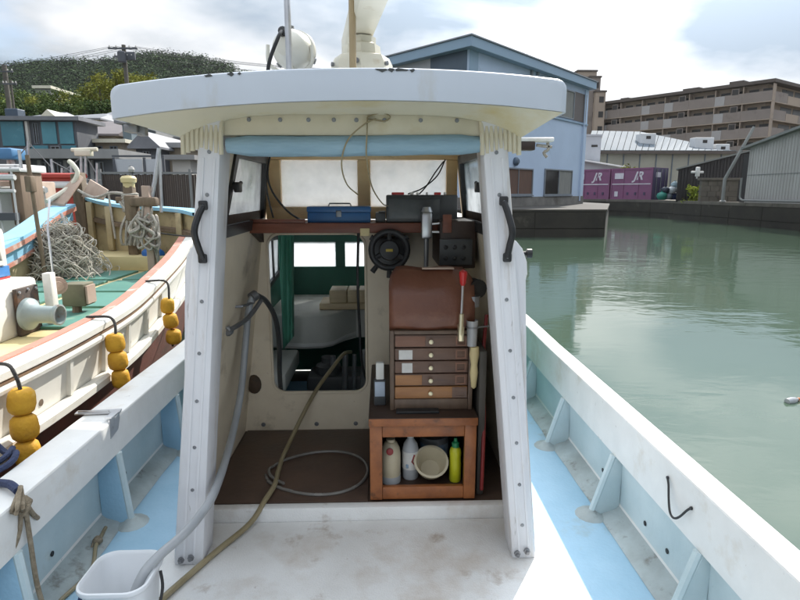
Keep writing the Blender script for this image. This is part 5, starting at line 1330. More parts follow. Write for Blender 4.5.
class Face:                                  # a wall plane: u along it, n outwards, z up
    def __init__(s, P, u):
        s.P = Vector((P[0], P[1], 0)); s.u = Vector((u[0], u[1], 0)).normalized()
        s.n = Vector((s.u.y, -s.u.x, 0))
        if s.n.dot(Vector((0, 0, 0)) - s.P) < 0: s.n = -s.n
    def pt(s, a, z, d=0.0):
        return s.P + s.u * a + s.n * d + Vector((0, 0, z))
    def px(s, x, y):                         # photo pixel -> (a, z) on the wall
        r = ray(x, y); o = Vector((0, 0, CAM_Z))
        t = (s.P - o).dot(s.n) / r.dot(s.n)
        h = o + r * t
        return (h - s.P).dot(s.u), h.z
    def slab(s, mb, a0, a1, z0, z1, d0, d1, bev=0):
        mb.hexa([s.pt(a0, z0, d0), s.pt(a1, z0, d0), s.pt(a1, z0, d1), s.pt(a0, z0, d1), s.pt(a0, z1, d0), s.pt(a1, z1, d0), s.pt(a1, z1, d1), s.pt(a0, z1, d1)], bev)
        return mb
    def window(s, par, x0, x1, y0, y1, glass=GLASSD, frame=FRMG, mull=1, panes=None, sill=True):
        a0, z1 = s.px(x0, y0); a1, z0 = s.px(x1, y1)
        return s.window_m(par, a0, a1, z0, z1, glass, frame, mull, panes, sill)
    def window_m(s, par, a0, a1, z0, z1, glass=GLASSD, frame=FRMG, mull=1, panes=None, sill=True):
        if a1 < a0: a0, a1 = a1, a0
        fw = min(0.07, (a1 - a0) * 0.08)
        q = MB(); q.ring([s.pt(a0, z0, 0.003), s.pt(a1, z0, 0.003), s.pt(a1, z1, 0.003), s.pt(a0, z1, 0.003)],
                         [s.pt(a0 + fw, z0 + fw, 0.003), s.pt(a1 - fw, z0 + fw, 0.003), s.pt(a1 - fw, z1 - fw, 0.003), s.pt(a0 + fw, z1 - fw, 0.003)], s.n * 0.07)
        w_ = q.build('window', frame, par, smooth=0)
        n_ = mull + 1
        for k in range(n_):
            b0 = lerp(a0 + fw, a1 - fw, k / n_) + (0.02 if k else 0); b1 = lerp(a0 + fw, a1 - fw, (k + 1) / n_) - (0.02 if k < n_ - 1 else 0)
            q = MB(); s.slab(q, b0, b1, z0 + fw, z1 - fw, 0.004, 0.02); q.build('pane', (panes[k] if panes else glass), w_, smooth=0)
            if k:
                q = MB(); s.slab(q, b0 - 0.04, b0, z0 + fw, z1 - fw, 0.004, 0.06); q.build('mullion', frame, w_, smooth=0)
        if sill:
            q = MB(); s.slab(q, a0 - 0.05, a1 + 0.05, z0 - 0.07, z0 - 0.002, 0.003, 0.12); q.build('sill', frame, w_, smooth=0)
        return w_

bb = empty('blue_building', (8, 31, 1.3), 'pale blue two storey building with a projecting roof edge standing on the dark pier', 'building')
C0 = Vector((4.0, 27.0, 0)); dR = Vector((0.674, 0.739, 0)); dL = Vector((-0.66, 0.75, 0))
WL, WR, BZ0, BZ1 = 15.0, 13.65, 1.24, 8.36
FR = Face(C0, dR); FL = Face(C0, dL)
q = MB(); q.prism([C0 + Vector((0, 0, BZ0)), C0 + dR * WR + Vector((0, 0, BZ0)), C0 + dR * WR + dL * WL + Vector((0, 0, BZ0)), C0 + dL * WL + Vector((0, 0, BZ0))], (0, 0, BZ1 - BZ0)); q.build('wall', BWALL, bb, smooth=0)
ov = 0.42
e0 = C0 - dR * ov - dL * ov; e1 = C0 + dR * (WR + 0.2) - dL * ov; e2 = C0 + dR * (WR + 0.2) + dL * (WL + ov); e3 = C0 - dR * ov + dL * (WL + ov)
q = MB(); q.hexa([p + Vector((0, 0, BZ1 + 0.002)) for p in (e0, e1, e2, e3)] + [p + Vector((0, 0, BZ1 + 0.44)) for p in (e0, e1, e2, e3)], 0.02); rf = q.build('roof', BTRIM, bb, smooth=0)
q = MB(); q.hexa([p + Vector((0, 0, BZ1 + 0.441)) for p in (e0 - dR * .06 - dL * .06, e1 + dR * .06 - dL * .06, e2 + dR * .06 + dL * .06, e3 - dR * .06 + dL * .06)] + [p + Vector((0, 0, BZ1 + 0.50)) for p in (e0 - dR * .06 - dL * .06, e1 + dR * .06 - dL * .06, e2 + dR * .06 + dL * .06, e3 - dR * .06 + dL * .06)]); q.build('roof_edge', FRMG, rf, smooth=0)
# left wall: dark recess panel, pale wall, and a lighter corner strip on the right wall
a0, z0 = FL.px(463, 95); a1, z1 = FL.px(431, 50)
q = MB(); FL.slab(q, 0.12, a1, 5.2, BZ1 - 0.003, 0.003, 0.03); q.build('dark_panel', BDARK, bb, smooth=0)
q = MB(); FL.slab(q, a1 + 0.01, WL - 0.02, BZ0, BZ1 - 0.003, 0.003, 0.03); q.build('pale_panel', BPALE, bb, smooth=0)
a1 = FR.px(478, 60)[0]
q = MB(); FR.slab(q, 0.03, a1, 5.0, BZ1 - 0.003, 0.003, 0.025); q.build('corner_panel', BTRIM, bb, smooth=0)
# upper window strip near the right end
zt_ = FR.px(578, 93)[1]; zb_ = FR.px(578, 121)[1]; a0 = FR.px(540, 100)[0]; a1 = FR.px(584, 100)[0]; am = FR.px(574, 100)[0]
FR.window_m(bb, a0, am - 0.02, zb_, zt_, glass=CURTG, frame=FRMG, mull=2, sill=False)
q = MB(); FR.slab(q, am, a1 + 0.35, zb_ - 0.02, zt_ + 0.02, 0.003, 0.035); q.build('louvre_panel', mat('brown_grey_panel', (0.125, 0.105, 0.10), (0.10, 0.085, 0.08), 2, 0.6, stretch=(1, 1, 8)), bb, smooth=0)
q = MB(); FR.slab(q, a0 - 2, WR - 0.05, zb_ - 0.17, zb_ - 0.08, 0.003, 0.08); q.build('string_course', BTRIM, bb, smooth=0)
FR.window(bb, 503, 531.5, 167, 195, panes=[CURTN, CURTN], frame=FRMG)
FR.window(bb, 544.5, 570.5, 168.5, 195, panes=[GLASSD, CURTG], frame=FRMG)
FR.window(bb, 470, 490, 166.5, 195, panes=[GLASSD, CURTG], frame=FRMG)
zp = FR.px(545, 196.5)[1]
q = MB(); FR.slab(q, 0.02, WR - 0.02, BZ0, zp, 0.003, 0.06); FL.slab(q, 0.02, WL - 0.02, BZ0, zp, 0.032, 0.07); q.build('plinth', PLINTH, bb, smooth=0)
for x in (531, 537):
    a, z = FR.px(x, 73); q = MB(); FR.slab(q, a - 0.09, a + 0.09, z - 0.12, z + 0.12, 0.003, 0.10); q.build('wall_vent', FRMG, bb, smooth=0)
a, z = FR.px(515, 161.5); q = MB(); q.lathe([(0.22, 0), (0.22, 0.12), (0.12, 0.22), (0, 0.22)], FR.pt(a, z, 0.003), FR.n, 14); q.build('extractor_vent', BDARK, bb)
a = FR.px(581, 150)[0]; q = MB(); q.tube([FR.pt(a, BZ0 + 0.2, 0.10), FR.pt(a, BZ1 - 0.1, 0.10)], 0.05, 8); q.build('downpipe', BWALL, bb)
# apartment block far behind
APW = mat('tan_apartment_wall', (0.376, 0.303, 0.243), (0.301, 0.243, 0.198), 0.15, 0.8, stain=[((0.17, 0.13, 0.105), 0.2, 0.58, 0.2)])
APP = mat('grey_brown_parapet', (0.256, 0.218, 0.198), (0.208, 0.178, 0.161), 0.2, 0.8, stain=[((0.13, 0.10, 0.09), 0.3, 0.60, 0.2)])
APL = mat('pale_grey_parapet', (0.373, 0.362, 0.363), (0.323, 0.312, 0.312), 0.2, 0.8)
APD = mat('dark_opening', (0.03, 0.026, 0.024), None, 1, 0.3)
APR = mat('apartment_roof_slab', (0.11, 0.09, 0.08), (0.085, 0.07, 0.06), 0.4, 0.8)
ap = empty('apartment_block', (60, 95, 1.3), 'long brown apartment block with stacked balconies seen beyond the low pale warehouse', 'building')
A0 = Vector((at(768, 85, 90).x, 90, 0)); uL = Vector((-0.597, 0.80, 0)); uR = Vector((0.84, 0.545, 0))
AL, AR, AZ = 32.5, 24.0, 18.5
q = MB(); q.prism([A0 + Vector((0, 0, 1.3)), A0 + uR * AR + Vector((0, 0, 1.3)), A0 + uR * AR + uL * AL + Vector((0, 0, 1.3)), A0 + uL * AL + Vector((0, 0, 1.3))], (0, 0, AZ - 1.3)); q.build('wall', APW, ap, smooth=0)
AF = Face(A0, uL); AG = Face(A0, uR)
b0 = A0 - uL * 1.5 - uR * 1.3; b1 = A0 + uR * (AR + 1) - uL * 1.5; b2 = A0 + uR * (AR + 1) + uL * (AL + .3); b3 = A0 + uL * (AL + .3) - uR * 1.3
q = MB(); q.hexa([p + Vector((0, 0, AZ + 0.01)) for p in (b0, b1, b2, b3)] + [p + Vector((0, 0, AZ + 0.50)) for p in (b0, b1, b2, b3)]); q.build('roof', APR, ap, smooth=0)
ra_ = random.Random(4)
for fl in range(7):
    zf = AZ - 2.68 * (fl + 1)
    q = MB(); AF.slab(q, -1.2, AL, zf - 0.14, zf, 0.01, 1.12); AG.slab(q, 0.02, AR, zf - 0.14, zf, 0.01, 1.12); q.build('floor_slab', APW, ap, smooth=0)
    n_ = 8
    for k in range(n_):
        a0 = lerp(-1.18, AL - 0.02, k / n_); a1 = lerp(-1.18, AL - 0.02, (k + 1) / n_)
        wp_ = 0.36 if k in (1, 3, 4, 6) else 0
        q = MB(); AF.slab(q, a0 + 0.02, a1 - wp_ * (a1 - a0) - 0.02, zf + 0.002, zf + 1.52, 1.0, 1.11); q.build('balcony_parapet', APP, ap, smooth=0)
        if wp_:
            q = MB(); AF.slab(q, a1 - wp_ * (a1 - a0), a1 - 0.02, zf + 0.002, zf + 1.48, 1.0, 1.12); q.build('balcony_parapet', APL, ap, smooth=0)
        if k in (1, 3, 6):
            q = MB(); AF.slab(q, a0 + 0.6, a0 + 1.7, zf + 1.0, zf + 2.35, 0.9, 1.13); q.build('window_box', APP, ap, smooth=0)
            q = MB(); AF.slab(q, a0 + 0.7, a0 + 1.6, zf + 1.45, zf + 2.25, 1.131, 1.16); q.build('window', APD, ap, smooth=0)
        for c in (0.25, 0.72):
            aw = lerp(a0, a1, c); q = MB(); AF.slab(q, aw - 0.7, aw + 0.7, zf + 0.1, zf + 2.05, 0.004, 0.03); q.build('balcony_door', APD, ap, smooth=0)
        q = MB(); AF.slab(q, a0 - 0.06, a0 + 0.06, zf + 0.003, zf + 2.53, 0.01, 1.08); q.build('party_wall', APW, ap, smooth=0)
    for k in range(5):                       # the end wall on the right: stair landings
        a0 = k * AR / 5 + 0.05; a1 = (k + 1) * AR / 5 - 0.05
        q = MB(); AG.slab(q, a0, a1, zf + 0.002, zf + (1.2 if k else 1.5), 1.0, 1.1); q.build('landing_parapet', APP if k % 2 == 0 else APW, ap, smooth=0)
        if k > 0:
            q = MB(); AG.slab(q, a0 + 0.3, a1 - 0.3, zf + 0.1, zf + 2.4, 0.004, 0.03); q.build('landing_opening', APD, ap, smooth=0)
for a, w_, h in ((4.0, 2.2, 0.8), (11, 2.8, 0.7), (24.0, 1.6, 0.6)):
    q = MB(); AF.slab(q, a, a + w_, AZ + 0.51, AZ + 0.51 + h, -5, -1.2, 0.05); q.build('roof_tank', APR, ap, smooth=0)
tw = empty('apartment_tower', (46, 112, 1.3), 'stepped brown stair tower of flats rising behind the right end of the blue building', 'building')
for x0, x1, yt, Y_, d_ in ((578, 597, 71.5, 112, 8), (590, 601, 77.5, 111, 6), (596, 606, 92, 110, 6)):
    p0 = at(x0, yt, Y_); p1 = at(x1, yt, Y_)
    q = MB(); q.box(p0.x, p1.x, Y_, Y_ + d_, 1.3, p0.z, 0.0); wl = q.build('wall', APW if x0 != 590 else APP, tw, smooth=0)
    for k in range(5):
        z = p0.z - 1.9 - 2.7 * k
        q = MB(); q.box(p1.x - 1.2, p1.x - 0.3, Y_ - 0.03, Y_ - 0.003, z, z + 1.1); q.build('window', APD, wl, smooth=0)
    q = MB(); q.box(p0.x - 0.15, p1.x + 0.15, Y_ - 0.15, Y_ + d_ + 0.1, p0.z + 0.002, p0.z + 0.3); q.build('roof_slab', APR, wl, smooth=0)

# pale warehouse
WHR = mat('pale_metal_roof', (0.15, 0.175, 0.20), (0.125, 0.15, 0.175), 0.3, 0.8, stretch=(1, 0.2, 1), spec=0.15)
WHW = mat('cream_metal_wall', (0.36, 0.35, 0.29), (0.29, 0.28, 0.235), 0.3, 0.7, stain=[((0.2, 0.19, 0.15), 0.4, 0.6, 0.2)])
wh_ = empty('warehouse', (29, 66, 1.3), 'long low warehouse with a pale blue-grey metal roof and cream wall', 'building')
p = [at(586, 152, 66), at(733, 158, 66)]
q = MB(); q.box(p[0].x, p[1].x, 66, 84, 1.3, p[0].z - 0.05); q.build('wall', WHW, wh_, smooth=0)
l0 = at(585, 152, 65.6); r0 = at(735, 160, 65.6); l1 = at(592, 131.5, 76); m1 = at(640, 132.5, 76); r1 = at(738, 152.5, 76)
l0.z += 0.1
q = MB()
for t0, t1 in ((k / 24, (k + 1) / 24) for k in range(24)):   # roof sheets with standing ribs
    def rp(t, b):
        bot = l0.lerp(r0, t); bot.z = l0.z - 0.0 * t
        top = l1.lerp(m1, min(1, t / 0.33)) if t < 0.33 else m1.lerp(r1, (t - 0.33) / 0.67)
        return bot if b else top
    a, b, c_, d_ = rp(t0, 1), rp(t1 - 0.004, 1), rp(t1 - 0.004, 0), rp(t0, 0)
    q.hexa([a, b, c_, d_, a + Vector((0, 0, 0.12)), b + Vector((0, 0, 0.12)), c_ + Vector((0, 0, 0.12)), d_ + Vector((0, 0, 0.12))])
q.build('roof', WHR, wh_, smooth=0)
q = MB(); q.box(l0.x, r0.x, 65.5, 65.62, l0.z - 0.28, l0.z + 0.05); q.build('gutter', APR, wh_, smooth=0)
for k in range(9):
    x = lerp(l0.x + 0.8, r0.x - 1.5, k / 8); q = MB(); q.box(x, x + 0.12, 65.93, 65.997, 1.35, l0.z - 0.3); q.build('wall_post', WHR, wh_, smooth=0)
for x, y, s_ in ((646, 138.5, 0.95), (702, 142.5, 1.15), (720, 149, 0.85)):
    c = at(x, y, 70); q = MB(); q.box(c.x - s_, c.x + s_, 69.4, 70.8, c.z - 1.3, c.z + 0.55, 0.06); cw = q.build('roof_cowl', mat('white_cowl', (0.62, 0.63, 0.64), None, 1, 0.6), wh_, smooth=0)
    q = MB(); q.box(c.x - 0.25, c.x + 0.3, 69.37, 69.397, c.z - 0.1, c.z + 0.25); q.build('cowl_opening', APD, cw, smooth=0)
c0, c1 = at(584, 136, 64.4), at(600.5, 152, 64.4)
wx_ = empty('white_shed', (c0.x, 64.4, 1.3), 'small plain white block building just right of the blue building', 'building')
q = MB(); q.box(c0.x, c1.x, 64.4, 65.6, 1.3, c0.z); wl = q.build('wall', BPALE, wx_, smooth=0)
q = MB(); q.box(c0.x - 0.1, c1.x + 0.1, 64.3, 65.7, c0.z + 0.002, c0.z + 0.18); q.build('roof', BPALE, wx_, smooth=0)
c = at(594.5, 146, 64.4); q = MB(); q.box(c.x - 0.35, c.x + 0.35, 64.36, 64.397, c.z - 0.1, c.z + 0.12); q.build('window', APD, wx_, smooth=0)
# white sheeted roof behind the containers
c = [at(582, 161, 60), at(624, 168.5, 60), at(622, 172, 60), at(582, 172, 60)]
ts = empty('sheeted_store', (c[0].x, 60, 1.3), 'store with a bright white sloping sheet roof behind the purple containers', 'building')
q = MB(); q.prism([c[0], c[1], c[2] + Vector((0, 0, -2)), c[3] + Vector((0, 0, -2))], (0, 4, 0)); q.build('wall', BPALE, ts, smooth=0)
q = MB(); q.hexa([c[0] + Vector((-.2, -.5, 0.01)), c[1] + Vector((.3, -.5, 0.01)), c[1] + Vector((.3, 4.2, 0.5)), c[0] + Vector((-.2, 4.2, 0.5)), c[0] + Vector((-.2, -.5, 0.14)), c[1] + Vector((.3, -.5, 0.14)), c[1] + Vector((.3, 4.2, 0.66)), c[0] + Vector((-.2, 4.2, 0.66))]); q.build('roof', mat('white_sheet', (0.80, 0.80, 0.80), None, 1, 0.6), ts, smooth=0)

# purple freight containers
PURP = mat('purple_container_paint', (0.19, 0.065, 0.14), (0.15, 0.052, 0.112), 0.8, 0.55, stain=[((0.12, 0.06, 0.07), 1.5, 0.62, 0.15)])
PURD = mat('dark_violet_door_paint', (0.055, 0.04, 0.09), (0.04, 0.03, 0.065), 1, 0.55)
CWHT = mat('container_white_paint', (0.55, 0.52, 0.56), (0.45, 0.42, 0.46), 2, 0.6)
cu = Vector((0.60, -0.80, 0))
cend = Vector((22.15, 46.2, 0))
def slanted_text(txt, size, F_, a, z, m, par, depth=0.01):
    cu_ = bpy.data.curves.new('lettering', 'FONT'); cu_.body = txt; cu_.size = size; cu_.shear = 0.35; cu_.extrude = 0.004; cu_.offset = 0.03 * size
    tmp = bpy.data.objects.new('tmp', cu_); col.objects.link(tmp)
    dg = bpy.context.evaluated_depsgraph_get(); me = bpy.data.meshes.new_from_object(tmp.evaluated_get(dg))
    bpy.data.objects.remove(tmp); bpy.data.curves.remove(cu_)
    o = F_.pt(a, z, 0.035)
    mw = Matrix((( F_.u.x, 0, F_.n.x, o.x), (F_.u.y, 0, F_.n.y, o.y), (0, 1, 0, o.z), (0, 0, 0, 1)))
    me.transform(mw); p_ = par
    off = Vector((0, 0, 0))
    while p_ is not None: off += p_.location; p_ = p_.parent
    me.transform(Matrix.Translation(-off)); me.materials.clear(); me.materials.append(m)
    ob = bpy.data.objects.new('lettering', me); col.objects.link(ob); ob.parent = par
    return ob
clabels = ['purple freight container with a dark violet end nearest the heap of bags', 'middle purple freight container with white slanted letters', 'purple freight container half hidden by the corner of the blue building']
for k in range(3):
    P1 = cend - cu * (k * 3.82); P0 = P1 - cu * 3.70
    F_ = Face(P0, cu)
    t = empty('freight_container', tuple(P0 + Vector((0, 0, 1.33))), clabels[k], 'container', 'purple freight containers on the far quay')
    z0, z1 = 1.34, 3.98
    q = MB(); F_.slab(q, 0, 3.70, z0, z1, -2.45, 0.0); q.build('body', PURP, t, smooth=0)
    for a in (0.0, 1.10, 2.45, 3.60):
        q = MB(); F_.slab(q, a + 0.002, a + 0.098, z0 + 0.01, z1 - 0.01, 0.002, 0.05); q.build('side_rib', PURP, t, smooth=0)
    for zz0, zz1 in ((z0 + 0.005, z0 + 0.14), (z1 - 0.14, z1 - 0.005)):
        q = MB(); F_.slab(q, 0.1, 1.10, zz0, zz1, 0.002, 0.048); F_.slab(q, 1.2, 2.45, zz0, zz1, 0.002, 0.048); F_.slab(q, 2.55, 3.6, zz0, zz1, 0.002, 0.048); q.build('side_rail', PURP, t, smooth=0)
    q = MB(); F_.slab(q, 0.12, 3.58, 2.62, 2.70, 0.051, 0.055); q.build('white_stripe', CWHT, t, smooth=0)
    if k < 2:
        q = MB(); F_.slab(q, 0.35, 1.15, 3.1, 3.58, 0.053, 0.057); q.build('white_plate', CWHT, t, smooth=0)
    slanted_text('JR', 0.92, F_, 2.05, 3.02, CWHT, t)
    q = MB(); F_.slab(q, 0.40, 0.72, 1.62, 2.05, 0.053, 0.058); q.build('data_plate', CWHT, t, smooth=0)
    for a in (1.5, 2.2, 3.0):
        q = MB(); F_.slab(q, a, a + 0.16, 1.75, 1.98, 0.004, 0.052); q.build('lock_handle', PURD, t, smooth=0)
    if k == 0:
        E_ = Face(P1, Vector((F_.n.x, F_.n.y, 0)) * -1)
        q = MB(); E_.slab(q, 0.02, 2.43, z0 + 0.02, z1 - 0.02, 0.002, 0.05); en = q.build('end_door', PURD, t, smooth=0)
        q = MB(); E_.slab(q, 0.4, 1.3, 3.2, 3.6, 0.053, 0.057); q.build('white_plate', CWHT, en, smooth=0)
        for a in (0.5, 1.2, 1.9):
            q = MB(); q.tube([E_.pt(a, z0 + 0.1, 0.08), E_.pt(a, z1 - 0.1, 0.08)], 0.03, 6); q.build('door_bar', GREYM, en)

# dark shed, block wall, grey shed, pipe, pole
DKS = mat('black_corrugated_wall', (0.028, 0.025, 0.026), (0.020, 0.018, 0.019), 1.2, 0.6)
GRS = mat('grey_corrugated_wall', (0.41, 0.405, 0.39), (0.34, 0.335, 0.32), 0.5, 0.6, stain=[((0.40, 0.39, 0.37), 0.35, 0.58, 0.2), ((0.19, 0.18, 0.17), 0.5, 0.60, 0.2)], stretch=(1, 1, 0.35))
RFG = mat('grey_shed_roof', (0.21, 0.22, 0.21), (0.16, 0.17, 0.165), 0.5, 0.6)
ds = empty('dark_shed', (24, 41, 1.3), 'dark corrugated shed with a sloping roof between the bags and the grey shed', 'shed')
a = at(678.5, 170, 41); b = at(740, 152, 41); c = at(790, 141, 41)
q = MB(); q.prism([(a.x, 41, 1.3), (c.x, 41, 1.3), (c.x, 41, c.z), (b.x, 41, b.z), (a.x, 41, a.z)], (5.6, 9, 0)); q.build('wall', DKS, ds, smooth=0)
q = MB()
nr_ = 34
for k in range(nr_):
    x0 = lerp(a.x, c.x, k / nr_); q.box(x0 + 0.01, x0 + (c.x - a.x) / nr_ * 0.5, 40.965, 40.997, 1.35, lerp(a.z, c.z, k / nr_) - 0.05)
tag(q.build('corrugation', DKS, ds, smooth=0), kind='stuff')
q = MB(); q.hexa([(a.x - 0.3, 40.8, a.z), (c.x, 40.8, c.z), (c.x + 5.6, 50, c.z), (a.x + 5.4, 50, a.z), (a.x - 0.3, 40.8, a.z + 0.1), (c.x, 40.8, c.z + 0.1), (c.x + 5.6, 50, c.z + 0.1), (a.x + 5.4, 50, a.z + 0.1)]); q.build('roof', RFG, ds, smooth=0)
bw = empty('block_wall', (23, 38, 1.3), 'low stained concrete block wall with a capping in front of the dark shed', 'wall')
a = at(702, 180, 38); b = at(739, 180, 38)
for r_ in range(4):
    for k in range(4):
        w_ = (b.x - a.x) / 4; x0 = a.x + k * w_ - (0.3 * w_ if r_ % 2 and k else 0)
        x1 = a.x + (k + 1) * w_ - (0.3 * w_ if r_ % 2 and k < 3 else 0)
        q = MB(); q.box(x0 + 0.012, x1 - 0.012, 38, 38.3, 1.33 + r_ * 0.36, 1.33 + r_ * 0.36 + 0.345, 0.01); q.build('block', CONC, bw, smooth=0)
q = MB(); q.box(a.x - 0.1, b.x + 0.3, 37.93, 38.37, 2.775, 2.93, 0.01); q.build('capping', CONC, bw, smooth=0)
c = at(718, 197, 37.98); q = MB(); q.lathe([(0.10, 0), (0.10, 0.02), (0.06, 0.021)], (c.x, 37.998, c.z), (0, -1, 0), 12); q.build('drain_hole', APD, bw)
gs = empty('grey_shed', (23, 31, 1.3), 'tall grey corrugated shed with a pale roof edge at the water on the far right', 'shed')
SF = Face((22.35, 34.4), (0.0, -1.0))
q = MB(); q.prism([(22.35, 34.4, 1.3), (22.35, 26.0, 1.3), (22.35, 17.6, 1.3), (22.35, 17.6, 4.62), (22.35, 26.0, 5.95), (22.35, 34.4, 4.62)], (12, 0, 0)); q.build('wall', GRS, gs, smooth=0)
q = MB()
for k in range(70):
    a_ = k * 16.8 / 70; zt2 = 4.62 + 1.33 * (1 - abs(a_ - 8.4) / 8.4) - 0.12
    SF.slab(q, a_, a_ + 0.12, 1.34, zt2, 0.003, 0.018)
tag(q.build('corrugation', GRS, gs, smooth=0), kind='stuff')
q = MB(); SF.slab(q, 0.02, 16.78, 2.98, 3.03, 0.019, 0.028); q.build('sheet_lap', RFG, gs, smooth=0)
for y0, y1, z0, z1 in ((34.9, 26.0, 4.54, 5.97), (17.1, 26.0, 4.54, 5.97)):
    q = MB(); q.hexa([(22.05, y0, z0), (22.05, y1, z1), (34.5, y1, z1), (34.5, y0, z0), (22.05, y0, z0 + 0.14), (22.05, y1, z1 + 0.14), (34.5, y1, z1 + 0.14), (34.5, y0, z0 + 0.14)]); q.build('roof', RFG, gs, smooth=0)
q = MB(); q.box(22.5, 24.0, 34.41, 35.2, 1.33, 4.3); q.build('dark_gap_block', DKS, gs, smooth=0)  # dark-coloured block stands in for the darkness of the narrow gap
q = MB(); q.tube([(21.95, 34.30, 2.85), (21.95, 34.28, 2.0), (21.95, 34.25, 1.65), (21.95, 34.0, 1.52), (21.95, 33.6, 1.50), (21.97, 30, 1.50), (22.05, 22, 1.50)], 0.06, 8, smooth=3)
tag(q.build('quay_pipe', RFG), 'pale pipe bending down and along the quay edge below the grey shed', 'pipe')
p0, p1 = at(725, 179, 36), at(754, 127, 36)
q = MB(); q.tube([p0 + Vector((0, 0, -1.6)), p0, p1], 0.12, 8, taper=0.09); q.lathe([(0.2, 0), (0.2, 0.1), (0.12, 0.15)], (p0.x, p0.y, 1.33), n=10)
tag(q.build('leaning_pole', RFG), 'pale pole leaning over the block wall beside the dark shed', 'pole')
c = at(706.5, 173, 37)
q = MB(); q.tube([(c.x, 38.1, 2.9), (c.x, 38.1, c.z + 0.35)], 0.05, 6); q.box(c.x - 0.42, c.x + 0.42, 38.05, 38.15, c.z + 0.02, c.z + 0.16, 0.02); q.box(c.x - 0.1, c.x + 0.14, 38.0, 38.2, c.z - 0.2, c.z + 0.42, 0.03)
tag(q.build('white_marker', mat('white_marker_paint', (0.62, 0.62, 0.60), None, 3, 0.5)), 'small white cross-shaped marker on the block wall capping', 'marker')
# bags and weeds on the quay
bcols = [((0.03, 0.22, 0.17), 'teal'), ((0.30, 0.36, 0.42), 'pale grey'), ((0.03, 0.05, 0.16), 'navy'), ((0.46, 0.50, 0.52), 'white'), ((0.04, 0.10, 0.20), 'dark blue'), ((0.28, 0.38, 0.42), 'pale blue'), ((0.02, 0.03, 0.05), 'black'), ((0.05, 0.16, 0.30), 'mid blue'), ((0.10, 0.20, 0.18), 'grey-green'), ((0.40, 0.42, 0.40), 'off-white')]
for k, (x, y, s_) in enumerate(((662, 196, 0.42), (668.5, 196, 0.38), (675, 196, 0.40), (672, 190, 0.36), (681, 196, 0.42), (677, 184.5, 0.32), (665.5, 190, 0.34), (683, 189.5, 0.36), (688, 196, 0.36), (679, 190, 0.30))):
    cc, nm = bcols[k]; p_ = at(x, y, 45.4)
    yb = 45.4 + 0.16 * (k % 3)
    q = MB(); rows = []
    for j in range(10):
        t = j / 9; r = s_ * (math.sin(math.pi * (0.18 + 0.74 * t)) ** 0.8 if j < 8 else (0.22 if j == 8 else 0.30))
        rows.append([Vector((p_.x + r * (1 + 0.35 * noise.noise(Vector((k * 3.1, j * .8, i * 1.3)))) * math.cos(i * 0.449), yb + r * 0.8 * (1 + 0.3 * noise.noise(Vector((k, j, i * 1.1)))) * math.sin(i * 0.449), p_.z - s_ * 0.75 + 1.7 * s_ * t)) for i in range(14)])
    V_ = q.grid(rows, closed=True); q.bm.faces.new(V_[0][::-1]); q.bm.faces.new(V_[-1])
    tag(q.build('rubbish_bag', mat('bag_' + nm.replace(' ', '_').replace('-', '_'), cc, None, 3, 0.5, 0.3, 8), smooth=50), nm + ' bag in the heap on the quay between the containers and the weeds', 'bag', 'heaped bags on the far quay')
rw = random.Random(8)
def bush(name, c, r, n, size, m, label, cat, stem=True, group=None):
    t = empty(name, (c[0], c[1], c[2]), label, cat, group)
    V, Fc = [], []
    for _ in range(n):
        d = Vector((rw.gauss(0, 0.5), rw.gauss(0, 0.4), rw.random()))
        clump(V, Fc, Vector(c) + Vector((d.x * r, d.y * r, d.z * r * 1.8)), r * 0.38, 14, size, rw, 1.2)
    mesh_obj('foliage', V, Fc, m, t)
    q = MB()
    for k in range(6):
        q.tube([Vector(c), Vector(c) + Vector((rw.uniform(-.4, .4) * r, rw.uniform(-.3, .3) * r, r * 1.2))], 0.03, 5, taper=0.01)
    q.build('stem', TRUNK, t)
    return t
c = at(694, 203, 40.2); bush('weed_clump', (c.x, 40.2, 1.33), 0.55, 34, 0.10, leaf_mat('lime_leaves', (0.34, 0.36, 0.05), (0.18, 0.24, 0.04), 2), 'bright yellow-green clump of weeds growing on the quay beside the bags', 'weeds')
c = at(631, 170, 53); bush('leafy_bush', (c.x, 53, 2.6), 0.9, 22, 0.17, LEAF_Y, 'yellow-green bush top showing above the purple containers', 'bush')

# ================================================================== LEFT SHORE
TEAL = mat('teal_panel', (0.075, 0.23, 0.29), (0.055, 0.18, 0.235), 0.8, 0.25)
TEAL2 = mat('teal_glass', (0.10, 0.28, 0.34), (0.07, 0.21, 0.26), 0.6, 0.12)
ROOFG = mat('grey_tile_roof', (0.19, 0.195, 0.215), (0.14, 0.145, 0.16), 1.2, 0.6, 0.3, 12)
ROOFL = mat('light_grey_roof', (0.27, 0.27, 0.27), (0.22, 0.22, 0.22), 1, 0.6)
HW1 = mat('beige_house_wall', (0.33, 0.28, 0.215), (0.28, 0.235, 0.18), 0.8, 0.8)
HW2 = mat('grey_house_wall', (0.24, 0.24, 0.24), (0.20, 0.20, 0.20), 0.8, 0.8)
HW3 = mat('dark_slate_wall', (0.10, 0.105, 0.12), (0.075, 0.08, 0.092), 0.8, 0.7)
HW4 = mat('white_house_wall', (0.52, 0.50, 0.47), (0.45, 0.43, 0.40), 0.8, 0.8)
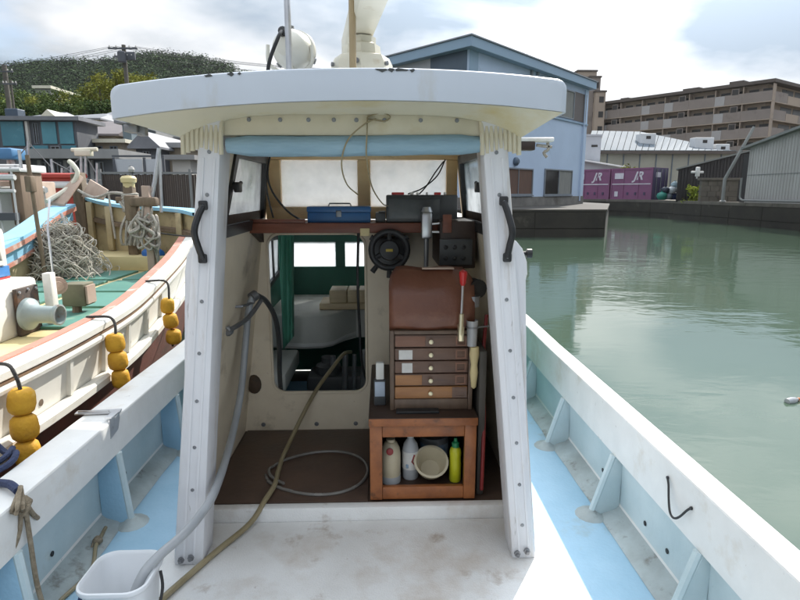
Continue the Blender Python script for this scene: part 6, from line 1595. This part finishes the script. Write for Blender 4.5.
def house(name, x0, x1, ye, Y_, dep, label, wall, roofm, roof='hip', rise=1.2, base=None, wins=(), cat='house', ov_=0.35, yb=None):
    p0, p1 = at(x0, ye, Y_), at(x1, ye, Y_)
    ze = p0.z; cxm = (p0.x + p1.x) / 2
    zb_ = base if base is not None else min(slope_z(cxm, Y_), slope_z(p0.x, Y_), slope_z(p1.x, Y_)) - 0.5
    t = empty(name, (cxm, Y_ + dep / 2, zb_), label, cat)
    q = MB(); q.box(p0.x, p1.x, Y_, Y_ + dep, zb_, ze); q.build('wall', wall, t, smooth=0)
    xa, xb, ya, yb_ = p0.x - ov_, p1.x + ov_, Y_ - ov_, Y_ + dep + ov_
    q = MB()
    if roof == 'flat':
        q.box(xa, xb, ya, yb_, ze + 0.003, ze + 0.003 + rise)
    else:
        ins = min((xb - xa) * 0.45, dep * 0.5) if roof == 'hip' else 0.0
        ym = (ya + yb_) / 2
        e = [Vector((xa, ya, ze)), Vector((xb, ya, ze)), Vector((xb, yb_, ze)), Vector((xa, yb_, ze))]
        e2 = [v + Vector((0, 0, 0.12)) for v in e]
        rl, rr_ = Vector((xa + ins, ym, ze + rise)), Vector((xb - ins, ym, ze + rise))
        if roof == 'gable_front':
            xm = (xa + xb) / 2; rl, rr_ = Vector((xm, ya, ze + rise)), Vector((xm, yb_, ze + rise))
        vs = [q.bm.verts.new(v) for v in e + e2 + [rl, rr_]]
        F = [(3, 2, 1, 0), (0, 1, 5, 4), (1, 2, 6, 5), (2, 3, 7, 6), (3, 0, 4, 7)]
        F += [(4, 5, 9, 8), (5, 6, 9), (6, 7, 8, 9), (7, 4, 8)] if roof != 'gable_front' else [(4, 5, 8), (5, 6, 9, 8), (6, 7, 9), (7, 4, 8, 9)]
        for f in F: q.bm.faces.new([vs[i] for i in f])
    q.build('roof', roofm, t, smooth=0)
    F_ = Face((p0.x, Y_), (1, 0))
    for w_ in wins:
        F_.window(t, *w_[:4], glass=w_[4] if len(w_) > 4 else GLASSD, mull=w_[5] if len(w_) > 5 else 1, sill=False)
    return t, F_, p0, p1, ze, zb_

t, F_, p0, p1, ze, zb_ = house('teal_building', -40, 75.5, 120.5, 34, 2.5, 'two storey building faced in teal panels with a dark recess behind the boats', HW3, ROOFG, 'flat', 0.22, base=1.3, cat='building')
for x0, x1, y0, y1, m_ in ((-18, 0, 121.5, 146, TEAL), (0.5, 26, 121.5, 146, TEAL), (41, 58, 122, 144, TEAL2), (58.4, 75, 122, 144, TEAL2), (31, 49, 145.5, 152, TEAL), (62, 77, 145.5, 152, TEAL)):
    a0, z1 = F_.px(x0, y0); a1, z0 = F_.px(x1, y1); q = MB(); F_.slab(q, a0, a1, z0, z1, 0.003, 0.06, 0.01); q.build('wall_panel', m_, t, smooth=0)
a0, z1 = F_.px(26.5, 121.5); a1, z0 = F_.px(32, 147); q = MB(); F_.slab(q, a0, a1, z0, z1, 0.003, 0.2); q.build('pale_column', HW4, t, smooth=0)
F_.window(t, 33, 40, 123, 144, glass=APD, sill=False)
F_.window(t, 51, 61, 146, 153, glass=APD, sill=False)
c = at(15, 112, 36.4); q = MB(); q.box(c.x - 0.38, c.x + 0.38, 36, 36.8, ze + 0.23, ze + 0.95, 0.05); tk = q.build('roof_tank', mat('dark_blue_tank', (0.05, 0.075, 0.11), None, 2, 0.5), t, smooth=0)
t, F_, p0, p1, ze, zb_ = house('quay_shed', 19, 112, 159, 27.5, 2.5, 'long low quayside shed with a pale grey roof edge and dark bays', HW3, ROOFL, 'flat', 0.42, base=1.3, cat='shed', ov_=0.6)
for x in (42, 54, 68, 80, 96):
    F_.window(t, x, x + 9, 162, 176, glass=APD if x != 68 else HW2, sill=False)
for x in (40, 66, 92):
    a0, z1 = F_.px(x, 160); q = MB(); F_.slab(q, a0 - 0.08, a0 + 0.08, 1.32, ze - 0.05, 0.003, 0.12); q.build('post', HW2, t, smooth=0)
house('tiled_house', 16, 56, 121, 44, 8, 'house with a low dark tiled roof just above the teal building', HW2, ROOFG, 'hip', 1.15, wins=((44, 52, 124, 131),))
t, F_, p0, p1, ze, zb_ = house('cream_gable', 46, 56, 121, 42, 5, 'small cream gable peeping over the teal building', RADW, RADW, 'gable_front', 0.75)
house('hipped_house', 62, 97, 119, 47, 9, 'two storey grey house with a hipped tile roof below the trees', HW2, ROOFG, 'hip', 1.0, wins=((71, 80, 122, 131), (83, 90, 122, 131)))
house('pale_house', 86, 98, 120, 45.5, 5, 'narrow cream house wing with a bright side wall beside the hipped house', RADW, ROOFG, 'hip', 0.7, wins=((89, 93, 123, 128),))
house('upper_house', 99, 124, 120, 52, 8, 'grey gabled house half hidden by the left end of the wheelhouse roof', HW2, ROOFG, 'gable', 1.3, wins=((105, 112, 122, 127),))
house('tiled_annex', 79, 116, 136, 40, 6, 'low annex with a sloping mauve-grey tiled roof below the grey houses', HW1, mat('mauve_tile_roof', (0.19, 0.165, 0.165), (0.15, 0.13, 0.13), 1.2, 0.6), 'gable', 1.3)
house('beige_house', 92, 122, 143, 36, 7, 'beige house with a long pale eave board and one wide window', HW1, RADW, 'flat', 0.22, wins=((94, 103, 146, 151), (110, 118, 146, 151)))
t, *_ = house('blue_grey_tower', 122, 130.5, 124, 38, 4, 'narrow blue-grey stair tower beside the utility pole', mat('tower_blue_grey', (0.12, 0.16, 0.19), (0.10, 0.135, 0.16), 1, 0.6), ROOFG, 'flat', 0.2, base=1.3)
house('dark_house', 131, 150, 136, 42, 7, 'dark house with a pale sloping roof under the wheelhouse eave', HW3, ROOFL, 'gable', 1.4, wins=((134, 140, 139, 144), (142, 147, 139, 144)))
house('gabled_house', 136, 156, 149, 34, 6, 'small dark gabled house behind the white screen panels', HW3, ROOFG, 'gable_front', 1.0, base=1.3, wins=((143, 150, 151, 156),))
house('cream_house', 160, 182, 148, 36, 6, 'cream house with a pale flat eave right of the gabled house', HW1, ROOFL, 'flat', 0.3, base=1.3, wins=((163, 170, 151, 157),))
house('white_garage', 172, 190, 160, 31, 4, 'small white garage wall beside the left wheelhouse post', HW4, ROOFL, 'flat', 0.25, base=1.3)
house('brown_house', 155, 215, 128, 47, 8, 'grey-brown house behind the wheelhouse post', mat('grey_brown_wall', (0.20, 0.175, 0.16), (0.16, 0.14, 0.13), 1, 0.7), ROOFG, 'hip', 1.2)
house('hill_house', 35, 50, 88.5, 112, 10, 'low pale roofed building on the hill among the trees', HW2, RADW, 'flat', 0.5)
# white screen panels and the brown board fence on the quay
t = empty('screen_fence', (-11, 25.6, 1.32), 'row of white screen panels in dark frames standing on the left quay', 'fence')
xs = [113.5, 144, 163]
for k in range(2):
    a, b = at(xs[k] + 0.7, 159, 25.6), at(xs[k + 1] - 0.7, 174, 25.6)
    q = MB(); q.box(a.x, b.x, 25.6, 25.64, 1.7, a.z, 0.005); q.build('panel', mat('white_screen', (0.50, 0.52, 0.55), (0.44, 0.46, 0.49), 1, 0.5), t, smooth=0)
for x in xs:
    a = at(x, 158, 25.6); q = MB(); q.box(a.x - 0.05, a.x + 0.05, 25.57, 25.67, 1.32, a.z + 0.02); q.build('post', HW3, t, smooth=0)
q = MB(); a, b = at(112, 157.5, 25.6), at(164, 157.5, 25.6); q.box(a.x, b.x, 25.58, 25.66, a.z + 0.021, a.z + 0.10); q.build('top_rail', HW3, t, smooth=0)
a = at(119, 172, 25.5); q = MB(); q.tube([(a.x, 25.55, 1.5), (at(113, 160, 25.5).x, 25.55, at(113, 160, 25.5).z)], 0.04, 6); q.build('brace', HW3, t)
t = empty('board_fence', (-11, 24.3, 1.32), 'dark brown board fence on the left quay behind the bow of the work boat', 'fence')
BRNB = mat('dark_brown_boards', (0.070, 0.050, 0.042), (0.050, 0.036, 0.030), 2, 0.7, stretch=(1, 1, 0.3))
a, b = at(100, 174, 24.3), at(196, 174, 24.3)
nbd = 44
for k in range(nbd):
    x0 = lerp(a.x, b.x, k / nbd); x1 = lerp(a.x, b.x, (k + 1) / nbd)
    q = MB(); q.box(x0 + 0.006, x1 - 0.006, 24.3 + 0.008 * (k % 2), 24.33 + 0.008 * (k % 2), 1.34, a.z - 0.03 + 0.012 * ((k * 7) % 3)); q.build('board', BRNB, t, smooth=0)
q = MB(); q.box(a.x - 0.05, b.x + 0.05, 24.27, 24.37, a.z + 0.001, a.z + 0.09); q.build('capping', HW2, t, smooth=0)
for x in (100, 131, 160, 190):
    p_ = at(x, 172, 24.25); q = MB(); q.box(p_.x - 0.05, p_.x + 0.05, 24.2, 24.268, 1.33, p_.z + (0.12 if x != 131 else 0.25)); q.build('post', HW2, t, smooth=0)
p_ = at(131, 169.5, 24.2); q = MB(); q.lathe([(0, 0), (0.10, 0.02), (0.13, 0.12), (0.09, 0.22), (0, 0.25)], (p_.x, 24.23, p_.z - 0.12), n=12); q.build('white_cap', HW4, t)

# utility poles
def pole(px_, yt, Y_, r, label, arms, base=None):
    p_ = at(px_, yt, Y_); zb_ = base if base is not None else slope_z(p_.x, Y_) - 0.3
    t = empty('utility_pole', (p_.x, Y_, zb_), label, 'pole')
    q = MB(); q.tube([(p_.x, Y_, zb_), (p_.x, Y_, p_.z)], r * 1.25, 10, taper=r); q.build('pole', CONC, t)
    for dz, w_ in arms:
        q = MB(); q.box(p_.x - w_, p_.x + w_, Y_ - 0.2, Y_ - 0.12, p_.z - dz - 0.05, p_.z - dz + 0.05); ar = q.build('cross_arm', HW3, t)
        for s_ in (-0.9, -0.45, 0.45, 0.9):
            q = MB(); q.lathe([(0.04, 0), (0.06, 0.05), (0.03, 0.14), (0, 0.16)], (p_.x + w_ * s_, Y_ - 0.16, p_.z - dz + 0.05), n=8); q.build('insulator', HW4, ar)
    return t, p_
t, p_ = pole(123.5, 45, 40, 0.13, 'concrete utility pole with a transformer rising just left of the wheelhouse roof', ((0.25, 0.95), (0.75, 0.6)))
q = MB(); q.lathe([(0.20, 0), (0.26, 0.04), (0.26, 0.62), (0.18, 0.70), (0.06, 0.72), (0, 0.72)], (p_.x - 0.05, 39.7, p_.z - 1.15), n=14); q.build('transformer', HW3, t)
q = MB(); q.lathe([(0.30, 0), (0.40, 0.05), (0.42, 0.20), (0.30, 0.25)], (p_.x, 40, p_.z - 4.3), n=14); q.build('collar', HW3, t)
q = MB(); q.box(p_.x + 0.1, p_.x + 0.75, 39.8, 40.0, p_.z - 0.95, p_.z - 0.45, 0.04); q.build('switch_box', HW3, t)
pw = p_
t, p_ = pole(4.0, 65, 46, 0.16, 'grey utility pole at the far left edge in front of the hill', ((0.5, 0.7),))
t, p_ = pole(10.5, 80, 44, 0.07, 'thin lamp pole with a small forked head at the far left', ((0.3, 0.5),))
q = MB()
for k, (s_, dz) in enumerate(((-0.8, 0.1), (-0.4, 0.1), (0.4, 0.1), (0.85, 0.1), (0.4, 0.6))):
    b = Vector((pw.x + s_, 40, pw.z - dz)); e = Vector((-60 + k, 52, 13.0 - 0.3 * k)); e2 = Vector((12 + k, 58, 15.5 - dz))
    for en in (e, e2):
        q.tube([b.lerp(en, i / 10) - Vector((0, 0, 1.5 * 4 * (i / 10) * (1 - i / 10))) for i in range(11)], 0.012, 4)
tag(q.build('power_line', BLACK), 'thin black overhead wires strung from the utility pole with the transformer', 'wires')

# boats farther along the left quay
def far_boat(name, label, x0, x1, yt, Y_, mats, bow=1, L_=6.0, sheer_=0.35, beam=1.9, zt=None):
    p1 = at(x1, yt, Y_); 
    t = empty(name, (p1.x, Y_, 0), label, 'boat')
    zt = p1.z
    q = MB(); rows = []
    for j in range(13):
        s_ = j / 12; x = p1.x - bow * L_ * (1 - s_)
        f = (1 - max(0, (s_ - 0.45) / 0.55) ** 2.0) * 0.5 * beam
        z = zt - sheer_ * (1 - s_) ** 1.5 - 0.0
        rows.append([Vector((x - bow * 0.02, Y_ + f, z)), Vector((x, Y_ + f * 0.92, z - 0.35)), Vector((x - bow * 0.25 * s_, Y_ + f * 0.7, 0.2)), Vector((x - bow * 0.4 * s_, Y_, -0.3)), Vector((x - bow * 0.25 * s_, Y_ - f * 0.7, 0.2)), Vector((x, Y_ - f * 0.92, z - 0.35)), Vector((x - bow * 0.02, Y_ - f, z))])
    q.grid(rows); q.build('hull', mats[0], t, smooth=50)
    q = MB()
    for s_ in (-1, 1):
        q.tube([(r[0].x, Y_ + s_ * (r[0].y - Y_), r[0].z) for r in rows], 0.055, 6)
        q.tube([(r[1].x, Y_ + s_ * (r[1].y - Y_ + 0.02), r[1].z) for r in rows], 0.04, 6)
    q.build('gunwale', mats[1], t)
    q = MB(); q.grid([[Vector((r[0].x, r[0].y - 0.03, r[0].z - 0.22)), Vector((r[-1].x, r[-1].y + 0.03, r[-1].z - 0.22))] for r in rows]); q.build('deck', mats[2], t, smooth=0)
    return t, p1, rows
REDB = mat('red_boat_paint', (0.40, 0.045, 0.03), (0.33, 0.035, 0.025), 2, 0.45)
WB = mat('white_boat_paint', (0.66, 0.66, 0.65), (0.58, 0.58, 0.57), 2, 0.45)
t, p1, rows = far_boat('red_boat', 'red boat with a white band and high bow moored beyond the work boat', 0, 86, 176, 11.0, (REDB, REDB, WB), 1, 5.5, 0.18, 1.8)
q = MB(); 
for s_ in (-1, 1):
    q.grid([[Vector((r[0].x, 11.0 + s_ * (r[0].y - 11.0 + 0.015), r[0].z - 0.10)), Vector((r[1].x, 11.0 + s_ * (r[1].y - 11.0 + 0.05), r[1].z + 0.13))] for r in rows])
q.build('white_band', WB, t, smooth=60, solid=0.01)
a, b = at(40, 175, 11.0), at(62, 175, 11.0)
q = MB(); q.box(b.x - 1.6, b.x - 0.5, 10.6, 11.4, a.z - 0.35, a.z + 0.18, 0.03); cbn = q.build('low_cabin', WB, t)
q = MB(); q.box(b.x - 1.3, b.x - 0.8, 10.575, 10.597, a.z - 0.15, a.z + 0.05); q.build('cabin_window', APD, cbn)
t, p1, rows = far_boat('plank_boat', 'white boat carrying a brown plank box and thin rails at the far left', 0, 46, 190, 8.6, (WB, WB, OLDW), 1, 5.0, 0.1, 1.9)
a, b = at(26, 173, 8.4), at(41, 205, 8.4)
q = MB(); q.box(a.x, b.x, 8.0, 8.5, 1.55, a.z, 0.008); bx_ = q.build('plank_box', mat('brown_plywood', (0.24, 0.17, 0.115), (0.19, 0.13, 0.09), 4, 0.7, stretch=(4, 4, 1)), t)
q = MB(); q.box(a.x - 0.5, b.x + 0.03, 7.97, 8.53, a.z + 0.002, a.z + 0.05, 0.008); q.build('box_lid', WB, bx_)
q = MB()
for y in (170.5, 178, 191):
    a0, a1 = at(-20, y, 8.3), at(38 if y < 175 else 33, y, 8.3); q.tube([(a0.x, 7.9, a0.z), (a1.x, 7.9, a1.z)], 0.025 if y != 178 else 0.04, 6)
for x in (2, 14, 29):
    a0 = at(x, 168, 8.3); q.tube([(a0.x, 7.9, 1.4), (a0.x, 7.9, a0.z)], 0.016, 6)
q.build('rail_frame', WB, t)
a, b = at(-10, 180, 8.6), at(24, 180, 8.6)
q = MB(); q.box(a.x, b.x, 8.55, 9.4, 1.4, at(0, 181, 8.6).z, 0.02); cbn = q.build('brown_cabin', PINKW, t)
q = MB(); q.box(a.x, b.x, 8.53, 8.548, 1.75, 1.82); q.build('cabin_stripe', WB, cbn)
for px_, yt, yb_, r in ((19, 150, 215, 0.022), (29, 160, 215, 0.012), (15, 165, 215, 0.014)):
    a0 = at(px_, yt, 8.7); q = MB(); q.tube([(a0.x, 8.7, 1.4), (a0.x, 8.7, a0.z)], r, 8); q.build('mast', ALU, t)
q = MB(); q.box(at(-5, 190, 8.2).x, at(28, 190, 8.2).x, 7.85, 7.95, 1.62, 1.72); q.build('dark_rubbing_strake', HW3, t)
t, p1, rows = far_boat('masted_boat', 'dark hulled boat with two slim masts lying beyond the red boat', 0, 100, 186, 15.0, (HW3, WB, OLDW), 1, 7.0, 0.2, 2.2)
for px_, yt, lean in ((51, 159, 5.5), (85.5, 150, 0), (81, 152, 0), (28, 141, 0.5), (62, 168, -1), (71, 165, 1), (97, 163, -0.5)):
    a0 = at(px_, yt, 15); a1 = at(px_ + lean, 205, 15); q = MB(); q.tube([(a1.x, 15, 1.5), (a0.x, 15, a0.z)], 0.05, 8, taper=0.03); q.build('mast', ALU, t)
q = MB()
for xa_, ya_, xb_, yb_ in ((28, 143, 51, 168), (28, 143, 5, 172), (51, 161, 82, 178), (85, 153, 62, 172), (85, 156, 97, 176), (20, 166, 40, 166), (40, 178, 100, 180)):
    a0, a1 = at(xa_, ya_, 15), at(xb_, yb_, 15); q.tube([(a0.x, 15.05, a0.z), (a1.x, 15.05, a1.z)], 0.014, 4)
q.build('rigging', HW2, t)
a0 = at(85.5, 150, 15); q = MB(); q.tube([(a0.x - 0.35, 15, a0.z), (a0.x + 0.3, 15, a0.z + 0.02)], 0.05, 6); q.box(a0.x - 0.25, a0.x + 0.15, 14.9, 15.1, a0.z - 0.15, a0.z + 0.0, 0.02); q.build('mast_head', RADW, t)
a, b = at(4, 148, 15), at(20, 160, 15); q = MB(); q.box(a.x, b.x, 14.7, 15.3, b.z, b.z + 0.28, 0.05); q.build('blue_cover', mat('blue_tarpaulin', (0.07, 0.22, 0.42), None, 3, 0.5), t)
q = MB(); q.tube([(a.x, 15, 1.5), (at(8, 150, 15).x, 15, a.z)], 0.05, 6); q.tube([(b.x, 15, 1.5), (at(9, 150, 15).x, 15, a.z)], 0.05, 6); q.box(a.x - 0.6, b.x, 14.4, 15.6, 1.4, b.z - 1.0, 0.03); q.build('gantry', WB, t)
for k in range(4):
    a0 = at(8 + k * 12, 172 + k % 2 * 8, 13); q = MB(); q.box(a0.x - 0.28, a0.x + 0.28, 14.3, 14.5, 1.6, a0.z - 0.1 * k, 0.03); q.build('deck_gear', (GREYM, OLDW, WB, HW2)[k], t)

# ================================================================== TREES on the near slope
def tree(px_, yt, Y_, rc, m, label, group, seed, tall=1.0):
    rt = random.Random(seed)
    top = at(px_, yt, Y_)
    zg = slope_z(top.x, Y_)
    t = empty('leafy_tree', (top.x, Y_, zg), label, 'tree', group)
    h = top.z - zg
    q = MB(); q.tube([(top.x, Y_, zg - 0.3), (top.x + 0.2, Y_, zg + h * 0.45), (top.x + 0.1, Y_, zg + h * 0.85)], 0.22, 7, smooth=3, taper=0.06)
    for k in range(5):
        a = rt.uniform(0, 6.28); z = zg + h * rt.uniform(0.35, 0.65)
        q.tube([(top.x + 0.1, Y_, z), (top.x + math.cos(a) * rc * 0.7, Y_ + math.sin(a) * rc * 0.7, z + h * 0.2)], 0.09, 5, taper=0.03)
    q.build('trunk', TRUNK, t)
    V, Fc = [], []
    for k in range(30):
        f = rt.random() ** 0.8
        a = rt.uniform(0, 6.28); rr_ = rc * math.sqrt(rt.random()) * (1 - 0.6 * f * f)
        c = Vector((top.x + rr_ * math.cos(a), Y_ + rr_ * math.sin(a), zg + h * (0.28 + 0.68 * f)))
        clump(V, Fc, c, rc * rt.uniform(0.22, 0.42), 60, 0.17, rt, 0.8 * tall)
    mesh_obj('crown', V, Fc, m, t)
spec = []
rs = random.Random(21)
for k, x in enumerate((-14, 2, 17, 31, 45, 58, 71, 83)):
    spec.append((x, rs.uniform(88, 95), rs.uniform(82, 92), 2.9, LEAF_M if k % 3 else LEAF_Y, 'm' if k % 3 else 'y'))
for k, x in enumerate((88, 97, 106, 115, 125, 135, 144, 152, 163)):
    spec.append((x, (80, 73, 72, 69, 71, 74, 73, 77, 92)[k], rs.uniform(72, 80), 2.1, LEAF_Y, 'b'))
for k, x in enumerate((-8, 9, 25, 40, 54, 68, 82, 95, 107, 120)):
    spec.append((x, rs.uniform(98, 106), rs.uniform(60, 68), 2.5, LEAF_D if k % 3 else LEAF_M, 'd'))
txt = {'m': ('of the mid green trees along the top of the slope', 'green trees along the top of the slope'),
       'y': ('of the yellowish trees along the top of the slope', 'yellowish trees along the top of the slope'),
       'b': ('tree of the yellow-green grove beside the utility pole', 'yellow-green grove by the utility pole'),
       'd': ('dark green tree of the lower row behind the houses', 'dark trees behind the houses')}
ordn = ['leftmost', 'second from left', 'third from left', 'fourth from left', 'fifth from left', 'fifth from right', 'fourth from right', 'third from right', 'second from right', 'rightmost']
cnt = {g: sorted(k for k, q_ in enumerate(spec) if q_[5] == g) for g in 'mybd'}
for k, (x, y, Y_, rc, m_, g) in enumerate(spec):
    i, n_ = cnt[g].index(k), len(cnt[g])
    wd = ordn[i] if i < (n_ + 1) // 2 else ordn[10 - (n_ - i)]
    if n_ == 3: wd = ('leftmost', 'middle', 'rightmost')[i]
    if n_ == 5 and i == 2: wd = 'middle'
    tree(x, y, Y_, rc, m_, wd + ' ' + txt[g][0], txt[g][1], 100 + k, 1.25 if g == 'b' else 1.0)
# undergrowth closing the slope between the trunks
V, Fc = [], []
ru = random.Random(31)
for _ in range(700):
    x = ru.uniform(-75, -14); y = ru.uniform(58, 98)
    clump(V, Fc, Vector((x, y, slope_z(x, y) + ru.uniform(0.3, 2.4))), 1.3, 16, 0.38, ru, 0.9)
tag(mesh_obj('undergrowth', V, Fc, LEAF_D), kind='stuff')

# flotsam by the rail
rd_ = ray(791, 402); p_ = Vector((0, 0, CAM_Z)) + rd_ * (-CAM_Z / rd_.z)
q = MB(); q.lathe([(0, -0.06), (0.03, -0.055), (0.036, 0.0), (0.03, 0.05), (0.014, 0.07), (0.014, 0.085), (0, 0.09)], (p_.x, p_.y, 0.012), (1, 0.3, 0.05), 14)
fl_ = q.build('floating_bottle', CLEARB)
tag(fl_, 'small pale bottle floating on the green water at the right edge', 'bottle')
q = MB(); q.lathe([(0.016, 0.086), (0.016, 0.106), (0, 0.108)], (p_.x, p_.y, 0.012), (1, 0.3, 0.05), 12); q.build('orange_cap', mat('orange_plastic', (0.55, 0.15, 0.02), None, 9, 0.4), fl_)

# ================================================================== damp air over the harbour
mb = MB(); mb.box(-3300, 3300, -3300, 3300, -3.0, 90.0)
hz = mb.build('haze', bpy.data.materials.new('haze_air'), smooth=0)
m = hz.data.materials[0]; m.use_nodes = True; t = m.node_tree; t.nodes.clear()
v = t.nodes.new('ShaderNodeVolumePrincipled'); v.inputs['Color'].default_value = (0.86, 0.90, 0.95, 1)
v.inputs['Density'].default_value = 0.00008; v.inputs['Anisotropy'].default_value = 0.3
o = t.nodes.new('ShaderNodeOutputMaterial'); t.links.new(v.outputs[0], o.inputs['Volume'])
tag(hz, kind='stuff')
